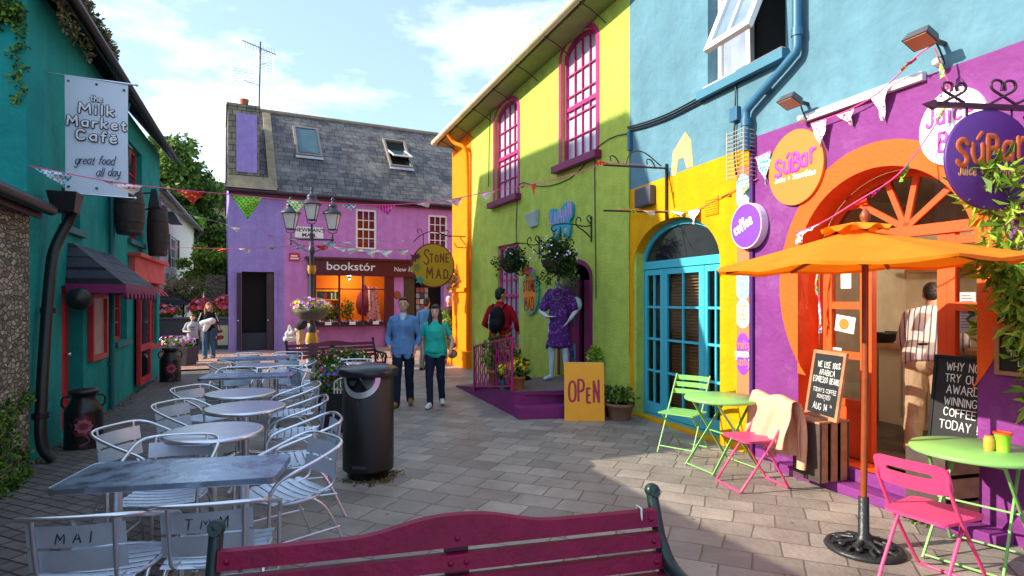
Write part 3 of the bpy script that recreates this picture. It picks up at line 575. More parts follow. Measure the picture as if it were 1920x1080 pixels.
MB(PW.M).lathe([(.13, 0), (.12, .1), (.14, .24), (.15, .3), (.11, .3)], (PW.uz(459, 205)[0], .4, kz + .09), 16).build('chimney_pot', M_TERRA, ck)
# skylights
for (x0, x1, y0, y1, op) in ((551, 600, 247, 290, 0), (721, 768, 270, 311, 1)):
    a = plane_hit(x0 + 8, y1, RM); b = plane_hit(x1 - 8, y0, RM); cx, w = (a[0] + b[0]) / 2, .78; l, h = a[1], b[1]
    m = MB(RM); m.ring(rect(cx - w/2 - .07, cx + w/2 + .07, l - .07, h + .07), rect(cx - w/2, cx + w/2, l, h), 0, 0)
    m = MB(RM); O, I = rect(cx - w/2 - .08, cx + w/2 + .08, l - .08, h + .08), rect(cx - w/2, cx + w/2, l, h)
    v = [(p_[0], p_[1], z_) for z_ in (.0, .11) for p_ in O + I]; fs = []
    for i in range(4):
        j = (i + 1) % 4; fs += [(8 + i, 8 + j, 12 + j, 12 + i), (i, j, 8 + j, 8 + i), (4 + i, 12 + i, 12 + j, 4 + j)]
    m.add(v, fs); sk = m.build('skylight', mat('skylight_frame', '#8a8076', rough=.6, var=.1), prf)
    MB(RM).quad((cx - w/2, l, .01), (cx + w/2, l, .01), (cx + w/2, h, .01), (cx - w/2, h, .01)).build('opening', M_DARK, sk)
    A = RM @ Matrix.Translation((0, (l + h) / 2 if op else 0, .1)) @ Matrix.Rotation(R(-24 if op else 0), 4, 'X') if op else RM @ Matrix.Translation((0, (l + h) / 2, .075))
    hh = (h - l) / 2; m = MB(A); m.box(cx - w/2, cx - w/2 + .05, -hh, hh, 0, .05); m.box(cx + w/2 - .05, cx + w/2, -hh, hh, 0, .05); m.box(cx - w/2 + .05, cx + w/2 - .05, -hh, -hh + .05, 0, .05); m.box(cx - w/2 + .05, cx + w/2 - .05, hh - .05, hh, 0, .05)
    sa = m.build('sash', M_WHITE if op else M_RUBBER, sk); MB(A).quad((cx - w/2, -hh, .03), (cx + w/2, -hh, .03), (cx + w/2, hh, .03), (cx - w/2, hh, .03)).build('pane', mat('skylight_glass', '#3f5f66', rough=.08, spec=.9, var=.2), sa)
    MB(RM).box(cx - w/2 - .1, cx + w/2 + .1, l - .22, l - .085, .02, .05).build('flashing', mat('lead_flashing', '#b8bcc4', rough=.5, var=.15), sk)
# upper sash windows: orange / pink blinds behind white glazing bars
M_BLIND = mat('orange_blind', '#e86a10', rough=.8, var=.2, vs=2); M_PINKC = mat('pink_curtain', '#c0508a', rough=.8, var=.25, vs=3)
for w, pm in ((u1_, M_BLIND), (u2_, M_PINKC)):
    a, b, c, e = w; wn_ = window(PW, pb, a, b, c, e, .03, M_WHITE, glassmat('sash_glass', '#d0d0d0', .3) if 'sash_glass' not in MATS else MATS['sash_glass'], 3, 4, fw=.075, mw=.028, sill=.05, rail=(c + e) / 2)
    MB(PW.M).quad((a, .085, c), (a + (b - a) * .62, .085, c), (a + (b - a) * .62, .085, e - .3), (a, .085, e - .3)).build('blind', pm, wn_)
    MB(PW.M).quad((a, .095, c), (b, .095, c), (b, .095, e), (a, .095, e)).build('curtain', M_PINKC, wn_)
# left door: black doorway, two leaves folded back
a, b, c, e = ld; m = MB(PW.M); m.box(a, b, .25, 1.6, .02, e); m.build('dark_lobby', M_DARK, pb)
M_DOORDK = mat('grey_door_paint', '#3a2c34', rough=.6, var=.2)
for (q0, q1, y0, y1) in ((a - .15, a - .01, -.07, -.02), (b - .24, b - .03, -.02, .06)):
    m = MB(PW.M); m.box(q0, q1, y0, y1, .05, e - .05)
    for k in range(3): z = .25 + k * (e - .4) / 3; m.box(q0 + .05, q1 - .05, y0 - .012, y0 - .002, z, z + (e - .4) / 3 - .12)
    dd = m.build('door', M_DOORDK, pb); MB(PW.M).ball((q0 + .04, y0 - .05, 1.05), .025).build('handle', M_STEEL, dd)
m = MB(PW.M); m.box(a - .08, a, -.04, .1, .02, e + .08); m.box(b, b + .08, -.04, .1, .02, e + .08); m.box(a, b, -.04, .1, e, e + .08); m.build('door_frame', M_LAV, pb)
MB(PW.M).box(a, b, .05, .09, .04, .62).build('half_gate', mat('dark_blue_gate', '#1c2436', rough=.5), pb)
# shopfront
a, b, c, e = sw; fr = PW.uz(862, 500)[0]; fz1, fz0 = PW.uz(600, 487)[1], PW.uz(600, 513)[1]; fl = PW.uz(578, 500)[0]
m = MB(PW.M); m.box(fl, fr + .6, -.12, -.003, fz0, fz1); m.box(fl - .12, fr + .7, -.24, -.003, fz1 + .003, fz1 + .09); m.box(fl - .04, fr + .6, -.16, -.003, fz0 - .06, fz0 - .003)
fa = m.build('fascia', M_BURG, pb)
m = MB(PW.M); q = PW.uz(613, 505); hh = .42
text(m, 'bookst\u00f3r', hh, PW.uz(657, 500)[0], PW.uz(657, 507)[1], -.125, ext=.006, sx=1.12, bold=.004)
text(m, 'New &', .24, PW.uz(737, 508)[0], PW.uz(737, 509)[1], -.125, align='LEFT', ext=.005, shear=.05); m.build('lettering', M_WHITE, fa)
m = MB(PW.M)
for x0, x1 in ((579, 591), (723, 738)): q0, q1 = PW.uz(x0, 550)[0], PW.uz(x1, 550)[0]; m = MB(PW.M); m.box(q0, q1, -.06, -.003, .42, fz0 - .065); m.box(q0 - .02, q1 + .02, -.08, -.003, .02, .42); m.build('pilaster', M_BURG, pb)
f = MB(PW.M)
for i in range(4): q = a + (b - a) * i / 3; f.box(q - .035, q + .035, .02, .08, c, e)
f.box(a, b, .022, .078, c, c + .06); f.box(a, b, .022, .078, e - .06, e); f.box(a, b, .024, .076, e - .56, e - .52)
sf = f.build('shop_window', M_BURG, pb); MB(PW.M).quad((a, .05, c), (b, .05, c), (b, .05, e), (a, .05, e)).build('pane', G_CLEAR, sf)
m = MB(PW.M); m.quad((a - .3, 1.1, c - .3), (b + .3, 1.1, c - .3), (b + .3, 1.1, e + .01), (a - .3, 1.1, e + .01)); m.build('orange_back_wall', mat('orange_interior', '#ff8a10', rough=.8, var=.12, vs=1.5), pb)
m = MB(PW.M); m.quad((a - .3, .1, c - .02), (b + .3, .1, c - .02), (b + .3, 1.1, c - .02), (a - .3, 1.1, c - .02)); m.quad((a - .3, .1, c), (a - .3, 1.1, c), (a - .3, 1.1, e), (a - .3, .1, e)); m.quad((b + .3, .1, c), (b + .3, 1.1, c), (b + .3, 1.1, e), (b + .3, .1, e)); m.build('window_bed', mat('yellow_interior', '#f0b030', rough=.8, var=.1), pb)
# display inside the window: shelves of books, a hanging scarf, plants and a string of small flags
ds = PW.th('bookshelf', 'yellow bookcase of books just inside the bookshop window', 'bookshelf', a + .5, c, .9)
m = MB(PW.M); m.box(a - .1, a + .95, .85, 1.08, e - .62, e - .58); m.box(a - .1, a + .95, .85, 1.08, e - .95, e - .91); m.box(a - .1, a + .95, .85, 1.08, c + .35, c + .39); m.box(a + .95, a + .99, .85, 1.08, c, e - .58); m.build('case', mat('yellow_shelf', '#e8b818', rough=.6), ds)
m = MB(PW.M)
for zz in (e - .905, c + .395, c):
    u = a
    while u < a + .9:
        w = random.uniform(.03, .06); m.c = random.randrange(5); m.box(u, u + w * .9, .87, 1.04, zz, zz + random.uniform(.2, .3)); u += w
BOOK = [mat('book_' + k, h, rough=.6) for k, h in dict(red='#a03028', blue='#34507c', cream='#d8ccb0', green='#3c5c3c', black='#26222a').items()]
m.build('books', BOOK, ds)
sc_ = PW.th('hanging_bag', 'plum and grey cloth bag hanging inside the bookshop window', 'bag', a + 1.75, e - 1.2, .5)
m = MB(PW.M); x_ = PW.uz(690, 550)[0]; m.lathe([(.05, 0), (.26, .1), (.34, .4), (.28, .75), (.1, 1.05), (.03, 1.2)], (x_, .55, e - 1.55), 16, sy=.5); m.build('bag', [mat('plum_cloth', '#7a2048', rough=.9, var=.3)], sc_); m = MB(PW.M); m.tube([(x_, .55, e - .4), (x_, .55, e)], .012); m.build('cord', M_BLACK, sc_)
dr_ = PW.th('hanging_shawl', 'pale pink patterned shawl draped in the bookshop window', 'shawl', b - .3, c, .4)
m = MB(PW.M); m.grid(lambda u, v: (b - .62 + u * .55 * (1 - .3 * v), .35 + .05 * math.sin(u * 19) + .2 * v * (1 - v), c + .05 + v * (e - c - .5)), 20, 10); m.build('cloth', patmat('pink_floral', 'flower', '#c8487c', '#e8c0d0', 9), dr_)
pl_ = PW.th('window_plant', 'leafy dark plant inside the bookshop window', 'plant', a + 1.2, c, .5)
m = MB(PW.M); m.leaves((a + 1.25, .55, c + .45), (.25, .2, .45), 300, .1, 3); m.leaves((a + .55, .5, c + .35), (.45, .2, .35), 300, .1, 3); m.build('foliage', LEAF, pl_)
# book trays on the ledge
m = MB(PW.M); m.box(fl, PW.uz(724, 615)[0], -.42, -.003, c - .12, c - .06); m.build('ledge', M_BURG, pb)
for i, lb in enumerate(('tray of paperbacks under the yellow bookcase window pane', 'tray of paperbacks on the middle of the bookshop ledge', 'tray of paperbacks beside the burgundy pilaster on the bookshop ledge')):
    q0 = a + .02 + i * (b - a) / 3; q1 = q0 + (b - a) / 3 - .1; t = PW.th('book_tray', lb, 'book tray', (q0 + q1) / 2, c - .06, -.2, 'trays of books on the shop ledge')
    m = MB(PW.M); m.box(q0, q1, -.4, -.38, c - .2 + .15, c + .04); m.box(q0, q1, -.1, -.08, c - .05, c + .04); m.box(q0, q0 + .02, -.378, -.102, c - .05, c + .04); m.box(q1 - .02, q1, -.378, -.102, c - .05, c + .04); m.box(q0 + .02, q1 - .02, -.378, -.102, c - .055, c - .04); m.build('tray', M_BLACK, t)
    m = MB(PW.M); u = q0 + .03
    while u < q1 - .06:
        w = random.uniform(.02, .05); m.c = random.choice((0, 1, 2, 2, 2, 4)); m.box(u, u + w, -.36, -.13, c - .035, c + random.uniform(.05, .14)); u += w + .004
    m.build('books', BOOK, t)
    m = MB(PW.M); m.box((q0 + q1) / 2 - .12, (q0 + q1) / 2 + .1, -.41, -.402, c - .06, c + .05); m.build('price_card', M_WHITE, t)
# dark open doorway with a postcard rack
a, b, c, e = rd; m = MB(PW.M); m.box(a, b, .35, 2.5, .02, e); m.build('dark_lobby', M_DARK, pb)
m = MB(PW.M); q = PW.uz(777, 560)[0]; m.box(a, q, -.02, .1, .02, e - .02); m.build('door', mat('olive_door', '#3c3418', rough=.5, var=.2), pb)
pc = PW.th('postcard_rack', 'tall rack of postcards standing in the bookshop doorway', 'postcard rack', PW.uz(790, 600)[0], 0, .1)
m = MB(PW.M); x_ = PW.uz(792, 600)[0]; m.tube([(x_, .12, 0), (x_, .12, 2.3)], .02); m.lathe([(.25, 0), (.25, .03), (.02, .05)], (x_, .12, 0), 16); m.build('stand', M_BLACK, pc)
m = MB(PW.M)
for i in range(3):
    for j in range(8): m.c = random.randrange(5); q = x_ - .24 + i * .17; z = .5 + j * .22; m.hexa([(q, .02, z), (q + .14, .02, z), (q + .14, .035, z), (q, .035, z)], [(q, .06, z + .19), (q + .14, .06, z + .19), (q + .14, .075, z + .19), (q, .075, z + .19)])
m.build('postcards', [mat('card_' + k, h, rough=.5) for k, h in dict(tan='#a07858', grey='#8a8a86', dark='#3a3230', red='#884038', cream='#c8bca0').items()], pc)
# plaques
pq = PW.th('address_plaque', 'small red enamel plaque on the purple bookshop wall', 'plaque', *PW.uz(552, 481), -.01)
q = pr_(542, 562, 474, 489); m = MB(PW.M); m.box(q[0], q[1], -.03, -.003, q[2], q[3]); m.build('plate', M_RED, pq, bev=.01)
m = MB(PW.M); m.box(q[0] + .06, q[1] - .08, -.034, -.031, q[3] - .13, q[3] - .08); m.box(q[0] + .04, q[1] - .04, -.034, -.031, q[2] + .06, q[2] + .11); m.build('lines_of_writing', M_WHITE, pq)
pq = PW.th('street_sign', 'white street name sign reading Newman\'s Mall on the bookshop wall', 'sign', *PW.uz(579, 437), -.01)
q = pr_(553, 606, 427, 448); m = MB(PW.M); m.box(q[0], q[1], -.04, -.003, q[2] + .05, q[3] + .05); m.build('plate', M_WHITE, pq, bev=.015)
m = MB(PW.M); cx = (q[0] + q[1]) / 2; text(m, "NEWMAN'S", .19, cx, q[2] + .27, -.042, sx=1.05, bold=.004); text(m, "MALL", .19, cx, q[2] + .09, -.042, sx=1.1, bold=.004); m.build('lettering', M_BLACK, pq)
pq = PW.th('round_plaque', 'small round bronze plaque on the pink pier beside the bookshop door', 'plaque', *PW.uz(745, 553), -.01)
m = MB(PW.M); q = PW.uz(745, 553); m.lathe([(.0, -.03), (.12, -.025), (.15, -.02), (.15, -.003)], (q[0], 0, q[1]), 20, 'y'); m.build('disc', mat('bronze', '#8a5a3a', rough=.4, metal=.6), pq)
# TV aerial on the ridge
ae = PW.th('tv_aerial', 'tall TV aerial with grid antennas above the bookshop roof', 'aerial', PW.uz(487, 200, 1.4)[0], kz, 1.4)
q = PW.uz(485, 200, 1.4); top = PW.uz(488, 78, 1.4); x_ = q[0]; m = MB(PW.M); m.tube([(x_, 1.4, kz - .2), (x_ + .06, 1.4, top[1])], .03, 8); m.build('mast', M_RUBBER, ae)
m = MB(PW.M); z = top[1] - .25; m.tube([(x_ - .55, 1.2, z + .1), (x_ + .6, 1.6, z - .05)], .015, 6)
for i in range(12): t = -.5 + i * .09; m.tube([(x_ + t + .05, 1.1 + .2 * t + .1, z - .18), (x_ + t + .05, 1.65 + .2 * t, z + .22)], .008, 5)
m.build('yagi_array', M_RUBBER, ae)
m = MB(PW.M)
for (cx, cz, w, h) in ((x_ - .5, top[1] - 1.5, .75, .7), (x_ + .25, top[1] - .75, .5, .8)):
    for i in range(9): t = -h / 2 + h * i / 8; m.tube([(cx - w / 2, 1.3, cz + t), (cx + w / 2, 1.5, cz + t + .05)], .008, 5)
    for sx in (-.5, 0, .5): m.tube([(cx + w * sx, 1.4 + .2 * sx, cz - h / 2), (cx + w * sx, 1.4 + .2 * sx, cz + h / 2)], .012, 5)
    m.tube([(cx, 1.4, cz), (x_, 1.4, cz - .1)], .015, 5)
m.build('grid_antenna', M_STEEL, ae)

# small assumed spot lamp, added to brighten the bookshop window display
a, b, c, e = sw; p_ = PW.at((a + b) / 2, e - .08, .35); sl = PW.th('assumed_spot_lamp', 'assumed small lit spot lamp added over the bookshop window display', 'lamp', (a + b) / 2, e - .08, .35); m = MB(PW.M); m.lathe([(.05, e - .14), (.045, e - .04), (.02, e)], ((a + b) / 2, .35, 0), 14); m.build('shade', M_BLACK, sl)
bm2 = bpy.data.materials.new('assumed_lamp_glow'); bm2.use_nodes = True; bm2.node_tree.nodes['Principled BSDF'].inputs['Emission Color'].default_value = (1, .8, .55, 1); bm2.node_tree.nodes['Principled BSDF'].inputs['Emission Strength'].default_value = 12
m = MB(PW.M); m.ball(((a + b) / 2, .35, e - .15), .03, 12, 8); m.build('bulb', bm2, sl)
L_ = bpy.data.lights.new('assumed_spot_light', 'POINT'); L_.energy = 24; L_.color = (1, .78, .5); L_.shadow_soft_size = .06; lo_ = bpy.data.objects.new('assumed_spot_light', L_); COL.objects.link(lo_); lo_.location = (p_.x, p_.y, e - .24)
# ------------------------------------------------------------------ lime green house with its orange end
M_LIME = mat('lime_roughcast', '#b3c65a', rough=.9, bump=1.0, bs=38, var=.14, vs=4, spec=.15, dirt=.25, dh='#7f9428', ds=1.2, streak=.1, lump=.3)
M_ORG = mat('orange_limewash', '#fb8604', rough=.8, bump=.4, bs=18, var=.1, spec=.2, streak=.15)
gb = thing('green_house', 'lime green roughcast shop with magenta arched windows and orange corner', 'building', (GW.o.x, GW.o.y, 0), GW.rz)
def gr(x0, x1, yt, yb): a, z1 = GW.uz(x0, yt); b, _ = GW.uz(x1, yt); _, z0 = GW.uz(x0, yb); return a, b, z0, z1
og = GW.uz(884, 500)[0]
zE = lambda u: 6.40 + (u + .83) * .068           # wall head follows the sagging eaves
bw = gr(1053, 1118, 96, 311); sw_ = gr(928, 971, 207, 380); lw_ = gr(933, 973, 462, 647); dw = gr(1050, 1107, 497, 702)
bt, stp = GW.uz(1117, 44)[1] + .02, GW.uz(970, 182)[1] + .02
bw_o = arch(bw[0], bw[1], bw[2], bt - .24, bt + .05, 14); sw_o = arch(sw_[0], sw_[1], sw_[2], stp - .24, stp + .05, 14); dw = (dw[0], dw[1], .36, dw[3]); DW_o = arch(dw[0], dw[1], .34, dw[3] - .25, dw[3], 10)
m = MB(GW.M); m.sheet([(og, 0), (.16, 0), (.16, zE(.16)), (og, zE(og))], [bw_o, sw_o, rect(*lw_), DW_o], 0, .16)
m.quad((.16, 0, 0), (.16, 7, 0), (.16, 7, 6.4), (.16, 0, zE(.16))); m.box(GE + .2, .1, .75, 6.8, .01, 5.8); m.build('wall', M_LIME, gb)
m = MB(GW.M); m.quad((GE, 0, 0), (og, 0, 0), (og, 0, zE(og)), (GE, 0, zE(GE))); m.quad((GE, 0, 0), (GE, 7, 0), (GE, 7, 5.9), (GE, 0, zE(GE)))
m.box(GE - .1, og - .04, -.12, -.002, 0, .42); m.box(GE - .06, og - .3, -.06, -.002, 1.95, 2.05); m.build('orange_corner', M_ORG, gb)
# eaves: soffit, roof, gutter and brackets
ov = .42
m = MB(GW.M); za, zb = zE(.2) - .03, zE(GE - .25) - .03
m.add([(GE - .05, -ov, zb + .02), (.2, -ov, za + .02), (.2, .02, za), (GE - .05, .02, zb)], [(0, 1, 2, 3)]); m.add([(GE - .05, -ov, zb + .02), (.2, -ov, za + .02), (.2, -ov, za + .14), (GE - .05, -ov, zb + .14)], [(0, 1, 2, 3)])
m.build('soffit', mat('green_grey_soffit', '#7c8454', rough=.8, var=.15, bump=.2, bs=20), gb)
m = MB(GW.M); m.add([(GE - .08, -ov - .05, zb + .15), (.25, -ov - .05, za + .15), (.25, 3.6, za + 2.6), (GE - .08, 3.6, zb + 2.6), (.25, 7.2, za), (GE - .08, 7.2, zb)], [(0, 1, 2, 3), (3, 2, 4, 5)]); grf = m.build('roof', M_SLATE, gb)
m = MB(GW.M); m.tube([(GE - .08, -ov - .09, zb + .1), (.25, -ov - .09, za + .1)], .075, 10); gt = m.build('gutter', mat('cream_gutter', '#c8bda0', rough=.5, var=.15, dirt=.4, dh='#6a6250'), grf)
for i in range(7): m = MB(GW.M); u = GE + .4 + i * 1.15; z = zE(u); m.tube(chaikin([(u, -.01, z - .25), (u, -.25, z - .1), (u, -ov - .08, z - .02), (u, -ov - .17, z + .1)], 1), .009, 6); m.build('gutter_bracket', M_IRON, gt)
# orange swan-neck pipe down the corner
q = og - .06; m = MB(GW.M); m.tube(chaikin([(q - .45, -ov - .05, zE(q) + .0), (q - .4, -.3, zE(q) - .28), (q, -.14, zE(q) - .42), (q, -.07, zE(q) - .8), (q, -.07, .45)], 2), .05, 10); m.build('downpipe', M_ORG, gb)
# magenta sliding sashes
def arched(o, w, top, nx, nz, name='window'):
    a, b, c, _ = w; n = 14; f = MB(GW.M); inn = arch(a + .06, b - .06, c + .055, top - .26, top - .015, n); f.ring(arch(a + .002, b - .002, c + .002, top - .24, top + .048, n), inn, .06, .13)
    z1 = top - .16; ar = lambda u: top - .28 + .25 * math.sqrt(max(0, 1 - ((u - (a + b) / 2) / ((b - a) / 2 - .08)) ** 2))
    for i in range(1, nx): q = a + .08 + (b - a - .16) * i / nx; f.box(q - .009, q + .009, .078, .12, c + .055, ar(q))
    for i in range(1, nz): q = c + .07 + (z1 - c - .07) * i / nz; f.box(a + .08, b - .08, .082, .116, q - .01, q + .01)
    q = (c + top) / 2 - .08; f.box(a + .08, b - .08, .07, .124, q - .035, q + .035)
    w_ = f.build(name, M_MAGENTA, gb); p_ = MB(GW.M); p_.prism(inn, .118, .122); p_.build('pane', mat('sky_toned_glass', '#b9bcc8', rough=.1, var=.3, vs=1.3, spec=.8), w_)  # pale pane colour stands in for the reflected sky
    MB(GW.M).quad((a, .28, c), (b, .28, c), (b, .28, c + (top - c) * .98), (a, .28, c + (top - c) * .98)).build('blind', mat('pale_blind', '#c8c0c8', rough=.8, var=.2), w_)
    m = MB(GW.M); m.ring(arch(a - .09, b + .09, c - .0, top - .24, top + .14, n), arch(a, b, c, top - .24, top + .05, n), -.012, -.002); m.build('surround', M_MAGENTA, w_)
    MB(GW.M).box(a - .16, b + .16, -.14, .055, c - .13, c - .004).build('sill', M_MAG_D, w_, bev=.008)
arched(bw_o, bw, bt, 4, 5); arched(sw_o, sw_, stp, 4, 5)
a, b, c, e = lw_; window(GW, gb, a, b, c, e, .06, M_MAGENTA, G_SKY, 4, 6, fw=.08, mw=.03, sill=.1, sm=M_MAG_D, rail=(c + e) / 2)
# shop doorway: plum door folded back with teal monogram, dark inside
a, b, c, e = dw
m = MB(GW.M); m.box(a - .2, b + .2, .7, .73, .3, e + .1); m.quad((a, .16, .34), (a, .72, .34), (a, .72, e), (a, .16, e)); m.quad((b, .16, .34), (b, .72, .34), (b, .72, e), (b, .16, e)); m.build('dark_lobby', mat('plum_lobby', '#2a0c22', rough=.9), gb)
m = MB(GW.M); m.box(a + .02, a + .5, .1, .15, .38, e - .28); dd = m.build('door', M_MAG_D, gb)
MT = mat('teal_lettering', '#22a0a0', rough=.5); m = MB(GW.M); hand(m, 'M', .3, a + .26, .62, .097, .05); hand(m, 'M', .22, a + .26, e - .62, .097, .04); m.build('lettering', MT, dd)
m = MB(GW.M); m.ring(arch(a - .07, b + .07, .36, e - .25, e + .08, 10), arch(a, b, .36, e - .25, e, 10), -.02, -.002); m.build('door_surround', M_MAG_D, gb)
m = MB(GW.M); m.box(b - .32, b - .04, .08, .12, .4, e - .3); m.build('door', M_MAG_D, gb)
# ------------------------------------------------------------------ plum entrance platform with a side ramp and a step
wp = Wall((0, 0), (1, 0))
st = thing('entrance_platform', 'plum painted concrete platform with one step at the green shop door', 'steps', (.6, 9.6, 0))
def gwd(u, d): v = GW.at(u, 0, d); return (v.x, v.y)
A = gp(855, 725); B = gp(958, 778); H0 = .36
# top outline from far tip round to the near step, falling to the ground at the far end
tip, cor, rgt, wr_, wl_ = (A.x, A.y), (.03, 8.66), (1.28, 8.98), gwd(-.55, .02), gwd(-3.9, .02)
tz = lambda y: min(H0, max(.02, H0 * (11.7 - y) / 2.6))
pts = [tip, cor, rgt, wr_, wl_]; mid1 = (tip[0] + (cor[0] - tip[0]) * .8, tip[1] + (cor[1] - tip[1]) * .8); midw = gwd(-1.9, .02)
T = [(tip[0], tip[1], .02), (mid1[0], mid1[1], H0 - .03), (cor[0], cor[1], H0), (rgt[0], rgt[1], H0), (wr_[0], wr_[1], H0), (midw[0], midw[1], H0), (wl_[0], wl_[1], .08)]
m = MB(); n = len(T); m.add(T, [(0, 1, 5, 6), (1, 2, 3, 4, 5)]); m.build('deck', mat('worn_concrete', '#6a5a58', rough=.8, var=.2, bump=.3, dirt=.3, dh='#6a2060'), st)
m = MB(); m.add([(x * 1.0, y * 1.0, 0) for x, y, z in T] + [(x, y, z - .004) for x, y, z in T], [(i, (i + 1) % n, (i + 1) % n + n, i + n) for i in range(n)])
m.add([(cor[0] - .01, cor[1] + .01, H0 - .05), (rgt[0], rgt[1], H0 - .05), (rgt[0] + .04, rgt[1] - .13, H0 - .05)], [(0, 1, 2)]); M_PLUM = mat('plum_concrete_paint', '#7d1d66', rough=.7, var=.18, vs=4, bump=.3, bs=25, dirt=.2, dh='#4a2a44'); m.build('riser', M_PLUM, st)
s0, s1 = gp(972, 787), (1.42, 8.66); 
m = MB(); m.hexa([(s0.x, s0.y, 0), (1.42, 8.62, 0), (1.36, 8.97, 0), (cor[0] - .004, cor[1] - .006, 0)], [(s0.x, s0.y, .17), (1.42, 8.62, .17), (1.36, 8.97, .17), (cor[0] - .004, cor[1] - .006, .17)]); m.build('step', M_PLUM, st, bev=.01)
# ------------------------------------------------------------------ blue, yellow and purple house
M_BLUE = mat('blue_limewash', '#5c8596', dirt=.3, dh='#93bccb', ds=.8, var=.14, vs=1.5, rough=.85, bump=.45, bs=12, spec=.2, streak=.12, lump=.45); M_YEL = mat('yellow_limewash', '#de9e00', var=.08, dirt=.14, dh='#a86a00', ds=1.6, **plaster); M_AQUA = mat('aqua_gloss', '#46b6cc', rough=.35, var=.06)
M_SALM = mat('salmon_panel', '#ea7a50', rough=.5, var=.06)
rb = thing('juice_bar_building', 'blue house with yellow arched doorway and purple juice bar front', 'building', (RW.o.x, RW.o.y, 0), RW.rz)
y1_, p1_ = RW.uz(1383, 500)[0], RW.uz(1413, 500)[0]
wU = (1.63, 2.85, 4.28, 5.75); c0 = -.175; TB = 8.2
td = arch(-.07, 1.85, .03, 2.2, 2.82, 24); SO = arch(3.01, 4.66, .2, 2.04, 2.86, 28)
m = MB(RW.M); m.sheet([(c0, 3.38), (y1_, 3.41), (p1_, 3.42), (p1_, 3.5), (13, 3.5), (13, TB), (c0, TB)], [rect(*wU)], 0, .22)
m.quad((c0, 0, 3.38), (c0, 8, 3.38), (c0, 8, TB), (c0, 0, TB)); m.quad((c0, 0, TB), (13, 0, TB), (13, 8, TB), (c0, 8, TB)); m.quad((c0, 8, 0), (13, 8, 0), (13, 8, TB), (c0, 8, TB)); m.quad((13, 0, 0), (13, 8, 0), (13, 8, TB), (13, 0, TB)); m.build('blue_wall', M_BLUE, rb)
m = MB(RW.M); m.sheet([(c0, 0), (y1_, 0), (y1_, 3.41), (c0, 3.38)], [td], 0, .2); m.quad((c0, 0, 0), (c0, .5, 0), (c0, .5, 3.38), (c0, 0, 3.38)); m.build('yellow_wall', M_YEL, rb)
m = MB(RW.M); m.sheet([(y1_, 0), (p1_, 0), (p1_, 3.42), (y1_, 3.41)], [], 0); m.build('panel_backing', M_YEL, rb)
m = MB(RW.M); m.sheet([(p1_, 0), (13, 0), (13, 3.5), (p1_, 3.5)], [SO], 0, 0); m.build('purple_wall', M_PURPLE, rb)
m = MB(RW.M); n = len(SO); m.add([(p[0], 0, p[1]) for p in SO] + [(p[0], .27, p[1]) for p in SO], [(i, (i + 1) % n, (i + 1) % n + n, i + n) for i in range(n)]); m.build('arch_reveal', M_ORANGE, rb)
oc = (3.835, 1.86); m = MB(RW.M)
O = [(oc[0] + 1.06 * math.cos(t), oc[1] + 1.22 * math.sin(t)) for t in [R(-62 + (304) * i / 60) for i in range(61)]]
I = []
for t in [R(-62 + 304 * i / 60) for i in range(61)]:
    cx, cz = math.cos(t), math.sin(t); k = 10.0
    # first hit of the ray from oc with the opening outline
    for j in range(n):
        (ax, az), (bx, bz) = SO[j], SO[(j + 1) % n]; ex, ez_ = bx - ax, bz - az; den = cx * ez_ - cz * ex
        if abs(den) < 1e-9: continue
        tt = ((ax - oc[0]) * ez_ - (az - oc[1]) * ex) / den; s_ = ((ax - oc[0]) * cz - (az - oc[1]) * cx) / den
        if tt > 0 and -1e-6 <= s_ <= 1 + 1e-6: k = min(k, tt)
    I.append((oc[0] + cx * k, oc[1] + cz * k))
fs = []; v = [(p[0], y, p[1]) for y in (-.006, 0) for l in (O, I) for p in l]; q = 61
for i in range(60):
    if math.hypot(O[i][0]-oc[0], O[i][1]-oc[1]) > math.hypot(I[i][0]-oc[0], I[i][1]-oc[1]): fs += [(i, i + 1, q + i + 1, q + i), (i, 2*q + i, 2*q + i + 1, i + 1)]
m.add(v, fs); m.build('painted_orange_disc', mat('orange_limewash_disc', '#ef5a02', rough=.75, var=.06, bump=.3, bs=28), rb)
m = MB(RW.M); a, b = RW.uz(1511, 233)[0], RW.uz(1737, 133)[0]; m.box(a, b, -.05, -.002, 3.46, 3.53); m.build('flashing', mat('white_flashing', '#d8d4da', rough=.5, var=.1), rb)
m = MB(RW.M); m.box(p1_ - .03, p1_ + .02, -.035, -.002, .02, 3.4); m.build('corner_strip', mat('violet_strip', '#4a1a66', rough=.5), rb)
# upper window: white frame, one casement swung out
a, b, c, e = wU; W2 = MB(RW.M)
for x0, x1 in ((a, a + .07), (b - .07, b), ((a + b) / 2 - .12, (a + b) / 2 - .05)): W2.box(x0, x1, .14, .2, c, e)
W2.box(a + .07, b - .07, .142, .198, c, c + .08); W2.box(a + .07, b - .07, .142, .198, e - .08, e); W2.box(a + .07, (a + b) / 2 - .12, .135, .19, c + .08, c + .13)
w_ = W2.build('window', M_WHITE, rb); mid = (a + b) / 2 - .085
MB(RW.M).quad((a, .175, c), (mid, .175, c), (mid, .175, e), (a, .175, e)).build('pane', G_SKY, w_); MB(RW.M).quad((mid, .21, c), (b, .21, c), (b, .21, e), (mid, .21, e)).build('dark_room', M_DARK, w_)
A = RW.M @ Matrix.Translation((0, .13, e - .02)) @ Matrix.Rotation(R(-24), 4, 'X'); hh = e - c - .1
s_ = MB(A); x0, x1 = mid - .03, b - .03
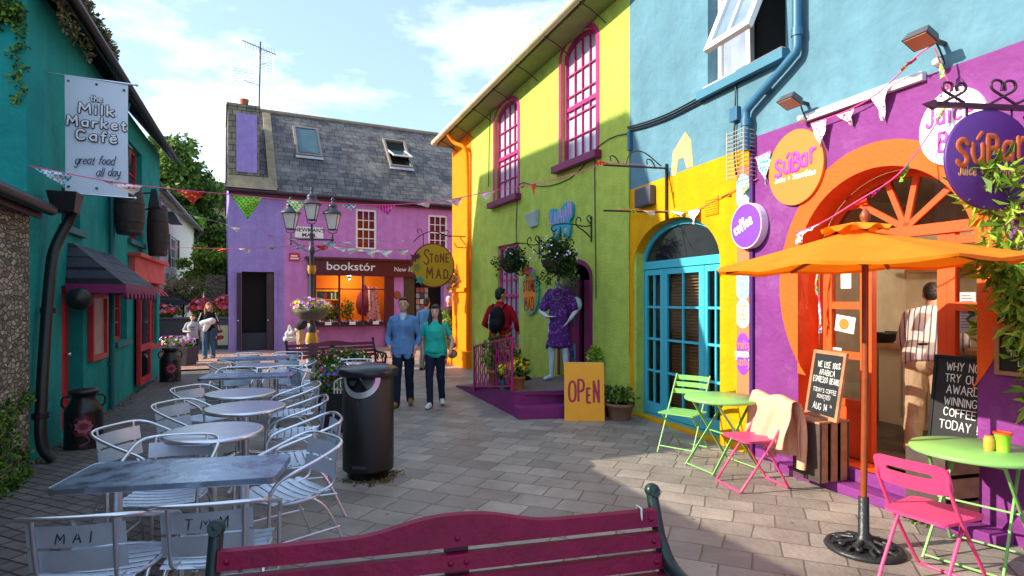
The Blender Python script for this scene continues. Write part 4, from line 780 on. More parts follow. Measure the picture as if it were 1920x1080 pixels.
s_.box(x0, x0 + .08, -.03, .03, -hh, 0); s_.box(x1 - .08, x1, -.03, .03, -hh, 0); s_.box(x0 + .08, x1 - .08, -.028, .028, -hh, -hh + .09); s_.box(x0 + .08, x1 - .08, -.028, .028, -.08, 0); s_.box((x0 + x1) / 2 - .02, (x0 + x1) / 2 + .02, -.026, .026, -hh + .09, -.08)
sa = s_.build('open_casement', M_WHITE, w_); MB(A).quad((x0, 0, -hh), (x1, 0, -hh), (x1, 0, 0), (x0, 0, 0)).build('pane', G_SKY, sa) if False else MB(A).quad((x0 + .08, .005, -hh + .09), (x1 - .08, .005, -hh + .09), (x1 - .08, .005, -.08), (x0 + .08, .005, -.08)).build('pane_glass', mat('blue_grey_glass', '#6f8598', rough=.2, var=.3, vs=2, spec=.3), w_)
m = MB(RW.M); m.box(a - .1, b + .05, -.1, .138, c - .11, c - .003); m.build('sill', mat('blue_sill', '#3f7a94', rough=.7, var=.1), w_, bev=.006); MB(RW.M).box(a - .02, b, -.06, .13, c, c + .03).build('sill_cap', M_WHITE, w_)
# bare patch and vent
m = MB(RW.M); q = [RW.uz(*t) for t in ((1258, 330), (1262, 285), (1285, 247), (1296, 262), (1300, 312), (1288, 316), (1282, 295), (1272, 300), (1268, 330))]; m.prism(q, -.004, .001); m.build('bare_plaster_patch', mat('bare_plaster', '#d8a878', rough=.95, var=.25, vs=8, bump=.4), rb)
# aqua glazed doors in the yellow arch
D = .2; dd = lambda x: RW.uz(x, 600, D)[0]; n = 24
m = MB(RW.M); inn = arch(.0, 1.79, 2.28, 2.281, 2.76, n); m.ring(arch(-.068, 1.848, .032, 2.2, 2.818, n), arch(.0, 1.79, .06, 2.2, 2.74, n), D - .06, D - .001); m.box(0, 1.79, D - .062, D - .003, 2.17, 2.28)
df = m.build('door_frame', M_AQUA, rb); m = MB(RW.M); m.prism(arch(0, 1.79, 2.28, 2.285, 2.74, n), D - .02, D - .015); m.build('fanlight', G_DARK, df)
x0, x1, x2, x3 = .0, dd(1248), dd(1322), 1.79
for (a, b, nx, bl) in ((x0 + .01, x1, 2, 0), (x1 + .04, x2, 2, 1), (x2 + .05, x3 - .01, 2, 0)):
    f = MB(RW.M); z0, z1 = .07, 2.16; f.box(a, a + .06, D - .05, D, z0, z1); f.box(b - .06, b, D - .05, D, z0, z1); f.box(a + .06, b - .06, D - .049, D - .001, z1 - .08, z1); f.box(a + .06, b - .06, D - .049, D - .001, z0, z0 + .16)
    q = (a + b) / 2; f.box(q - .015, q + .015, D - .042, D - .006, z0 + .16, z1 - .08)
    for k in range(1, 4): zz = z0 + .16 + (z1 - z0 - .24) * k / 4; f.box(a + .06, b - .06, D - .044, D - .004, zz - .016, zz + .016)
    dl = f.build('door', M_AQUA, rb); MB(RW.M).quad((a + .06, D - .02, z0), (b - .06, D - .02, z0), (b - .06, D - .02, z1), (a + .06, D - .02, z1)).build('pane', MATS.get('door_glass') or glassmat('door_glass', '#e0e4e4', .3), dl)
    if bl:
        m = MB(RW.M)
        for k in range(46): zz = z0 + .2 + k * .042; m.hexa([(a + .06, D + .03, zz), (b - .06, D + .03, zz), (b - .06, D + .055, zz + .012), (a + .06, D + .055, zz + .012)], [(a + .06, D + .03, zz + .004), (b - .06, D + .03, zz + .004), (b - .06, D + .055, zz + .016), (a + .06, D + .055, zz + .016)])
        m.quad((a, D + .08, z0), (b, D + .08, z0), (b, D + .08, z1), (a, D + .08, z1)); m.build('blind', mat('tan_blind', '#b98c5c', rough=.7), dl)
m = MB(RW.M); m.box(-.06, 1.84, D + .3, D + .32, .03, 2.85); m.build('dark_lobby', mat('brown_room', '#3a2a22', rough=.9, var=.3), rb)
m = MB(RW.M); m.box(x1 - .0, x1 + .035, D - .055, D, .07, 2.16); m.box(x2 + .005, x2 + .045, D - .055, D, .07, 2.16); m.build('mullion', M_AQUA, df)
# juice bar joinery inside the arch
D = .28; du = lambda x: RW.uz(x, 560, D)[0]
j = MB(RW.M); n = 28; j.ring(arch(3.012, 4.658, .2, 2.04, 2.858, n), arch(3.08, 4.6, .2, 2.04, 2.79, n), D, D + .07)
L0, L1, R0, R1 = 3.08, du(1634), du(1757), 4.6
j.box(3.08, 4.6, D - .02, D + .06, 2.26, 2.35); j.box(L1 - .07, L1, D + .001, D + .065, .2, 2.26); j.box(R0, R0 + .07, D + .001, D + .065, .2, 2.26)
hub = (3.9, 2.34)
for t in (38, 78, 112, 148): e = (hub[0] + .9 * math.cos(R(t)), min(2.82, hub[1] + .9 * math.sin(R(t)))); k = min(1, .46 / max(.01, .9 * math.sin(R(t)))) ; j.beam((hub[0], D + .03, hub[1]), (hub[0] + .9 * math.cos(R(t)) * k, D + .03, hub[1] + .9 * math.sin(R(t)) * k), .05, .045, (0, 1, 0))
jf = j.build('door_frame', M_ORANGE, rb); m = MB(RW.M); m.prism(arch(3.08, 4.6, 2.35, 2.36, 2.79, n), D + .03, D + .034); m.build('fanlight', glassmat('brown_glass', '#a89890', .3), jf)
for (a, b, nm) in ((L0, L1 - .07, 'l'), (R0 + .07, R1, 'r')):
    f = MB(RW.M); bars = (.2, .72, 1.18, 1.66, 2.2); f.box(a, a + .07, D + .003, D + .06, .2, 2.258); f.box(b - .05, b, D + .003, D + .06, .2, 2.258)
    for z in bars[1:]: f.box(a + .07, b - .05, D + .005, D + .058, z - .035, z + .035)
    f.box(a + .07, b - .05, D + .02, D + .05, .2, .685); sl = f.build('sidelight', M_ORANGE, rb); MB(RW.M).quad((a + .07, D + .03, .7), (b - .05, D + .03, .7), (b - .05, D + .03, 2.2), (a + .07, D + .03, 2.2)).build('pane', MATS.get('bar_glass') or glassmat('bar_glass', '#b8b0ac', .3), sl)
# interior of the juice bar
M_CREAM = mat('cream_interior', '#eadfc8', rough=.8, var=.15)
m = MB(RW.M); m.quad((2.0, 2.9, .2), (6.5, 2.9, .2), (6.5, 2.9, 3), (2.0, 2.9, 3)); m.quad((2.0, .1, .2), (2.0, 2.9, .2), (2.0, 2.9, 3), (2.0, .1, 3)); m.quad((6.5, .36, .2), (6.5, 2.9, .2), (6.5, 2.9, 3), (6.5, .36, 3)); m.quad((2, .36, 3), (6.5, .36, 3), (6.5, 2.9, 3), (2, 2.9, 3)); m.build('interior_wall', M_CREAM, rb)
m = MB(RW.M); m.box(2.0, 6.5, .0, 2.9, .1, .196); m.build('interior_floor', mat('dark_tile_floor', '#4a4038', rough=.5, var=.25), rb)
m = MB(RW.M); m.box(2.9, 4.9, -.2, -.002, 0, .085); m.build('doorstep', M_PURPLE, rb, bev=.01); m = MB(RW.M); m.box(3.02, 4.65, -.02, .02, .09, .2); m.build('threshold', M_PURPLE, rb)
# ------------------------------------------------------------------ behind the lane: cottage, garden wall, trees
M_CREAMW = mat('cream_render', '#e8e2cc', rough=.85, var=.08, bump=.2, dirt=.15, dh='#b0a890')
CW = Wall((-12.6, 21.0), (-.386, .922))
ct = CW.th('white_cottage', 'cream cottage with black shutters behind the café lane', 'building', 4, 0)
def cr(x0, x1, yt, yb): a, z1 = CW.uz(x0, yt); b, _ = CW.uz(x1, yt); _, z0 = CW.uz(x0, yb); return a, b, z0, z1
ce = CW.uz(363, 500)[0]; cw = cr(318, 333, 440, 500); cw2 = cr(334, 346, 565, 590)
m = MB(CW.M); m.sheet(rect(-1.5, ce, 0, 5.45), [rect(*cw), rect(*cw2)], 0, .15); m.add([(ce, 0, 0), (ce, 6, 0), (ce, 6, 5.45), (ce, 3, 7.6), (ce, 0, 5.45)], [(0, 1, 2, 3, 4)]); m.add([(-1.5, 0, 0), (-1.5, 6, 0), (-1.5, 6, 5.45), (-1.5, 3, 7.6), (-1.5, 0, 5.45)], [(0, 1, 2, 3, 4)]); m.build('wall', M_CREAMW, ct)
m = MB(CW.M); m.prism([(-.3, 5.4), (-.3, 5.55), (3, 7.9), (6.3, 5.55), (6.3, 5.4), (3, 7.7)], -1.7, ce + .2, 'yz'); m.build('roof', M_SLATE_D, ct)
m = MB(CW.M); m.tube([(-1.6, -.36, 5.44), (ce + .2, -.36, 5.44)], .07); m.tube(chaikin([(ce - .2, -.36, 5.4), (ce - .2, -.1, 4.9), (ce - .2, -.08, 0)], 1), .06); m.build('gutter', M_BLACK, ct)
for w in (cw, cw2): window(CW, ct, *w, .06, M_WHITE, G_DARK, 2, 3, fw=.06)
m = MB(CW.M)
for u in (cw[0] - .3, cw[1] + .02): m.box(u, u + .28, -.05, -.002, cw[2], cw[3])
m.build('shutter', M_BLACK, ct); m = MB(CW.M); q = cr(300, 352, 562, 572); m.hexa([(q[0], -1, q[2]), (q[1], -1, q[2]), (q[1], -.002, q[2]), (q[0], -.002, q[2])], [(q[0], -.9, q[2] + .1), (q[1], -.9, q[2] + .1), (q[1], -.002, q[3] + .3), (q[0], -.002, q[3] + .3)]); m.build('lean_to_roof', M_SLATE_D, ct)
hs = thing('distant_house', 'small white house with slate roof glimpsed beyond the trees', 'building', px(405, 565, 46))
a = px(392, 372, 46); m = MB(frame((a.x, a.y, 0), R(25))); m.box(0, 5, 0, 5, 0, a.z - .2); m.build('wall', M_CREAMW, hs); m = MB(frame((a.x, a.y, 0), R(25))); m.prism([(-.4, a.z - .3), (2.5, a.z + 1.8), (5.4, a.z - .3)], -.3, 5.3, 'yz'); m.build('roof', M_SLATE, hs)
# garden retaining wall
A, B = Vector((-13.9, 20.0, 0)), Vector((-9.75, 20.9, 0)); GWL = Wall((A.x, A.y), (B.x - A.x, B.y - A.y)); ln = (B - A).length
gw = GWL.th('garden_wall', 'dark grey rendered garden wall below the red geraniums', 'wall', ln / 2, 0)
m = MB(GWL.M); m.box(0, ln, 0, .35, 0, 1.08); m.build('wall', mat('grey_render', '#4a4a54', rough=.85, var=.15, bump=.2, dirt=.3), gw); m = MB(GWL.M); m.box(-.03, ln, -.05, .4, 1.083, 1.14); m.build('coping', mat('grey_coping', '#5c5c66', rough=.8), gw, bev=.01)
m = MB(GWL.M); q = GWL.uz(428, 640)[0]; m.box(q - .34, q, -.04, -.003, .15, .85); m.build('wall_hatch', mat('cream_hatch', '#c8b890', rough=.6), gw)
def geranium(name, label, x, y, rx, rz_, n, pet, group='flowers on the garden wall'):
    u, z = GWL.uz(x, y, .35); t = GWL.th(name, label, 'flowers', u, 1.14, .35, group); m = MB(GWL.M); m.leaves((u, .4, 1.12 + rz_), (rx, .3, rz_), n, .13, 3, base=len(pet)); m.flowers((u, .32, 1.12 + rz_ * 1.1), (rx * .95, .32, rz_), int(n * .2), .085, len(pet)); m.build('blooms', pet + LEAFL, t)
geranium('red_geraniums', 'red geraniums on the garden wall behind the mother', 378, 590, .45, .32, 500, [FLW['red'], FLW['red'], FLW['pink']])
geranium('red_geraniums', 'red geraniums on the garden wall next to the purple bookshop', 422, 590, .38, .38, 600, [FLW['red'], FLW['pink'], FLW['red']])
geranium('pink_geraniums', 'pale pink geraniums on the garden wall near the café end', 308, 590, .5, .22, 500, [FLW['pink'], FLW['red']])
sh = GWL.th('pillar', 'stubby grey stone pillar among shrubs behind the garden wall', 'pillar', GWL.uz(407, 580, 2)[0], 0, 2); m = MB(GWL.M); q = GWL.uz(408, 560, 2); m.box(q[0] - .35, q[0] + .35, 1.7, 2.3, 0, 2.7); m.build('shaft', M_STONE, sh)
def tree(name, label, base, H, cr_, n, size, mats, trunk=.25, group='trees behind the lane', clump=40, zc=.62, seed=1):
    random.seed(seed); t = thing(name, label, 'tree', base, 0, group); b = Vector(base); m = MB()
    m.tube([b, b + Vector((.1, .1, H * .3)), b + Vector((.2, 0, H * .55)), b + Vector((.1, .1, H * .8))], [trunk, trunk * .75, trunk * .5, trunk * .15], 9)
    cs = []
    for i in range(clump):
        d = Vector((random.gauss(0, 1), random.gauss(0, 1), random.gauss(0, 1))).normalized() * (random.random() ** .45); c = b + Vector((d.x * cr_[0], d.y * cr_[1], H * zc + d.z * cr_[2])); cs.append(c)
    for c in cs[:: 3]: a = b + Vector((.12, .05, H * random.uniform(.25, .6))); m.tube([a, a.lerp(c, .55) + Vector((0, 0, .2)), c], [trunk * .3, trunk * .18, .02], 6)
    m.build('trunk', mat('bark', '#4a3c2c', rough=.95, var=.3, vs=8, bump=.5), t)
    m = MB()
    for c in cs: r = random.uniform(.55, 1.0) * cr_[0] * .34; m.leaves(c, (r, r, r * .75), n, size, len(mats), shell=.4)
    m.build('crown', mats, t); return t
TG = [leafmat('oak_leaf', '#46642a'), leafmat('oak_leaf_dark', '#34501f'), leafmat('oak_leaf_pale', '#78923c')]  # leaf tones mixed at random from leaf to leaf
tree('oak_tree', 'tall dark green tree above the cottage roof', (px(303, 565, 40).x, 40, 0), 13.8, (3.6, 3.4, 4.4), 330, .34, TG, .35, clump=70, zc=.64, seed=3)
tree('broad_tree', 'dark rounded tree filling the gap beside the purple bookshop', (px(388, 565, 44).x, 44, 0), 11.5, (3.6, 3.4, 4.2), 300, .34, TG, .35, clump=60, zc=.55, seed=5)
tree('olive_tree', 'paler yellow green tree top behind the distant house', (px(372, 565, 52).x, 52, 0), 13.6, (2.6, 2.6, 2.8), 260, .36, [leafmat('olive_leaf', '#6a7038'), leafmat('olive_leaf_dark', '#4e5a2a'), TG[0]], .3, clump=36, zc=.78, seed=8)
tree('dark_evergreen', 'low dark evergreen behind the white cottage', (px(340, 565, 47).x, 47, 0), 9, (5.2, 3, 3.8), 260, .34, TG[:2], .35, clump=60, zc=.5, seed=18)
tree('lime_shrub', 'lime green leafy shrub tree in the garden beside the bookshop', (px(398, 565, 25).x, 25, 0), 4.4, (1.15, 1.1, 1.0), 170, .15, LEAFL, .09, clump=34, zc=.72, seed=11)
tree('bare_shrub', 'straggly pale brown shrub climbing over the garden wall', (px(335, 565, 22.3).x, 22.3, 0), 2.9, (1.5, .6, .55), 60, .1, [leafmat('dry_leaf', '#9a8460'), LEAF[2], leafmat('dry_leaf_pale', '#b8a684')], .05, clump=36, zc=.74, seed=14)
random.seed(21)
# ------------------------------------------------------------------ aluminium café tables and chairs
def make_chair():
    t = thing('cafe_chair', 'x', 'chair'); r = .0112
    h = [(-.255, -.24, .52), (-.262, -.2, .59), (-.268, -.08, .63), (-.272, .1, .685), (-.258, .25, .74), (-.17, .3, .755), (0, .31, .755)]
    h = h + [(-x, y, z) for x, y, z in reversed(h[:-1])]
    m = MB(); m.tube(chaikin(h, 2), r, 10); m.build('arm_hoop', M_STEEL, t)
    for s in (-1, 1):
        m = MB(); m.tube([(s * .245, -.25, .0), (s * .25, -.246, .42), (s * .255, -.24, .53)], r, 10); m.lathe([(.016, 0), (.016, .015)], (s * .245, -.25, 0), 10); l = m.build('leg', M_STEEL, t)
        m = MB(); m.tube(chaikin([(s * .215, .05, .425), (s * .225, .16, .34), (s * .25, .31, 0)], 2), r, 10); m.build('leg', M_STEEL, t)
        m = MB(); m.tube(chaikin([(s * .15, .12, .425), (s * .155, .235, .44), (s * .16, .255, .5), (s * .165, .285, .755)], 2), .01, 8); m.build('back_upright', M_STEEL, t)
        m = MB(); m.tube([(s * .247, -.247, .2), (s * .24, .245, .19)], .008, 8); m.build('stretcher', M_STEEL, t)
    m = MB(); m.tube([(-.247, -.245, .18), (.247, -.245, .18)], .008, 8); m.build('stretcher', M_STEEL, t)
    m = MB(); m.tube(chaikin([(-.24, -.23, .425), (.24, -.23, .425), (.22, .2, .425), (-.22, .2, .425)], 2, True), .011, 8, True)
    for i in range(7):
        y = -.21 + i * .062; w = .235 - .003 * i
        m.grid(lambda a, b: (-w + 2 * w * a, y + .052 * b, .438 + .006 * math.sin(b * 3.14) - .014 * math.sin(a * 3.14)), 8, 3)
    m.build('seat', M_SLAT, t)
    for z0, z1, nm in ((.50, .60, 'back_slat'), (.615, .715, 'back_slat')):
        m = MB()
        for o in (0, .004): m.grid(lambda a, b: (-.2 + .4 * a, .262 + .03 * (b * (z1 - z0) + z0 - .5) / .2 + .03 * (1 - (2 * a - 1) ** 2) - .035 + o, z0 + (z1 - z0) * b), 12, 4)
        m.build(nm, M_SLAT, t)
    return t
def make_round(r=.345):
    t = thing('round_table', 'x', 'table'); m = MB(); m.lathe([(0, .7), (r - .02, .7), (r, .705), (r + .002, .716), (r - .004, .728), (r - .014, .73), (0, .73)], n=48); tp = m.build('tabletop', M_STEELTOP, t); m = MB(); m.lathe([(r - .006, .699), (r + .004, .704), (r + .006, .716), (r + .002, .7315), (r - .012, .7325)], n=48); m.build('rim', M_STEEL, tp)
    m = MB(); m.tube([(0, 0, .08), (0, 0, .7)], .032, 14); m.lathe([(.12, .69), (.12, .698)], n=16); m.build('column', M_STEEL, t)
    m = MB()
    for k in range(4): a = R(45 + 90 * k); c, s = math.cos(a), math.sin(a); m.tube(chaikin([(0, 0, .1), (c * .12, s * .12, .07), (c * .29, s * .29, .02)], 2), [.03] * 9 + [.02] * 1 if False else .022, 8)
    m.build('foot', M_STEEL, t); return t
def make_rect(w=1.12, d=.52):
    t = thing('rectangular_table', 'x', 'table'); m = MB(); o = []
    for sx, sy in ((1, 1), (-1, 1), (-1, -1), (1, -1)):
        for k in range(5): a = math.atan2(sy, sx) + R(-45 + 22.5 * k); o.append((sx * (w / 2 - .05) + .05 * math.cos(a), sy * (d / 2 - .05) + .05 * math.sin(a)))
    m.prism(o, .7, .73, 'xy'); m.build('tabletop', M_STEELTOP, t, bev=.006)
    for s in (-1, 1):
        m = MB(); m.tube([(s * w * .3, 0, .06), (s * w * .3, 0, .7)], .03, 14); m.build('column', M_STEEL, t)
        m = MB(); m.tube(chaikin([(s * w * .3, -d * .45, .02), (s * w * .3, -.06, .07), (s * w * .3, .06, .07), (s * w * .3, d * .45, .02)], 2), .022, 8); m.build('foot', M_STEEL, t)
    return t
chair0, round0, rect0 = make_chair(), make_round(), make_rect()
GT, GC = 'steel café tables along the lane', 'aluminium café chairs along the lane'
put(rect0, 1, (-1.90, 3.37, 0), R(10.8), 'long wet rectangular steel table closest to the wooden bench', GT)
put(rect0, 0, (-3.46, 7.72, 0), R(14), 'rectangular steel table in the middle of the lane beyond the round tables', GT)
put(rect0, 0, (-4.42, 10.1, 0), R(18), 'rectangular steel table at the far end of the row by the plum bench', GT)
put(round0, 1, (-2.235, 4.39, 0), .3, 'round wet steel table just behind the long rectangular one', GT)
put(round0, 0, (-2.45, 5.39, 0), .7, 'second round steel table from the front of the row', GT)
put(round0, 0, (-2.89, 6.24, 0), .2, 'third round steel table, before the middle rectangular table', GT)
put(round0, 0, (-3.86, 8.95, 0), .5, 'round steel table between the two farther rectangular tables', GT)
ft = put(round0, 0, (-2.5, 8.8, 0), .5, 'round steel table with a reddish top behind the black litter bin', GT)
chs = [(-1.98, 2.86, 190, 'aluminium chair with MAI scratched into its back slat'), (-1.5, 3.02, 194, 'aluminium chair with TMM scratched into its back slat'),
 (-2.27, 3.86, 12, 'aluminium chair behind the long wet table, on its teal wall side'), (-1.5, 3.92, 318, 'aluminium chair at the long wet table, on its litter bin side'),
 (-2.74, 4.42, 80, 'aluminium chair on the teal wall side of the first round table'), (-1.7, 4.72, 296, 'aluminium chair turned sideways on the litter bin side of the first round table'),
 (-2.95, 5.46, 75, 'aluminium chair on the teal wall side of the second round table'), (-2.1, 5.66, 290, 'aluminium chair on the litter bin side of the second round table'),
 (-3.34, 6.42, 70, 'aluminium chair on the teal wall side of the third round table'), (-2.5, 6.66, 292, 'aluminium chair on the planter side of the third round table'),
 (-3.2, 8.28, 10, 'aluminium chair behind the middle rectangular table, on its planter side'), (-3.85, 8.12, 12, 'aluminium chair behind the middle rectangular table, on its teal wall side'),
 (-4.3, 9.05, 80, 'aluminium chair on the teal wall side of the far round table'), (-3.38, 9.15, 285, 'aluminium chair on the plum bench side of the far round table'),
 (-4.72, 10.45, 20, 'aluminium chair behind the farthest rectangular table, nearer the milk churns'), (-4.1, 10.65, 15, 'aluminium chair behind the farthest rectangular table, nearer the plum bench'),
 (-2.5, 9.28, 5, 'aluminium chair half hidden behind the reddish round table'), (-2.88, 8.5, 130, 'aluminium chair drawn up to the reddish round table beside the flower planters')]
chobj = []
for i, (x, y, a, lb) in enumerate(chs): chobj.append(put(chair0, i == 0, (x, y, 0), R(a), lb, GC))
for o, w, k in ((chobj[0], 'MAI', .05), (chobj[1], 'TMM', .055)):      # scratched letters on two back slats (read from behind)
    MW[o] = frame(o.location, o.rotation_euler.z); m = MB(MW[o] @ Matrix.Rotation(math.pi, 4, 'Z'))
    hand(m, w, k, 0, .64, -.285, .005, gap=.7, slant=.1, jit=.1, th=1.0, seed=4); m.build('scratched_letters', M_BLACK, o)
# ------------------------------------------------------------------ benches
M_CRIM = mat('crimson_gloss', '#850839', rough=.5, var=.2, vs=7, bump=.25, bs=34, spec=.3, dirt=.25, dh='#5a0628', ds=5); M_GRN = mat('dark_green_iron', '#16302f', rough=.4, var=.15)
def make_bench(L, label, loc, rz, wood, iron, humpy=True):
    t = thing('park_bench', label, 'bench', loc, rz, None); M = MW[t]; back = lambda z: .16 + (z - .42) * .3      # back leans away
    hw = L / 2
    def slat(z0, z1, top=None):
        m = MB(M); n = 48; o = []
        for i in range(n + 1): x = -hw + .02 + (L - .04) * i / n; o.append((x, z0))
        for i in range(n, -1, -1): x = -hw + .02 + (L - .04) * i / n; o.append((x, (top(x) if top else z1)))
        N = len(o); v = [(x, back(z) - .025, z) for x, z in o] + [(x, back(z) + .01, z) for x, z in o]
        tr = tessellate_polygon([[Vector((p[0], p[1], 0)) for p in o]]); m.add(v, [tuple(q) for q in tr] + [tuple(i + N for i in reversed(q)) for q in tr] + [(i, (i + 1) % N, (i + 1) % N + N, i + N) for i in range(N)])
        return m.build('back_slat', wood, t, bev=.005)
    hump = lambda x: .835 + .05 * math.exp(-(x / (hw * .36)) ** 4 * .9) * (.5 + .5 * math.cos(min(1, abs(x) / (hw * .62)) * math.pi)) * 1.0
    slat(.776, .835, hump)
    for z in (.697, .622, .547): slat(z, z + .054)
    for k in range(5): m = MB(M); y = -.34 + k * .105; m.box(-hw + .02, hw - .02, y, y + .085, .42 - .012 * k, .45 - .012 * k); m.build('seat_slat', wood, t, bev=.005)
    for s in (-1, 1):
        m = MB(M); x = s * hw; P = lambda l: [(x, a, b) for a, b in l]
        m.tube(chaikin(P([(.31, 0), (.24, .2), (.17, .42), (.24, .65), (.325, .84), (.34, .885), (.31, .9)]), 2), .028, 8, flat=((1, 0, 0), .9))
        m.tube(chaikin(P([(.27, .72), (.18, .63), (0, .62), (-.25, .63), (-.36, .6), (-.37, .54), (-.33, .5), (-.31, .3), (-.36, 0)]), 2), .026, 8, flat=((1, 0, 0), 1.0))
        m.tube(chaikin(P([(.2, .4), (0, .39), (-.34, .41)]), 1), .026, 8); m.tube(chaikin(P([(.22, .55), (.1, .5), (.02, .55), (.08, .6), (.14, .55), (.05, .45)]), 2), .014, 6); m.tube(chaikin(P([(-.05, .6), (-.18, .52), (-.26, .56), (-.2, .6), (-.14, .52), (-.22, .43)]), 2), .014, 6)
        m.ball((x, .338, .893), (.032, .032, .03)); m.build('end_casting', iron, t)
    m = MB(M); m.hexa([(-.045, back(.4) + .012, .40), (.045, back(.4) + .012, .40), (.045, back(.4) + .05, .40), (-.045, back(.4) + .05, .40)], [(-.045, back(.83) + .012, .83), (.045, back(.83) + .012, .83), (.045, back(.83) + .05, .83), (-.045, back(.83) + .05, .83)]); m.build('back_strut', mat('dark_plum_wood', '#2c0c18', rough=.5), t)
    for zz in (.805, .724, .649, .574):
        for x in ([0] if zz > .8 else [-.03, .03]) + [-hw + .05, hw - .05]:
            b = MB(M); b.lathe([(0, -.008), (.008, -.006), (.011, 0)], (x, back(zz) - .027, zz), 10, 'y'); b.build('bolt', wood, t)
    return t
pl, prt = Vector((-1.05, 2.08)), Vector((.60, 2.50)); d = prt - pl; rz = math.atan2(d.y, d.x); nrm = Vector((math.sin(rz), -math.cos(rz))); c = (pl + prt) / 2 + nrm * .33
bn = make_bench(d.length, 'crimson slatted bench with dark green iron ends close to the viewer', (c.x, c.y, 0), rz, M_CRIM, M_GRN)
m = MB(MW[bn]); x = d.length / 2 - .09; m.ring([(x - 1, 0)] * 0 or rect(x, x, 0, 0), rect(x, x, 0, 0), 0, 0)
m = MB(MW[bn]); m.tube([(x, .25, .77), (x, .258, .85), (x, .30, .85), (x, .295, .77)], .004, 6, True); m.build('cable_tie', M_WHITE, bn)
pl, prt = Vector((-4.5, 11.7)), Vector((-3.02, 12.75)); d = prt - pl; rz = math.atan2(d.y, d.x); nrm = Vector((math.sin(rz), -math.cos(rz))); c = (pl + prt) / 2 + nrm * .33
make_bench(d.length, 'plum slatted bench in front of the bookshop lamp post', (c.x, c.y, 0), rz, mat('plum_gloss', '#6a1238', rough=.4, var=.15), M_BLACK)
# ------------------------------------------------------------------ litter bin
lb = thing('litter_bin', 'tall black cylindrical litter bin with a silver rimmed mouth', 'bin', (-1.40, 5.72, 0), R(-6)); M = MW[lb]
M_BIN = mat('bin_black', '#07080a', rough=.38, var=.2, bump=.25, bs=220, spec=.6)
m = MB(M); m.lathe([(.19, 0), (.2, .02), (.2, .075), (.24, .08), (.243, .1), (.243, .99), (.235, 1.0)], n=48); m.build('drum', M_BIN, lb)
m = MB(M); m.lathe([(.28, .985), (.285, 1.0), (.285, 1.045), (.27, 1.058), (.2, 1.082), (.1, 1.095), (0, 1.098)], n=48); m.build('lid', mat('bin_lid', '#15181d', rough=.28, var=.15), lb)
fr_ = lambda a, z, r: (r * math.sin(a), -r * math.cos(a), z)
n = 24; om, im = [], []
for i in range(n + 1): t = math.pi + math.pi * i / n; om.append((.8 * math.cos(t), .982 + .19 * math.sin(t) * 1.0)); im.append((.6 * math.cos(t), .982 + .135 * math.sin(t)))
m = MB(M); v = [fr_(a, z, .252) for a, z in om] + [fr_(a, z, .252) for a, z in im]; m.add(v, [(i, i + 1, n + 2 + i, n + 1 + i) for i in range(n)]); v2 = [fr_(a, z, .243) for a, z in om]; m.add(v[:n + 1] + v2, [(i + 1, i, n + 1 + i, n + 2 + i) for i in range(n)]); m.build('mouth_rim', M_STEEL, lb)
m = MB(M); v = [fr_(a, z, .2465) for a, z in im] ; m.add(v + [fr_(0, .982, .2465)], [(i, i + 1, n + 1) for i in range(n)]); mo = m.build('mouth', mat('mouth_mirror', '#3a3c40', rough=.12, metal=1, var=.3, vs=12), lb)
m = MB(M); o = [fr_(.09 * math.cos(t), .76 + .04 * math.sin(t), .2445) for t in [2 * math.pi * i / 20 for i in range(20)]]; m.tube(o, .003, 5, True); o = [fr_(.055 * math.cos(t), .76 + .025 * math.sin(t), .2445) for t in [2 * math.pi * i / 16 for i in range(16)]]; m.tube(o, .002, 5, True); m.tube([fr_(0, .73, .2445), fr_(.02, .45, .2445)], .0012, 5); m.build('embossed_mark', mat('bin_mark', '#3a3b40', rough=.5), lb)
MB(M).box(-.07, .06, -.2465, -.24, .13, .155).build('maker_plate', mat('bin_mark', '#3a3b40'), lb)
# ------------------------------------------------------------------ square black planters
def planter(label, loc, s, h, rad, fl, n=500):
    t = thing('flower_planter', label, 'planter', loc, R(12), 'black planters beside the tables'); M = MW[t]; m = MB(M); k = s * .46
    m.hexa([(-k, -k, .02), (k, -k, .02), (k, k, .02), (-k, k, .02)], [(-s / 2, -s / 2, h), (s / 2, -s / 2, h), (s / 2, s / 2, h), (-s / 2, s / 2, h)]); m.box(-s / 2 - .02, s / 2 + .02, -s / 2 - .02, s / 2 + .02, h + .002, h + .04); m.build('tub', mat('planter_black', '#131417', rough=.5, var=.15), t, bev=.012)
    m = MB(M); m.leaves((0, 0, h + rad[2] * .7), rad, n, .075, 3); m.build('foliage', LEAF, t)
    m = MB(M); m.flowers((0, 0, h + rad[2] * .75), rad, int(n * .09), .03, len(fl)); m.build('blooms', fl, t); return t
planter('black square planter with red and blue flowers beside the litter bin', (-2.3, 7.75, 0), .46, .5, (.32, .3, .22), [FLW['red'], FLW['blue'], FLW['blue']], 650)
planter('black planter full of pale and pink flowers behind the reddish table', (-2.92, 10.1, 0), .5, .48, (.52, .3, .24), [FLW['white'], FLW['pink'], FLW['red']], 900)
t = thing('toy_fence', 'tiny white arched fence panel stuck in the planter flowers', 'ornament', (-2.17, 7.5, .54), R(5)); M = MW[t]; m = MB(M)
for i in range(6): x = -.1 + i * .04; m.box(x - .006, x + .006, -.01, .01, -.02, .1 + .05 * math.sin((i + .5) / 6 * 3.14))
m.box(-.11, .11, -.012, -.006, .03, .045); m.tube([(-.1 + .2 * i / 10, 0, .12 + .06 * math.sin(i / 10 * 3.14)) for i in range(11)], .008, 6); m.build('pickets', M_WHITE, t)
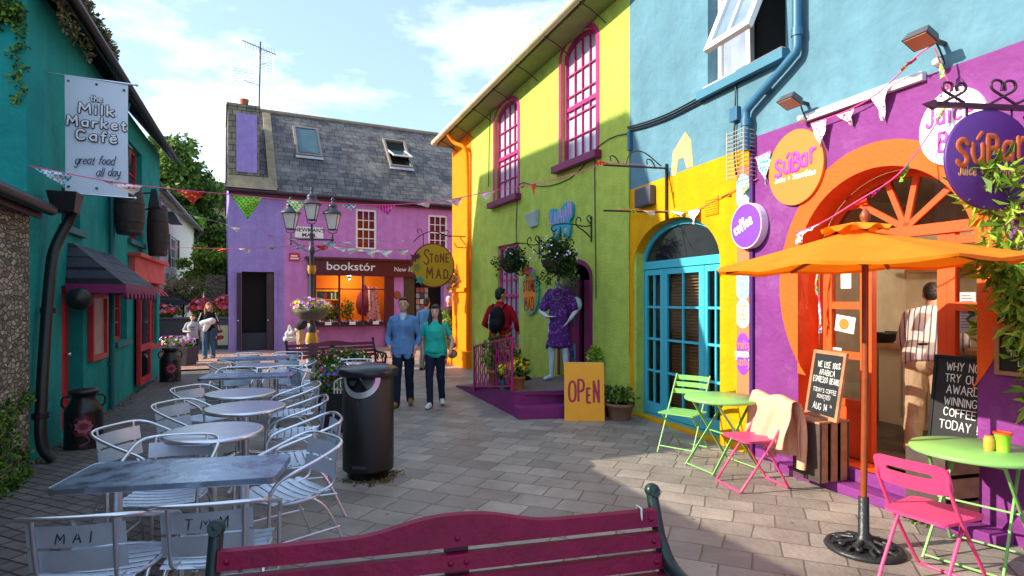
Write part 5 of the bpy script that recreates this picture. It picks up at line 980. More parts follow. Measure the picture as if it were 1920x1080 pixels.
# ------------------------------------------------------------------ milk churns and pots on the lane
def churn(label, loc, sc=1.0):
    t = thing('milk_churn', label, 'milk churn', loc, R(36), 'painted milk churns outside the café'); M = MW[t] @ Matrix.Scale(sc, 4); m = MB(M)
    m.lathe([(.19, 0), (.195, .02), (.185, .05), (.19, .1), (.19, .42), (.185, .45), (.13, .54), (.118, .57), (.118, .61), (.14, .63)], n=32); m.build('body', mat('churn_black', '#1a1214', rough=.35, var=.25), t)
    m = MB(M); m.lathe([(.15, .632), (.155, .65), (.15, .672), (.1, .68), (.04, .683), (0, .684)], n=28); m.build('lid', mat('churn_lid', '#241a1c', rough=.35, var=.2), t)
    for s in (-1, 1): m = MB(M); m.tube(chaikin([(s * .125, 0, .6), (s * .2, 0, .6), (s * .21, 0, .5), (s * .17, 0, .46)], 2), .012, 8); m.build('handle', M_BLACK, t)
    m = MB(M)
    for k, (r, b) in enumerate(((.125, 0), (.085, .35), (.045, -.3))):
        for j in range(9): a = 2 * math.pi * j / 9 + b; p = lambda rr, aa: (.1915 + .001 * k) * 1.0
        o = []
        for j in range(27): a = 2 * math.pi * j / 27; rr = r * (1 + .15 * math.cos(9 * a)); x, z = rr * math.cos(a), .27 + rr * math.sin(a) * .9; R0 = .192 + .002 * k; o.append((x, -math.sqrt(max(R0 * R0 - x * x, 0)), z))
        m.c = k % 2; m.add([(0, -.192 - .002 * k, .27)] + o, [(0, 1 + j, 1 + (j + 1) % 27) for j in range(27)])
    m.c = 1; m.tube([(.05 * math.sin(i * .8) + .02 * i - .04, -math.sqrt(.193 ** 2 - (.05 * math.sin(i * .8) + .02 * i - .04) ** 2), .05 + i * .022) for i in range(6)], .004, 5)
    m.build('painted_rose', [mat('rose_dark', '#7a1a30', rough=.5, var=.3), mat('rose_pale', '#b05a68', rough=.5)], t); return t
churn('black milk churn painted with a rose by the red café door', (-5.0, 6.85, 0))
churn('black milk churn with a rose beyond the café shop window', (-7.28, 12.5, 0), 1.06)
t = thing('flower_tub', 'dark tub of pink and white flowers past the far milk churn', 'planter', (-8.95, 15.6, 0)); M = MW[t]; m = MB(M); m.hexa([(-.42, -.25, 0), (.42, -.25, 0), (.42, .25, 0), (-.42, .25, 0)], [(-.5, -.3, .5), (.5, -.3, .5), (.5, .3, .5), (-.5, .3, .5)]); m.build('tub', mat('tub_grey', '#3c3440', rough=.7), t, bev=.01)
m = MB(M); m.leaves((0, 0, .56), (.5, .3, .16), 420, .08, 3); m.build('foliage', LEAF, t); m = MB(M); m.flowers((0, 0, .6), (.52, .32, .18), 150, .045, 3); m.build('blooms', [FLW['pink'], FLW['white'], FLW['violet']], t)
# ------------------------------------------------------------------ lamp post with three lanterns
lp = thing('lamp_post', 'black and gilt three lantern lamp post with a flower bowl', 'street lamp', (-5.12, 15.0, 0), R(6)); M = MW[lp]
M_LP = mat('lamp_post_paint', '#363d46', rough=.45, var=.15); M_GILT = mat('gilt_paint', '#b58c3a', rough=.4, metal=.4)
m = MB(M); m.lathe([(.22, 0), (.22, .1), (.16, .16), (.15, .5), (.2, .56), (.17, .62), (.12, .75), (.1, .95), (.13, 1.02), (.09, 1.08), (.06, 1.2), (.055, 2.9), (.085, 2.95), (.085, 3.05), (.06, 3.1), (.05, 3.36), (.07, 3.4), (.03, 3.46), (.03, 3.68)], n=20); m.build('column', M_LP, lp)
m = MB(M); m.lathe([(.11, 2.62), (.1, 2.58), (.115, 2.52), (.08, 2.4)], n=14); m.build('gilt_collar', M_GILT, lp); m = MB(M); m.lathe([(.16, .62), (.17, .7), (.13, .9)], n=16); m.build('gilt_collar', M_GILT, lp)
m = MB(M); m.tube([(-.56, 0, 3.28), (.56, 0, 3.28)], .022, 8)
for s in (-1, 1): m.tube(chaikin([(s * .06, 0, 2.98), (s * .2, 0, 3.0), (s * .3, 0, 3.16), (s * .4, 0, 3.1), (s * .36, 0, 3.02), (s * .28, 0, 3.1), (s * .52, 0, 3.27)], 2), .012, 6); m.tube([(s * .52, 0, 3.2), (s * .52, 0, 3.42)], .022, 8); m.ball((s * .52, 0, 3.17), .035)
m.build('crossarm', M_LP, lp)
M_LGL = mat('lantern_glass', '#f0e6de', rough=.25, var=.12, spec=.5)
for x, zb, k in ((-.52, 3.44, 1), (.52, 3.44, 1), (0, 3.68, 1)):
    m = MB(M); o = lambda r, z: [(x + r * math.cos(R(45 + 90 * i)), r * math.sin(R(45 + 90 * i)), z) for i in range(4)]
    A, B = o(.13, zb + .1), o(.235, zb + .5)
    for i in range(4): m.tube([A[i], B[i]], .012, 6); m.tube([A[i], A[(i + 1) % 4]], .012, 6); m.tube([B[i], B[(i + 1) % 4]], .014, 6)
    m.lathe([(.26, zb + .5), (.25, zb + .53), (.13, zb + .62), (.11, zb + .66), (.13, zb + .68), (.1, zb + .74), (.04, zb + .78), (.03, zb + .84), (.05, zb + .87), (.02, zb + .91), (0, zb + .94)], (x, 0, 0), 12)
    for sx in (-1, 1): m.tube(chaikin([(x, 0, zb), (x + sx * .1, 0, zb + .02), (x + sx * .12, 0, zb + .1)], 1), .01, 6)
    ln_ = m.build('lantern', M_LP, lp); g = MB(M); A, B = o(.122, zb + .105), o(.226, zb + .495); g.add(A + B, [(i, (i + 1) % 4, (i + 1) % 4 + 4, i + 4) for i in range(4)]); g.build('glass', M_LGL, ln_)
fb = thing('flower_bowl', 'grey bowl of violet and yellow flowers ringed round the lamp post', 'planter', (-5.12, 15.0, 1.2)); M = MW[fb]; m = MB(M); m.lathe([(.12, 0), (.3, .06), (.42, .2), (.46, .3), (.42, .3), (.38, .24)], n=28); m.build('bowl', mat('bowl_grey', '#5a5348', rough=.7, var=.2), fb)
m = MB(M); m.leaves((0, 0, .34), (.46, .46, .2), 520, .08, 3); m.build('foliage', LEAFL, fb); m = MB(M); m.flowers((0, 0, .38), (.48, .48, .22), 170, .05, 4); m.build('blooms', [FLW['violet'], FLW['yellow'], FLW['pink'], FLW['white']], fb)
# ------------------------------------------------------------------ bistro sets on the sunny side
M_BG = mat('spring_green_paint', '#82bf66', rough=.4, var=.06); M_BP = mat('hot_pink_paint', '#e2487c', rough=.4, var=.06)
def bistro_table(label, loc, r, rz):
    t = thing('bistro_table', label, 'table', loc, rz, 'green folding bistro tables'); M = MW[t]; m = MB(M); m.lathe([(0, .708), (r - .01, .708), (r, .7), (r + .006, .705), (r + .006, .722), (r, .73), (0, .73)], n=56); m.build('tabletop', M_BG, t)
    for s in (-1, 1):
        m = MB(M)
        for q in (-1, 1): m.beam((s * .24 * q, s * .03 + q * 0 + (.2 if s > 0 else -.2) * .0 + .22 * s * 0 - .0, .7), (-s * .27 * q, .0, .02), .02, .012) if False else None
        m.beam((-.22, s * .2, .7), (.28, s * .24, .01), .024, .012, (0, 1, 0)); m.beam((.22, s * .17, .7), (-.28, s * .21, .01), .024, .012, (0, 1, 0)); m.build('leg_cross', M_BG, t)
    for x, y, z in ((.22, .2, .68), (-.22, .2, .68), (.27, .23, .03), (-.27, .2, .03), (0, .22, .36)): m = MB(M); m.tube([(x, -y, z), (x, y, z)], .008, 6); m.build('stretcher', M_BG, t)
    return t
bistro_table('green round bistro table by the aqua doors', (2.13, 5.96, 0), .36, R(20))
bistro_table('green round bistro table with a cup beside the potted bamboo', (3.06, 3.86, 0), .37, R(35))
def bistro_chair():
    t = thing('bistro_chair', 'x', 'chair'); m = MB()
    for s in (-1, 1):
        m = MB(); m.beam((s * .2, .24, .85), (s * .2, -.24, .01), .02, .01, (1, 0, 0)); m.build('leg', M_BG, t); m = MB(); m.beam((s * .175, -.19, .45), (s * .175, .27, .01), .02, .01, (1, 0, 0)); m.build('leg', M_BG, t)
    m = MB()
    for i in range(6): y = -.22 + i * .066; m.box(-.205, .205, y, y + .055, .446, .458)
    m.box(-.17, -.15, -.2, .17, .43, .445); m.box(.15, .17, -.2, .17, .43, .445); m.build('seat', M_BG, t)
    for z in (.66, .735, .81): m = MB(); m.grid(lambda a, b: (-.205 + .41 * a, .2 + (z - .74) * .57 - .012 + .03 * (1 - (2 * a - 1) ** 2), z - .028 + .056 * b), 10, 2); m.build('back_slat', M_BG, t)
    for x, y, z in ((.2, -.2, .08), (.175, .24, .04)): m = MB(); m.tube([(-x, y, z), (x, y, z)], .008, 6); m.build('stretcher', M_BG, t)
    return t
bc = bistro_chair(); put(bc, 1, (1.94, 6.62, 0), R(-42), 'green slatted folding chair in front of the aqua doors', 'green folding bistro chairs'); put(bc, 0, (3.28, 3.28, 0), R(160), 'green slatted folding chair cut off beside the potted bamboo', 'green folding bistro chairs')
def pink_chair():
    t = thing('folding_chair', 'x', 'chair'); r = .011
    for s in (-1, 1):
        m = MB(); m.tube(chaikin([(s * .19, .225, .77), (s * .195, .2, .62), (s * .2, -.24, .02), (s * .185, -.25, .012), (0, -.25, .012)], 1), r, 8); m.build('leg', M_BP, t)
        m = MB(); m.tube(chaikin([(s * .165, -.02, .57 - .12), (s * .17, .02, .40), (s * .17, .25, .02), (s * .155, .257, .012), (0, .257, .012)], 1), r, 8); m.build('leg', M_BP, t)
    n = 14; o, i_ = [], []
    for k in range(n * 2): a = 2 * math.pi * k / (n * 2); c, s = math.cos(a), math.sin(a); e = lambda q, w, p: math.copysign(abs(q) ** p, q) * w; o.append((e(c, .205, .35), .70 + e(s, .09, .4))); i_.append((e(c, .125, .3), .715 + e(s, .017, .6)))
    m = MB(); q = len(o); bend = lambda p, d: (p[0], .205 + (p[1] - .7) * .4 + .035 * (1 - (p[0] / .205) ** 2) + d, p[1]); v = [bend(p, d) for d in (-.009, .009) for l in (o, i_) for p in l]; fs = []
    for k in range(q): j = (k + 1) % q; fs += [(k, j, q + j, q + k), (2*q + k, 3*q + k, 3*q + j, 2*q + j), (k, 2*q + k, 2*q + j, j), (q + k, q + j, 3*q + j, 3*q + k)]
    m.add(v, fs); m.build('backrest', M_BP, t)
    m = MB(); pts = []
    for sx, sy in ((1, 1), (-1, 1), (-1, -1), (1, -1)):
        for k in range(5): a = math.atan2(sy, sx) + R(-45 + 22.5 * k); w = .165 if sy > 0 else .19; pts.append((sx * (w - .04) + .05 * math.cos(a), sy * .15 + .05 * math.sin(a)))
    m.prism(pts, .438, .456, 'xy'); m.build('seat', M_BP, t, bev=.005); return t
pc_ = pink_chair(); put(pc_, 1, (2.50, 3.50, 0), R(118), 'pink folding chair facing the green table with the cup', 'pink folding chairs'); pk2 = put(pc_, 0, (2.22, 5.42, 0), R(-78), 'pink folding chair with a beige jacket over its back', 'pink folding chairs')
# beige jacket thrown over that chair
jk = thing('jacket', 'beige jacket draped over the back of a pink chair', 'jacket', (2.22, 5.42, 0), R(-78)); M = MW[jk]
M_JK = mat('beige_cotton', '#d9a98c', rough=.9, var=.12, bump=.15, bs=90); m = MB(M)
def jf(u, v):
    x = (u - .5) * .52; w = 1.0 + .10 * math.sin(u * 12 + v * 3); s = (v - .42)
    if s < 0: y, z = .30 + .012 * math.sin(u * 16) - .10 * s * -1 * .2, .815 + s * 1.25          # behind the back, hanging low
    else: y, z = .20 + .01 * math.sin(u * 13) - s * .18, .815 - s * .75
    if abs(s) < .05: y = .25 + (-.05 if s > 0 else .05) * abs(s) / .05; z = .822 - abs(s) * .2
    return (x * w * (1 + .18 * abs(s)), y + .018 * math.sin(u * 22 + v * 9) * min(1, abs(s) * 5), z + .015 * math.sin(u * 9 + v * 5))
m.grid(jf, 30, 30); jb = m.build('body', M_JK, jk); md = jb.modifiers.new('th', 'SOLIDIFY'); md.thickness = .008
for s in (-1, 1):
    m = MB(M); m.tube(chaikin([(s * .2, .31, .77), (s * .25, .33, .6), (s * .24, .34, .4), (s * .2 + .03, .33, .2)], 2), [.055, .06, .062, .06, .058, .055, .054, .052, .05, .05][:10] if False else .055, 10, flat=((0, 1, 0), .6)); m.build('sleeve', M_JK, jk)
cp = thing('cup', 'lime green paper cup with an orange rim on the round table', 'cup', (3.17, 3.79, .73)); M = MW[cp]; m = MB(M); m.lathe([(.036, 0), (.036, .004), (.045, .11), (.048, .112)], n=24); m.build('body', mat('lime_cup', '#9fe03c', rough=.5, var=.05), cp); m = MB(M); m.lathe([(.05, .112), (.05, .124), (.044, .126), (.044, .117)], n=24); m.build('rim', M_ORANGE, cp)
t = thing('candle_jar', 'small jar in the lime cup rim on the green table', 'jar', (3.105, 3.82, .73)); 
m = MB(MW[t]); m.lathe([(.025, 0), (.03, .02), (.03, .075), (.024, .085), (.024, .095)], n=16); m.build('glass', mat('amber_jar', '#d8a040', rough=.2), t)
t['label'] = 'small amber jar standing beside the lime green cup'
# ------------------------------------------------------------------ orange parasol
M_PAR = mat('orange_canvas', '#f7930f', rough=.85, var=.1, vs=5, bump=.5, bs=9, streak=.0); M_PW = mat('parasol_wood', '#8a4218', rough=.45, var=.2, vs=10)
n_, l_ = M_PAR.node_tree.nodes, M_PAR.node_tree.links; tr = n_.new('ShaderNodeBsdfTranslucent'); tr.inputs[0].default_value = C('#ff7a00'); xx = n_.new('ShaderNodeMixShader'); xx.inputs[0].default_value = .35; l_.new(n_['Principled BSDF'].outputs[0], xx.inputs[1]); l_.new(tr.outputs[0], xx.inputs[2]); l_.new(xx.outputs[0], n_['Material Output'].inputs[0])
um = thing('parasol', 'orange canvas parasol on a wooden pole in front of the juice bar', 'parasol', (2.41, 4.02, 0)); M = MW[um]
m = MB(M); m.tube([(0, 0, .36), (.01, 0, 1.2), (.01, 0, 2.2)], .021, 14); m.build('pole', M_PW, um)
m = MB(M); m.lathe([(.025, 2.2), (.035, 2.22), (.02, 2.24), (.03, 2.26), (.034, 2.29), (.02, 2.32), (.006, 2.34)], (.01, 0, 0), 16); m.build('finial', M_PW, um)
RR, zr, zt_ = .94, 1.955, 2.19
def can(u, v, r0=.02, r1=RR, z0=zt_, z1=zr):
    a = 2 * math.pi * u; k = 8; ph = (a / (2 * math.pi) * k) % 1; chord = math.cos(math.pi / k) / math.cos((ph - .5) * 2 * math.pi / k); r = r0 + (r1 - r0) * v; sag = .035 * v * (1 - abs(2 * ph - 1)) * 1
    x = r * chord * math.cos(a); return (-.06 + x, r * chord * math.sin(a), z0 + (z1 - z0) * (v ** .95) - sag * .75 + .03 * x)
m = MB(M); m.grid(can, 64, 10); m.build('canopy', M_PAR, um)
m = MB(M); m.grid(lambda u, v: (lambda p: (p[0], p[1], p[2] - (.02 + .004 * math.sin(u * 90)) * v))(can(u, 1.0)), 64, 2); m.build('valance', M_PAR, um)
m = MB(M); m.grid(lambda u, v: can(u, v, .03, .22, zt_ + .05, zt_ + .015 + .018 * math.sin(u * 50)), 64, 4); m.build('top_vent', M_PAR, um)
for k in range(8): a = 2 * math.pi * k / 8; c, s = math.cos(a), math.sin(a); m = MB(M); m.beam((.0 + .03 * c, .03 * s, zt_ - .03), (-.06 + .91 * c, .91 * s, zr - .012 + .029 * c), .018, .022); m.beam((.01 + .04 * c, .04 * s, 1.97), (-.02 + .5 * c, .5 * s, 2.04), .014, .016); m.build('rib', M_PW, um)
m = MB(M); m.lathe([(.04, 1.95), (.04, 1.99)], (.01, 0, 0), 14); m.build('runner', M_PW, um)
bs = MB(M); M_CI = mat('cast_iron', '#23282a', rough=.4, var=.25, bump=.2, bs=60)
bs.lathe([(.2, .02), (.235, .0), (.245, .012), (.235, .03), (.205, .036), (.2, .03)], n=40); bs.lathe([(.09, .04), (.06, .07), (.035, .1), (.032, .36), (.027, .362)], n=20)
for k in range(8):
    a = 2 * math.pi * k / 8; P = lambda r, b, z: (r * math.cos(a + b), r * math.sin(a + b), z); bs.tube(chaikin([P(.21, -.2, .03), P(.15, -.3, .045), P(.12, 0, .055), P(.16, .2, .045), P(.18, 0, .05), P(.06, .1, .07)], 2), .014, 7)
bs.build('base', M_CI, um)
# ------------------------------------------------------------------ boards, crates
def easel_board(name, label, M, w, h, fw, fm, lines, lean=.12, cat='chalkboard', parent_loc=None):
    t = thing(name, label, cat, M.translation, 0); t.rotation_euler = M.to_euler(); MW[t] = M; K = M @ Matrix.Rotation(-lean, 4, 'X')
    m = MB(K); m.ring(rect(-w / 2, w / 2, 0, h), rect(-w / 2 + fw, w / 2 - fw, fw, h - fw), -.012, .014); m.build('frame', fm, t, bev=.003)
    MB(K).box(-w / 2 + fw - .003, w / 2 - fw + .003, -.001, .009, fw - .003, h - fw + .003).build('slate', M_CHALK, t)
    m = MB(K)
    for (s, x, z, hh, sx, rot) in lines: hand(m, s, hh, x, z, -.003, hh * .11, gap=.18, sx=sx, rot=rot, jit=.05, th=.25, seed=len(s))
    m.build('chalk_writing', M_CHALKLINE, t); return t
def crate(name, label, loc, rz, w, d, h, group=None, dark=True):
    t = thing(name, label, 'crate', loc, rz, group); M = MW[t]; m = MB(M)
    for x in (-w / 2, w / 2 - .018): m = MB(M); m.box(x, x + .018, -d / 2, d / 2, 0, h); m.build('end_board', mat('dark_crate_wood', '#4a3c38', rough=.85, var=.3, vs=8), t)
    m = MB(M); k = 3; g = .03; s = (h - g * (k - 1)) / k
    for i in range(k): m.box(-w / 2 + .02, w / 2 - .02, -d / 2, -d / 2 + .012, i * (s + g), i * (s + g) + s)
    m.box(-w / 2 + .02, w / 2 - .02, d / 2 - .014, d / 2, 0, h); m.box(-w / 2 - .003, w / 2 + .003, -d / 2, d / 2, h + .002, h + .016); m.build('slats', M_WOOD, t); return t
K = RW.at(3.46, .09, -.2); cr1 = thing('wooden_crate', 'upright slatted wooden crate under the framed chalkboard', 'crate', K, R(20)); M = MW[cr1]
for x in (-.175, .155): m = MB(M); m.box(x, x + .02, -.15, .15, 0, .52); m.build('end_board', mat('dark_crate_wood', '#4a3c38', rough=.85, var=.3, vs=8), cr1)
m = MB(M)
for x in (-.15, -.035, .08): m.box(x, x + .07, -.15, -.138, 0, .52)
m.box(-.18, .18, -.15, .15, .522, .538); m.box(-.153, .153, .135, .148, 0, .52); m.build('slats', M_WOOD, cr1)
m = MB(M); m.box(-.153, .153, -.1, .13, .002, .518); m.build('dark_fill', mat('crate_dark_fill', '#1c1614', rough=.9), cr1)  # near-black block filling the crate behind its slats
kb = frame((K.x, K.y, K.z + .539), RW.rz + R(-14)) @ Matrix.Translation((0, .0, 0))
easel_board('framed_chalkboard', 'wood framed chalkboard about arabica espresso beans on a crate', kb, .47, .62, .035, M_WOOD, [('WE USE 100%', .01, .465, .052, .8, 0), ('ARABICA', 0, .395, .05, .9, 0), ('ESPRESSO BEANS', 0, .325, .05, .68, 0), ("TODAY'S COFFEE", 0, .235, .036, .95, 0), ('ROASTED', 0, .18, .036, 1, 0), ('-', .02, .145, .04, 1, 0), ('AUG 14', -.03, .075, .056, .95, 0), ('th', .12, .115, .026, 1, 0)], .16)
m_ = [o for o in COL.objects if o.name.startswith('framed_chalkboard')][0]
cr2 = crate('wooden_crate', 'grey wooden crate at the foot of the shop doorway under the green table', RW.at(4.5, .088, -.12), RW.rz + R(84), .36, .32, .495)
kb = frame(RW.at(4.49, .60, .04), RW.rz)
easel_board('tall_chalkboard', 'tall chalkboard urging passers-by to try the award winning coffee', kb, .44, .68, .022, M_BLACK, [('WHY NOT', .02, .565, .062, .85, 0), ('TRY OUR', .01, .475, .062, .85, 0), ('AWARD', .01, .385, .06, 1, 0), ('WINNING', 0, .295, .06, .85, 0), ('COFFEE', 0, .21, .058, .95, 0), ('TODAY !', 0, .11, .066, .9, 0)], .13)
t = RW.th('wall_chalkboard', 'small wood framed chalkboard hung on the purple wall beside the bamboo', 'chalkboard', 4.93, 1.18, -.01); M = MW[t]
m = MB(M); m.ring(rect(-.14, .2, 0, .34), rect(-.11, .17, .03, .31), -.025, -.001); m.build('frame', M_WOOD, t, bev=.003); MB(M).box(-.113, .173, -.014, -.003, .027, .313).build('slate', M_CHALK, t)
m = MB(M); hand(m, 'SAY', .055, -.02, .22, -.016, .007, seed=2); hand(m, 'TO', .04, -.02, .14, -.016, .006, seed=3); hand(m, 'BE', .04, .03, .07, -.016, .006, seed=5); m.build('chalk_writing', M_CHALKLINE, t)
t = RW.th('dark_notice_board', 'dark framed notice board behind the bamboo leaves', 'notice board', 4.95, 1.55, -.01); M = MW[t]; m = MB(M); m.ring(rect(-.14, .2, 0, .34), rect(-.11, .17, .03, .31), -.025, -.001); m.build('frame', mat('dark_wood', '#3a2418', rough=.6), t); MB(M).box(-.113, .173, -.014, -.003, .027, .313).build('board', M_CHALK, t)
# OPEN board
ob = thing('open_sign', 'yellow pavement A-board painted OPEN in red letters', 'sign', (1.03, 8.33, 0), R(-4)); M = MW[ob]; K = M @ Matrix.Rotation(R(-10), 4, 'X')
M_AB = mat('amber_board', '#f3a818', rough=.55, var=.07); MB(K).box(-.285, .285, 0, .018, 0, .83).build('front_board', M_AB, ob, bev=.004); K2_ = M @ Matrix.Translation((0, .30, 0)) @ Matrix.Rotation(R(10), 4, 'X'); MB(K2_).box(-.285, .285, 0, .018, 0, .83).build('back_board', mat('teal_board', '#1a9a96', rough=.6), ob, bev=.004)
m = MB(K)
for ch, x, z, hh, sx in (('O', -.17, .27, .29, .52), ('P', -.045, .28, .3, .5), ('E', .06, .26, .20, .42), ('N', .17, .27, .29, .42)): hand(m, ch, hh, x, z, -.001, .032, sx=sx, jit=0, th=.12)
m.build('lettering', mat('brick_red_letter', '#a8284a', rough=.6), ob)
def pot(name, label, loc, r, h, fol, fl=None, n=220, mats=None, pm=None, lift=.08, spread=1.2, sz=.08):
    t = thing(name, label, 'potted plant', loc); M = MW[t]; m = MB(M); m.lathe([(r * .7, 0), (r * .74, .01), (r * .95, h * .82), (r * 1.06, h * .83), (r * 1.06, h), (r * .94, h), (r * .9, h * .9)], n=26); m.build('pot', pm or M_TERRA, t)
    MB(M).lathe([(0, h * .9), (r * .92, h * .9)], n=20).build('soil', M_SOIL, t); m = MB(M); m.leaves((0, 0, h + fol * .5 + lift * 0), (r * spread, r * spread, fol * .6), n, sz, 3)
    for k in range(6): a = k; m.tube([(0, 0, h * .88), (r * .6 * math.cos(a), r * .6 * math.sin(a), h + fol * .6)], .006, 5)
    m.build('foliage', mats or LEAF, t)
    if fl: m = MB(M); m.flowers((0, 0, h + fol * .55), (r * spread, r * spread, fol * .6), n // 4, .04, len(fl)); m.build('blooms', fl, t)
    return t
pot('potted_grass', 'stone pot of grassy plants behind the open sign', (1.55, 8.45, 0), .2, .24, .2, pm=mat('stone_pot', '#8a6a52', rough=.9, var=.2, bump=.2))
pot('potted_flowers', 'terracotta pot of yellow flowers at the foot of the magenta railing', (.08, 8.95, H0), .12, .2, .25, [FLW['yellow']], n=260)
pot('potted_shrub', 'bushy dark potted shrub behind the magenta railing', (-.2, 9.65, .28), .2, .3, .55, n=420, spread=1.5)
pot('potted_yellow_flowers', 'low pot of yellow flowers inside the railing', (-.1, 9.15, .32), .1, .16, .22, [FLW['yellow']], n=200, pm=mat('teal_pot', '#1a7a80', rough=.5))
pot('doorway_shrub', 'leafy potted shrub in the shop doorway behind the mannequin', (1.36, 9.55, H0), .12, .16, .42, n=320, mats=LEAFL, spread=1.3)
pot('step_plant', 'small green potted plant at the mannequin\'s feet', (1.02, 9.35, H0), .08, .1, .16, n=120, sz=.06)
t = pot('corner_plant', 'yellow green potted shrub at the foot of the orange corner', (-1.95, 16.2, 0), .24, .4, 1.0, n=420, mats=LEAFL, spread=1.1, sz=.12)
# bamboo in a terracotta pot at the picture's edge
bbm = pot('potted_bamboo', 'tall leafy bamboo in an orange pot against the purple wall', (3.76, 4.0, 0), .2, .42, .3, n=40, pm=mat('orange_pot', '#d07828', rough=.8, var=.2)); M = MW[bbm]
random.seed(31); m = MB(M); tips = []
for k in range(11):
    a = random.uniform(0, 6.28); r = random.uniform(.2, .62); top = Vector((r * math.cos(a) - .1, r * math.sin(a), random.uniform(1.4, 2.75))); p = chaikin([(0.05 * math.cos(a), .05 * math.sin(a), .4), (top.x * .3, top.y * .3, top.z * .6), (top.x, top.y, top.z)], 2); m.tube(p, .008, 6); tips += [q for q in p if q.z > .9] + [top]
m.build('cane', mat('bamboo_cane', '#8a8a40', rough=.5), bbm)
m = MB(M)
for q in tips: m.leaves(q, (.15, .15, .15), 56, .115, 3, flat=.2, droop=.45, wid=.14)
m.build('leaf_sprays', LEAFL, bbm)
t = thing('weeds', 'tuft of weeds at the foot of the purple wall', 'plant', (3.35, 4.3, 0)); m = MB(MW[t])
for i in range(7): m.leaves((-.25 + i * .08, .1 - i * .06 + .12, .03), (.07, .06, .04), 30, .05, 3)
m.build('foliage', LEAF, t)
# magenta railing
ra, rb_ = Vector((-.67, 10.45, .10)), Vector((.0, 8.72, H0)); dv = (rb_ - ra); rl = thing('railing', 'magenta iron railing panel along the platform edge', 'railing', ra, 0); m = MB(); up = Vector((0, 0, .8))
for t_ in (0, 1): p = ra + dv * t_; m.tube([p, p + up], .02, 8)
m.beam(ra + up, rb_ + up, .045, .03); m.beam(ra + up * .1, rb_ + up * .1, .03, .02); m.build('rails', M_MAGENTA, rl)
m = MB()
for i in range(1, 16):
    p = ra + dv * i / 16; pts = [p + up * (.1 + .9 * k / 12) + dv.normalized() * .022 * math.sin(k * 1.6 + (i % 2) * 3.14) for k in range(13)]; m.tube(pts, .011, 6)
m.build('twisted_bars', M_MAGENTA, rl)
w_ = GW.th('window_box', 'black iron window box of plants under the magenta lower window', 'window box', (lw_[0] + lw_[1]) / 2, lw_[2] - .3, -.12); m = MB(GW.M); a, b = lw_[0] + .1, lw_[1] + .5
for z in (lw_[2] - .45, lw_[2] - .2): m.tube([(a, -.004, z), (a, -.28, z), (b, -.28, z), (b, -.004, z)], .01, 6)
for i in range(8): u = a + (b - a) * i / 7; m.tube([(u, -.28, lw_[2] - .45), (u, -.28, lw_[2] - .2)], .007, 6)
m.build('basket', M_IRON, w_); m = MB(GW.M); m.leaves(((a + b) / 2, -.15, lw_[2] - .25), ((b - a) / 2, .14, .15), 260, .07, 3); m.build('foliage', LEAF, w_)

t = thing('moss', 'ring of moss and dead leaves round the foot of the litter bin', 'moss', (-1.40, 5.72, 0)); m = MB(MW[t])
for i in range(60): a = random.uniform(-2.6, .6); r = .225 + abs(random.gauss(0, .045)); m.leaves((r * math.cos(a), r * math.sin(a), .008), (.035, .035, .008), 7, .022, 2)
m.build('foliage', [leafmat('moss_green', '#5a5a28'), leafmat('dead_leaf', '#7a5a34')], t, kind='stuff')
t = thing('fallen_leaves', 'scatter of dead leaves and grit along the foot of the teal wall', 'leaves', LW.at(2, 0, -.1), LW.rz); m = MB(LW.M)
for i in range(170): u = random.uniform(uc, ue); m.leaves((u, -.02 - abs(random.gauss(0, .09)), .012), (.02, .02, .004), 1, .035, 2, flat=.9)
m.build('leaves', [leafmat('dead_leaf', '#7a5a34'), leafmat('dead_leaf_dark', '#4a3a28')], t, kind='stuff')
t['kind'] = 'stuff'
# ------------------------------------------------------------------ signs, fittings, cables
def ln(wall, x, y, d=0): return wall.uz(x, y, d)
# café banner standing out from the teal wall on two brackets
BW = Wall((-5.27, 6.67), (.922, .386)); zt, zb = 4.29, 2.96
bn_ = BW.th('cafe_banner', 'white vertical cloth banner of the milk market café on wall brackets', 'banner', .46, zb, 0)
m = MB(BW.M); m.grid(lambda u, v: (.155 + .615 * u, .012 * math.sin(v * 5 + u * 2) , zb + (zt - zb) * v - .02 * u), 12, 16); m.build('cloth', mat('banner_cloth', '#cfd9e6', rough=.75, var=.06, vs=2), bn_)
for z, l in ((zt + .01, .86), (zb - .01, .84)):
    m = MB(BW.M); m.tube([(-.05, 0, z), (l, 0, z - .02)], .011, 8); m.box(-.03, -.01, -.03, .03, z - .1, z + .1); m.ball((l, 0, z - .02), .018); m.build('bracket', M_STEEL, bn_)
M_NAVY = mat('navy_ink', '#20284a', rough=.7); Z = lambda y: zt - (y - 143) * (zt - zb) / 220
for nm, mt, w, y0 in (('letter_outlines', M_NAVY, .040, -.018), ('letter_fill', M_WHITE, .021, -.024)):
    m = MB(BW.M)
    hand(m, 'the', .07, .46, Z(187), y0, w * .62, gap=.22, seed=1); hand(m, 'Milk', .11, .46, Z(211), y0, w * .98, gap=.42, sx=1.4, seed=3, rot=-.02); hand(m, 'Market', .11, .465, Z(237), y0, w * .98, gap=.42, sx=1.2, seed=4, rot=-.03); hand(m, 'Caf\u00e9', .11, .46, Z(263), y0, w * .98, gap=.42, sx=1.3, seed=5, rot=-.02)
    m.build(nm, mt, bn_)
m = MB(BW.M); hand(m, 'great food', .1, .44, Z(308), -.018, .009, gap=.1, slant=.3, rot=.05, sx=.75, jit=.06); hand(m, 'all day', .1, .57, Z(329), -.018, .009, gap=.1, slant=.3, rot=.05, sx=.75, jit=.06, seed=8); m.build('script_lettering', M_NAVY, bn_)
m = MB(BW.M)
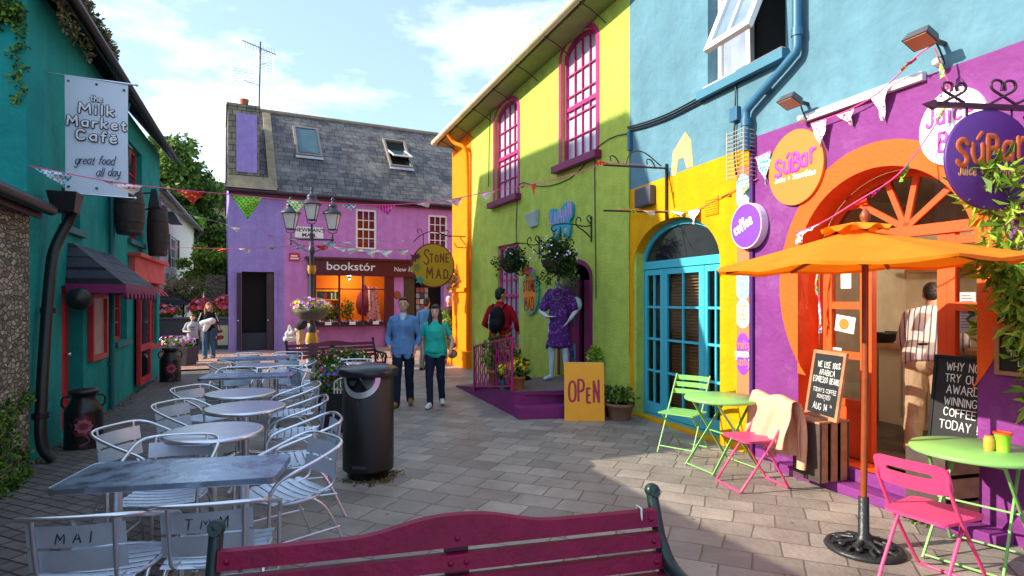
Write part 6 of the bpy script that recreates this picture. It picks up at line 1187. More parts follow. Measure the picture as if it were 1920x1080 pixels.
for x, z in ((.19, zt - .06), (.73, zt - .09), (.46, zt - .06), (.19, zb + .06), (.46, zb + .06)): m.lathe([(.0, -.02), (.012, -.018), (.014, -.005)], (x, 0, z), 10, 'y')
m.build('eyelet', M_RUBBER, bn_)
# barrels hung on the café wall
M_OAK = mat('dark_oak_staves', '#3a2a24', rough=.7, var=.35, vs=9, bump=.3, bs=20)
for x, y0, y1, r, lbl in ((243, 356, 440, .215, 'old wooden barrel hung under the red upper window of the café'), (296, 386, 480, .195, 'old wooden barrel hung on the far end of the café front')):
    u, z0 = LW.uz(x, y1, -.28); z1 = LW.uz(x, y0, -.28)[1]; t = LW.th('barrel', lbl, 'barrel', u, z0, -.28, 'barrels hung on the café wall'); h = z1 - z0; m = MB(LW.M)
    m.lathe([(r * .8, 0), (r * .92, h * .2), (r, h * .5), (r * .92, h * .8), (r * .8, h), (r * .74, h), (r * .74, h - .03), (0, h - .03)], (u, -.28, z0), 26); m.build('staves', M_OAK, t)
    for k in (.06, .3, .7, .93): rr = r * (.8 + .2 * math.sin(math.pi * k)) + .004; m = MB(LW.M); m.lathe([(rr, -.02), (rr + .003, 0), (rr, .02)], (u, -.28, z0 + h * k), 26); m.build('hoop', M_IRON, t)
    m = MB(LW.M); m.tube([(u, -.03, z1 - .1), (u, -.28, z1 - .02)], .015, 6); m.box(u - .03, u + .03, -.03, -.004, z1 - .25, z1); m.build('bracket', M_IRON, t)
u, z = LW.uz(234, 292, -.15); t = LW.th('carriage_lantern', 'small black carriage lantern beside the red upper café window', 'lantern', u, z, -.15); m = MB(LW.M); m.lathe([(.03, -.22), (.06, -.18), (.07, -.15), (.1, .1), (.12, .12), (.06, .2), (.02, .24), (0, .28)], (u, -.15, z), 8, sm=False); m.tube(chaikin([(u, -.15, z - .2), (u, -.13, z - .34), (u, -.01, z - .3)], 2), .015, 6); m.build('body', M_BLACK, t)
u, z = LW.uz(286, 372, -.45); t = LW.th('floodlight', 'black floodlight on an arm above the far café barrel', 'floodlight', u, z, -.45); m = MB(LW.M); m.hexa([(u - .14, -.58, z - .16), (u + .14, -.58, z - .16), (u + .14, -.4, z - .16), (u - .14, -.4, z - .16)], [(u - .06, -.52, z + .16), (u + .06, -.52, z + .16), (u + .06, -.44, z + .16), (u - .06, -.44, z + .16)]); m.build('housing', M_BLACK, t, bev=.01); m = MB(LW.M); m.tube([(u, -.46, z + .1), (u - .1, -.2, z + .05), (u - .12, -.004, z + .04)], .016, 6); m.build('arm', M_BLACK, t)
u, z = CW.uz(322, 412, -.4); t = CW.th('floodlight', 'black floodlight on the white cottage beside its shuttered window', 'floodlight', u, z, -.4); m = MB(CW.M); m.hexa([(u - .4, -.7, z - .12), (u + .5, -.7, z - .12), (u + .5, -.3, z - .12), (u - .4, -.3, z - .12)], [(u - .3, -.5, z + .25), (u + .4, -.5, z + .25), (u + .4, -.3, z + .25), (u - .3, -.3, z + .25)]); m.tube([(u, -.35, z), (u, -.002, z)], .04); m.build('housing', M_BLACK, t)
# menu case and a speaker under the hood
a, z1 = LW.uz(164, 550); b, _ = LW.uz(193, 550); z0 = LW.uz(166, 678)[1]; t = LW.th('menu_case', 'tall red framed menu case on the teal wall beside the hooded door', 'notice board', (a + b) / 2, z0, -.02); m = MB(LW.M); m.ring(rect(a, b, z0, z1), rect(a + .07, b - .07, z0 + .07, z1 - .07), -.07, -.003); m.build('frame', M_RED, t, bev=.004); m = MB(LW.M); m.box(a + .066, b - .066, -.03, -.004, z0 + .066, z1 - .066); m.build('menu_sheet', mat('menu_paper', '#a89a90', rough=.3, var=.3, vs=5), t)
u, z = LW.uz(143, 562, -.2); t = LW.th('wall_lamp', 'round black lamp under the café door hood', 'lamp', u, z, -.2); m = MB(LW.M); m.lathe([(.06, -.12), (.13, -.05), (.14, .05), (.09, .12), (.03, .14)], (u + .12, -.2, z), 16); m.tube(chaikin([(u + .12, -.2, z + .12), (u + .3, -.18, z + .1), (u + .3, -.05, z - .1)], 2), .012, 6); m.build('shade', M_BLACK, t)
# ------------------------------------------------------------------ brackets on the green house
def scroll_bracket(wall, u, z, L, h=.42, r=.011, up=True):
    m = MB(wall.M); m.tube([(u, -.015, z - h * .6), (u, -.015, z + h * .4)], r * 1.2, 6); s = []
    m.tube(chaikin([(u, -.02, z + .02), (u, -.15, z + .02 - .03), (u, -L * .6, z + .03), (u, -L, z), (u, -L - .07, z - .07), (u, -L - .02, z - .13), (u, -L + .04, z - .08)], 2), r, 6)
    m.tube(chaikin([(u, -.02, z - h * .45), (u, -L * .2, z - h * .2), (u, -L * .45, z), (u, -L * .42, z + .13), (u, -L * .32, z + .15), (u, -L * .3, z + .07)], 2), r, 6)
    m.tube(chaikin([(u, -.02, z + .04), (u, -.12, z + .13), (u, -.05, z + .2), (u, -.02, z + .12)], 2), r, 6); return m
def hanging_basket(label, wall, xw, yw, L, rad, n, fl, drop=.35):
    u, z = wall.uz(xw, yw); p = wall.at(u, z, -L); t = thing('hanging_basket', label, 'hanging basket', (p.x, p.y, z - drop), 0, 'flower baskets on the green wall')
    scroll_bracket(wall, u, z, L).build('bracket', M_IRON, t); m = MB(); c = Vector((p.x, p.y, z - drop - .16)); m.lathe([(0, -.2), (.1, -.18), (.19, -.08), (.22, .02)], c, 16); m.build('bowl', mat('moss_basket', '#3a3424', rough=1, var=.4, vs=18), t)
    m = MB()
    for k in range(3): a = 2.1 * k; m.tube([(c.x + .2 * math.cos(a), c.y + .2 * math.sin(a), c.z + .02), (p.x, p.y, z - .1)], .004, 5)
    m.build('chains', M_IRON, t); m = MB()
    for k in range(9): a = random.uniform(0, 6.28); q = random.uniform(.2, .62); m.leaves((c.x + rad[0] * q * math.cos(a), c.y + rad[1] * q * math.sin(a), c.z + .08 + rad[2] * random.uniform(-.55, .5)), (rad[0] * .52, rad[1] * .52, rad[2] * .5), n // 10, .055, 3, shell=.4)
    for k in range(16 if rad[0] > .4 else 5): a = random.uniform(0, 6.28); q = random.uniform(.6, .95); m.leaves((c.x + rad[0] * q * math.cos(a), c.y + rad[1] * q * math.sin(a), c.z - rad[2] * random.uniform(.4, 1.1)), (.05, .05, .14), 16, .05, 3, droop=.8); m.build('foliage', [leafmat('basket_leaf_dark', '#2c4426'), leafmat('basket_leaf', '#456234'), leafmat('basket_leaf_pale', '#6a8450')], t)
    m = MB(); m.flowers((c.x, c.y, c.z + .06), rad, int(n * .035), .02, len(fl)); m.build('blooms', fl, t)
hanging_basket('big round hanging basket with tiny white flowers over the shop doorway', GW, 1110, 425, .72, (.42, .42, .36), 2600, [FLW['white'], FLW['white'], FLW['violet']], .44)
hanging_basket('smaller straggly hanging basket in front of the magenta lower window', GW, 1012, 460, .62, (.36, .36, .26), 1300, [FLW['white'], FLW['pink']], .2)
t = GW.th('burglar_alarm', 'pale faceted alarm box on the lime green wall', 'alarm box', *GW.uz(1003, 412), -.05); a, z1 = GW.uz(993, 396); b, _ = GW.uz(1011, 396); z0 = GW.uz(1002, 425)[1]; z1 -= .0; m = MB(GW.M)
m.hexa([(a + .06, -.05, z0), (b - .03, -.05, z0), (b - .03, -.003, z0), (a + .06, -.003, z0)], [(a, -.13, z1 - .1), (b, -.13, z1 - .06), (b, -.003, z1), (a, -.003, z1 - .05)]); m.build('case', mat('alarm_case', '#a8bcc4', rough=.4), t, bev=.008)
# turquoise butterfly sign
M_TURQ = mat('turquoise_sign', '#1a96ae', rough=.5, var=.1); pts = [(1033, 400), (1037, 392), (1045, 391), (1054, 399), (1058, 388), (1064, 380), (1072, 377), (1078, 382), (1079, 395), (1077, 408), (1071, 416), (1074, 425), (1072, 440), (1068, 449), (1062, 447), (1058, 436), (1055, 422), (1052, 440), (1047, 456), (1042, 450), (1039, 432), (1037, 423), (1034, 415)]
q = [GW.uz(*p) for p in pts]; q = [(p.x, p.y) for p in chaikin([(a, b, 0) for a, b in q], 1, True)]; cx = sum(p[0] for p in q) / len(q); t = GW.th('butterfly_sign', 'turquoise butterfly shaped sign lettered in lilac on the lime wall', 'sign', cx, q[0][1], -.04)
m = MB(GW.M); m.prism(q, -.05, -.01); m.build('board', M_TURQ, t); m = MB(GW.M)
for i, ch in enumerate('LAPHAN'): fx = 1035.5 + i * 7.0; yy = [420, 421, 421, 419, 413, 405][i]; u, z = GW.uz(fx + 3, yy); hand(m, ch, .2 + .012 * i, u, z, -.052, .032, sx=.6, jit=0, align=.5, rot=.0 if i < 3 else .12)
m.build('lettering', mat('lilac_letter', '#b888cc', rough=.6), t); m = MB(GW.M)
for x, y in ((1046, 440), (1065, 432)): u, z = GW.uz(x, y); m.lathe([(0, -.056), (.04, -.054), (.045, -.05)], (u, 0, z), 12, 'y')
m.build('wing_spots', mat('ochre_spot', '#c8a860', rough=.6), t)
# oval shop sign on the wall
c = GW.uz(997, 551); ex, ez_ = abs(GW.uz(1012, 551)[0] - GW.uz(981, 551)[0]) / 2, (GW.uz(997, 513)[1] - GW.uz(997, 591)[1]) / 2; t = GW.th('oval_sign', 'oval orange Stone Mad sign edged in turquoise on the lime wall', 'sign', c[0], c[1] - ez_, -.02)
MB(GW.M).prism(circle(c, ex, 40, ez_), -.05, -.003).build('turquoise_edge', mat('sea_green_edge', '#2ab09a', rough=.5), t); MB(GW.M).prism(circle(c, ex * .82, 40, ez_ * .87), -.058, -.051).build('orange_face', mat('orange_sign_face', '#ee8a18', rough=.6, var=.1), t)
m = MB(GW.M); hand(m, 'STONE', .2, c[0], c[1] + .06, -.059, .03, sx=.6); hand(m, 'MAD', .25, c[0], c[1] - .32, -.059, .032, sx=.6); m.build('lettering', mat('brown_letter', '#7a2c10', rough=.6), t); m = MB(GW.M); m.flowers((c[0] - .05, -.08, c[1] + .42), (.2, .03, .1), 30, .07, 3); m.build('painted_flowers', [FLW['red'], FLW['yellow'], FLW['violet']], t)
# round Stone Mad sign hanging off the orange corner
u, z = GW.uz(878, 462); P0 = GW.at(u, z); n = -GW.n; L = .93; cpos = Vector((P0.x + n.x * L, P0.y + n.y * L, 0)); zc = CH + (HY - 498) / F * cpos.y; SWl = Wall((P0.x + n.x * 1.6, P0.y + n.y * 1.6), (-n.x, -n.y)); sx = 1.6 - L
t = SWl.th('round_hanging_sign', 'round ochre Stone Mad sign with flowers hanging from the orange corner', 'sign', sx, zc - .56); rr = .555
m = MB(SWl.M); m.lathe([(0, -.028), (rr - .03, -.028), (rr, -.02), (rr, .02), (0, .028)], (sx, 0, zc), 48, 'y'); m.build('rim', mat('maroon_rim', '#7c1634', rough=.5), t); MB(SWl.M).prism(circle((sx, zc), rr - .035, 48), -.034, -.0285).build('face', mat('ochre_face', '#c89a10', rough=.55, var=.12), t)
m = MB(SWl.M)
for ch, x, h, dz in (('S', -.18, .36, .03), ('T', -.05, .2, .08), ('O', .08, .17, .09), ('N', .22, .21, .09), ('E', .36, .2, .1)): hand(m, ch, h, sx + x, zc + dz, -.035, .034, sx=.7, jit=0)
for ch, x, h in (('M', -.1, .26), ('A', .13, .23), ('D', .32, .21)): hand(m, ch, h, sx + x, zc - .31, -.035, .036, sx=.8, jit=0)
m.build('lettering', mat('russet_letter', '#8a3416', rough=.6), t)
m = MB(SWl.M); zb_ = zc + rr + .2; m.tube([(1.58, 0, zb_ - .55), (1.58, 0, zb_ + .1)], .016, 6); m.tube([(1.58, 0, zb_), (sx + .3, 0, zb_)], .014, 6); m.tube([(1.58, 0, zb_ - .28), (sx + .62, 0, zb_ - .28), (sx + .55, 0, zb_ - .16)], .012, 6); m.tube([(1.56, 0, zb_ - .25), (sx + .7, 0, zb_ - .02)], .011, 6)
m.tube(chaikin([(sx + .45, 0, zb_ - .02), (sx + .3, 0, zb_ + .02), (sx, 0, zb_ + .12), (sx - .35, 0, zb_ - .02), (sx - .5, 0, zb_ - .2)], 2), .013, 6)
for q in (-.28, .28): m.tube(chaikin([(sx + q * 1.3, 0, zb_ + .02), (sx + q * 1.5, 0, zb_ + .12), (sx + q * 1.1, 0, zb_ + .14), (sx + q, 0, zb_ + .04)], 2), .01, 6); m.tube([(sx + q * .9, 0, zb_ + .02), (sx + q * .9, 0, zc + rr * .88)], .012, 6)
m.build('bracket', M_IRON, t)
m = MB(SWl.M)
for x, z_, s, c_ in ((-.5, .18, .13, 0), (-.42, -.05, .12, 1), (-.36, -.36, .13, 2), (-.55, -.1, .12, 3), (-.4, .22, .09, 0)): m.c = c_; m.add([(sx + x, -.05, zc + z_)] + [(sx + x + s * (1 if j % 2 == 0 else .45) * math.cos(.63 * j), -.06, zc + z_ + s * (1 if j % 2 == 0 else .45) * math.sin(.63 * j)) for j in range(10)], [(0, 1 + j, 1 + (j + 1) % 10) for j in range(10)])
m.build('cut_out_flowers', [mat('flower_maroon', '#6a2034'), mat('flower_green', '#7a8a3a'), mat('flower_teal', '#3a9a94'), mat('flower_sand', '#b09a50')], t)
m = MB(SWl.M); m.leaves((sx + .55, .1, zc - .35), (.22, .1, .3), 160, .09, 3); m.build('trailing_plant', [leafmat('dry_leaf', '#9a8460'), leafmat('dry_leaf_pale', '#b8a684'), LEAF[2]], t)
# ------------------------------------------------------------------ juice bar signs
M_TANG = mat('tangerine_disc', '#d67c2c', rough=.55, var=.05); M_LILAC = mat('lilac_letter2', '#b23ca8', rough=.6); M_CREAML = mat('cream_letter', '#f6ead0', rough=.6)
c = (3.0, 3.04); t = RW.th('juice_bar_disc', 'orange disc reading S\u00faBar in lilac on the purple wall', 'sign', c[0], c[1] - .37, -.02); MB(RW.M).prism(circle(c, .345, 56, .375), -.035, -.004).build('disc', M_TANG, t, bev=.004)
def subar(m, cx, cz, y, k, rot):
    for ch, dx, h, dz, w in (('S', -.21, .165, -.075, .04), ('u', -.10, .2, -.055, .036), ('B', .015, .17, -.05, .042), ('a', .115, .19, -.03, .038), ('r', .225, .22, -.015, .036)):
        hand(m, ch, h * k, cx + dx * k, cz + dz * k, y, w * k, sx=.85, jit=0, rot=rot)
    m.stroke([(cx - .1 * k, cz + .1 * k), (cx - .07 * k, cz + .14 * k)], .03 * k, y, smooth=0)
m = MB(RW.M); subar(m, c[0], c[1] + .02, -.037, 1.0, .02); m.build('name_lettering', M_LILAC, t)
m = MB(RW.M); hand(m, 'Juice + Smoothies', .056, c[0], c[1] - .115, -.037, .014, sx=.8, gap=.24, jit=.06); m.build('small_lettering', M_CREAML, t)
c = (4.5, 3.03); t = RW.th('white_disc_sign', 'white disc reading Juice Bar in lilac behind the hanging sign', 'sign', c[0], c[1] - .33, -.02); MB(RW.M).prism(circle(c, .25, 48, .29), -.03, -.004).build('disc', mat('white_disc', '#f4eef4', rough=.5), t, bev=.004)
m = MB(RW.M); hand(m, 'Juice', .14, c[0] - .02, c[1] + .04, -.032, .024, sx=.85, gap=.24); hand(m, 'Bar', .14, c[0] + .02, c[1] - .17, -.032, .024, sx=.85, gap=.26); m.build('lettering', M_LILAC, t)
# hanging disc on the scrolled bracket
M_VIO = mat('violet_disc', '#4d2476', rough=.5, var=.1); u0 = 4.92; P0 = RW.at(u0, 0); HW = Wall((P0.x - RW.n.x * 1.05, P0.y - RW.n.y * 1.05), (RW.n.x + .12, RW.n.y - .22)); hx = .55; hc = CH + (HY - 308) / F * 3.9
t = HW.th('hanging_disc_sign', 'violet disc reading S\u00faBar in orange hanging from a scrolled iron bracket', 'sign', hx, hc - .32); m = MB(HW.M); m.lathe([(0, -.014), (.315, -.014), (.322, -.008), (.322, .008), (.315, .014), (0, .014)], (hx, 0, hc), 56, 'y'); m.build('disc', M_VIO, t)
m = MB(HW.M); subar(m, hx + .0, hc + .03, -.016, .98, .0); m.build('name_lettering', mat('dull_orange_letter', '#b85a28', rough=.6), t); m = MB(HW.M); hand(m, 'Juice + Smoothies', .062, hx - .0, hc - .105, -.016, .012, sx=.66, gap=.2); m.build('small_lettering', mat('tan_letter', '#c8975a', rough=.6), t)
m = MB(HW.M); hz = CH + (HY - 207) / F * 3.85
m.beam((.16, 0, hz), (1.06, 0, hz + .0), .035, .03); m.hexa([(.1, -.004, hz - .004), (.11, -.004, hz - .004), (.11, .004, hz - .004), (.1, .004, hz - .004)], [(.1, -.004, hz + .004), (.11, -.004, hz + .004), (.11, .004, hz + .004), (.1, .004, hz + .004)]); m.add([(.07, 0, hz), (.16, -.02, hz - .03), (.16, -.02, hz + .03), (.16, .02, hz + .03), (.16, .02, hz - .03)], [(0, 1, 2), (0, 2, 3), (0, 3, 4), (0, 4, 1), (1, 4, 3, 2)])
for a, s, k in ((.25, 1, 1), (.35, -1, 1), (.6, 1, 1.2), (.7, -1, 1.2)): m.tube(chaikin([(a + s * .12 * k, 0, hz + .02), (a + s * .04 * k, 0, hz + .06 * k), (a - s * .04 * k, 0, hz + .1 * k), (a - s * .02 * k, 0, hz + .15 * k), (a + s * .04 * k, 0, hz + .14 * k), (a + s * .03 * k, 0, hz + .09 * k)], 2), .009, 6)
m.tube(chaikin([(.75, 0, hz + .03), (.9, 0, hz + .1), (1.05, 0, hz + .04)], 2), .01, 6); m.beam((1.05, 0, hz - .55), (1.05, 0, hz + .1), .03, .03); m.tube([(1.05, 0, hz - .5), (.8, 0, hz - .05)], .011, 6)
for q in (-.16, .16): m.tube([(hx + q, 0, hz), (hx + q, 0, hc + .26)], .007, 6)
m.build('bracket', mat('plum_iron', '#3a2030', rough=.5, var=.2), t)
# coffee disc, and the salmon panel of painted roundels
u, z = RW.uz(1412, 424); t = RW.th('coffee_disc', 'projecting violet disc reading coffee in cream', 'sign', u, z - .25, -.08); c = (u, z); MB(RW.M).prism(circle(c, .235, 48, .25), -.1, -.01).build('disc_edge', mat('white_edge', '#e0d8ee', rough=.5), t); MB(RW.M).prism(circle(c, .222, 48, .237), -.104, -.1005).build('disc', mat('bright_violet', '#7a3cb8', rough=.55), t)
m = MB(RW.M); hand(m, 'coffee', .125, c[0] - .02, c[1] - .04, -.106, .027, gap=.16, sx=.62, rot=.4, jit=0); m.build('lettering', M_CREAML, t)
t = RW.th('painted_panel', 'narrow salmon panel of painted coffee and juice roundels', 'sign', (y1_ + p1_) / 2, .6, -.01); a, b = y1_ + .01, p1_ - .04; cx = (a + b) / 2; wv = (b - a) / 2
z0, z1 = .55, RW.uz(1398, 312)[1]; MB(RW.M).box(a, b, -.02, -.003, z0, z1).build('board', M_SALM, t)
def rnd(y, rz, h, nm): zc_ = RW.uz(1402, y)[1]; pts = [(cx + min(wv * .98, max(-wv * .98, 1.25 * wv * math.cos(q))), zc_ + rz * math.sin(q)) for q in [2 * math.pi * i / 40 for i in range(40)]]; o = MB(RW.M).prism(pts, -.024, -.0205).build('roundel', mat(nm, h, rough=.55), t); return zc_
zc1 = rnd(357, .19, '#9cc8e8', 'sky_roundel'); zc2 = rnd(532, .19, '#8cc4e8', 'sky_roundel2'); zc3 = rnd(588, .165, '#f6e4c0', 'cream_roundel'); zc4 = rnd(664, .235, '#8c3cc0', 'violet_roundel')
m = MB(RW.M); hand(m, 'great', .06, cx, zc1 + .05, -.026, .01, sx=.6); hand(m, 'juice', .06, cx, zc1 - .04, -.026, .01, sx=.6); hand(m, 'bar', .06, cx, zc1 - .12, -.026, .01, sx=.6); 
m.stroke([(cx - .07, zc2 + .03), (cx + .05, zc2 + .03)], .014, -.026); m.stroke([(cx - .07, zc2 + .03), (cx - .06, zc2 - .1), (cx + .03, zc2 - .1), (cx + .05, zc2 + .03)], .014, -.026); m.stroke([(cx + .05, zc2 + .02), (cx + .1, zc2 + .06), (cx + .09, zc2 - .04), (cx + .04, zc2 - .06)], .012, -.026); m.stroke([(cx - .02, zc2 + .08), (cx + .01, zc2 + .11), (cx - .02, zc2 + .14), (cx + .01, zc2 + .17)], .014, -.026); m.build('white_painting', M_WHITE, t)
m = MB(RW.M); hand(m, 'fruity', .095, cx, zc4 + .06, -.026, .016, sx=.62, rot=.05); hand(m, 'tasty', .095, cx, zc4 - .13, -.026, .016, sx=.66, rot=.05); m.build('coral_lettering', mat('coral_letter', '#ee7a68', rough=.6), t); m = MB(RW.M); hand(m, 'yummy', .095, cx, zc4 - .035, -.026, .017, sx=.6, rot=.05); m.build('sky_lettering', mat('sky_letter', '#bfe0f6', rough=.6), t)
m = MB(RW.M)
for i, w in enumerate(('cold juice', 'tea', 'breakfast', 'all day')): hand(m, w, .036, cx, zc3 + .075 - i * .05, -.026, .005, sx=.6)
m.build('grey_lettering', mat('grey_letter', '#b89a80', rough=.6), t)
u, z = RW.uz(1392, 370); 
# downpipe, box and cables on the blue wall
t = RW.th('rainwater_pipe', 'blue painted rainwater pipe with a diagonal offset on the blue wall', 'pipe', 2.29, 3.4, -.08); M_BP2 = mat('blue_pipe_paint', '#2c6486', rough=.45, var=.12)
m = MB(RW.M); m.tube(chaikin([(3.08, -.09, 7.9), (3.08, -.09, 4.25), (3.08, -.09, 4.2), (3.06, -.09, 4.14), (2.42, -.09, 3.82), (2.38, -.09, 3.78), (2.38, -.09, 3.7), (2.38, -.09, 3.35)], 1), .045, 12)
for uu, zz in ((3.08, 5.2), (3.08, 4.35), (2.38, 3.66)): m.lathe([(.055, -.04), (.055, .04)], (uu, -.09, zz), 14)
m.build('pipe', M_BP2, t); m = MB(RW.M); m.box(3.05, 3.11, -.05, -.003, 5.17, 5.23); m.box(2.6, 2.66, -.05, -.003, 3.9, 3.96); m.build('clip', M_BP2, t)
t = RW.th('pipe_cage', 'thin wire cage around the foot of the blue rainwater pipe', 'wire cage', 2.28, 3.2, -.1); m = MB(RW.M)
for i in range(12): z = 3.08 + i * .045; m.tube([(2.16, -.003, z), (2.16, -.16, z), (2.42, -.16, z + .01), (2.42, -.003, z)], .004, 5)
for u in (2.16, 2.42): m.tube([(u, -.16, 3.06), (u, -.16, 3.6)], .006, 5)
m.build('wires', mat('pale_wire', '#c8b8a0', rough=.6), t)
t = RW.th('cable', 'black bundle of cables sagging across the blue wall under the window', 'cable', 1.2, 4.1, -.03); m = MB(RW.M); q = [RW.uz(x, y) for x, y in ((1182, 246), (1215, 238), (1260, 222), (1310, 196), (1360, 170), (1420, 140), (1474, 108))]
for o in (0, .03, .055): m.tube(chaikin([(u, -.03 - o * .4, z + o) for u, z in q], 2), .012, 6)
m.build('strands', M_BLACK, t)
t = RW.th('junction_box', 'small blue junction box with a dangling cable on the blue wall', 'junction box', *RW.uz(1383, 215), -.03); u, z = RW.uz(1382, 215); m = MB(RW.M); m.box(u - .06, u + .06, -.06, -.003, z - .08, z + .08); m.build('box', M_BP2, t, bev=.006); m = MB(RW.M); m.tube([(u, -.03, z + .08), (u + .01, -.02, z + .45)], .01, 6); m.tube(chaikin([(u, -.03, z - .08), (u - .02, -.03, z - .25), (u, -.04, z - .5), (u + .02, -.03, z - .7)], 2), .01, 6); m.build('cable', M_BLACK, t)
t = RW.th('alarm_box', 'dark grey rounded box on the yellow wall above the aqua door', 'alarm box', *RW.uz(1215, 371), -.04); a, z1 = RW.uz(1200, 356); b, z0 = RW.uz(1230, 386); m = MB(RW.M); m.box(a, b, -.1, -.003, z0 + .02, z1); m.build('case', M_RUBBER, t, bev=.02)
t = RW.th('air_vent', 'small yellow louvred vent on the yellow wall', 'vent', *RW.uz(1340, 385), -.01); u, z = RW.uz(1335, 388); m = MB(RW.M); m.box(u - .12, u + .12, -.012, -.003, z - .1, z + .12)
for i in range(7): m.box(u - .11, u + .11, -.02, -.0125, z - .085 + i * .028, z - .07 + i * .028)
m.build('louvres', M_YEL, t)
def flood(lbl, x, y, L):
    u, z = RW.uz(x, y); t = RW.th('floodlight', lbl, 'floodlight', u, z, -.1, 'floodlights along the purple shop front'); A = RW.M @ Matrix.Translation((u, -L, z + .06)) @ Matrix.Rotation(R(-25), 4, 'X'); m = MB(A); m.hexa([(-.1, -.08, -.035), (.1, -.08, -.035), (.1, .08, -.035), (-.1, .08, -.035)], [(-.08, -.06, .04), (.08, -.06, .04), (.08, .06, .04), (-.08, .06, .04)]); m.build('housing', M_RUBBER, t, bev=.005); MB(A).box(-.085, .085, -.066, .066, -.041, -.0355).build('lens', mat('amber_lens', '#b08060', rough=.2), t)
    m = MB(RW.M); m.beam((u, -L + .05, z + .07), (u, -.003, z + .05), .03, .025); m.tube(chaikin([(u, -.1, z + .05), (u + .05, -.12, z - .05), (u + .03, -.05, z - .12), (u, -.02, z - .1)], 2), .007, 6); m.build('arm', M_BLACK, t); MB(RW.M).ball((u, -.08, z - .1), (.035, .05, .035)).build('sensor', M_WHITE, t)
flood('black floodlight above the orange disc sign', 1515, 205, .22); flood('black floodlight above the hanging violet sign', 1772, 95, .26)
# wires on the green wall
t = GW.th('wall_cable', 'thin dark cables strung over the lime green wall', 'cable', -1, 3.8, -.02); m = MB(GW.M)
for q in (((1180, 250), (1150, 256), (1123, 274), (1116, 285), (1117, 420), (1119, 560)), ((1116, 285), (1080, 330), (1040, 348), (1010, 350), (975, 340), (972, 360), (969, 400), (969, 455)), ((921, 200), (918, 260), (917, 350))): m.tube(chaikin([(*GW.uz(*p)[:1], -.014, GW.uz(*p)[1]) for p in q], 1), .008, 5)
m.build('strands', M_IRON, t)
t = RW.th('corner_cable_box', 'small blue cable box where the lime and blue walls meet', 'junction box', -.08, 4.1, -.04); m = MB(RW.M); z = RW.uz(1184, 258)[1]; m.box(-.14, -.08, -.06, -.003, z - .2, z + .1); m.build('box', M_BP2, t, bev=.004); m = MB(RW.M); m.tube([(-.16, -.02, z - .2), (-.165, -.02, .9)], .012, 6); m.build('conduit', M_LIME, t)
# iron sign bracket over the aqua door
u = RW.uz(1252, 350)[0]; zt_, zb2 = RW.uz(1252, 316)[1], RW.uz(1252, 398)[1]; t = RW.th('sign_bracket', 'empty black iron sign bracket tangled with bunting above the aqua doors', 'bracket', u, zb2, -.02); m = MB(RW.M); m.beam((u, -.02, zb2 - .1), (u, -.02, zt_ + .06), .03, .03)
for z in (zt_, zb2): m.beam((u, -.02, z), (u, -.98, z - .03), .022, .022)
for a in (.2, .75): m.tube(chaikin([(u, -a, zt_ + .01), (u, -a - .06, zt_ + .1), (u, -a - .14, zt_ + .1), (u, -a - .12, zt_ + .03)], 2), .009, 6)
m.tube(chaikin([(u, -.1, zt_ + .02), (u, -.4, zt_ + .22), (u, -.6, zt_ + .16), (u, -.65, zt_)], 2), .008, 6); m.build('ironwork', M_IRON, t)
# notices in the juice bar glazing
def notice(lbl, x0, x1, y0, y1, h, d, tilt=0):
    a, z1 = RW.uz(x0, y0, d); b, _ = RW.uz(x1, y0, d); z0 = RW.uz(x0, y1, d)[1]; t = RW.th('notice', lbl, 'notice', (a + b) / 2, z0, d); A = RW.M @ Matrix.Translation(((a + b) / 2, d, (z0 + z1) / 2)) @ Matrix.Rotation(tilt, 4, 'Y'); w, hh = (b - a) / 2, (z1 - z0) / 2; MB(A).box(-w, w, -.003, 0, -hh, hh).build('sheet', mat('paper_' + h[1:], h, rough=.7, var=.05), t); return t, A, w, hh
D2 = .305
notice('blank white sheet in the upper pane of the orange sidelight', 1577, 1596, 498, 541, '#f4ece6', D2)
t, A, w, h = notice('tilted white card with an orange roundel in the orange sidelight', 1567, 1603, 592, 622, '#f2ebe6', D2, R(8)); m = MB(A); m.prism(circle((-.01, 0), h * .7, 24), -.006, -.0035); m.build('roundel', M_TANG, t)
t, A, w, h = notice('small framed sticker above the framed chalkboard', 1548, 1578, 650, 672, '#f0e8e0', D2); MB(A).box(-w * .7, w * .7, -.006, -.0035, -h * .6, h * .6).build('print', mat('dark_print', '#6a4a24', rough=.6, var=.4, vs=30), t)
t, A, w, h = notice('pale printed menu sheet in the right hand glazed sidelight', 1800, 1830, 548, 625, '#b8a8ac', D2); m = MB(A)
for i in range(12): m.box(-w * .8, w * (.3 + .4 * ((i * 7) % 3) / 2), -.005, -.0035, h * .85 - i * h * .14, h * .82 - i * h * .14)
m.box(w * .05, w * .7, -.0052, -.0036, -h * .05, h * .35); m.build('print', M_RUBBER, t)
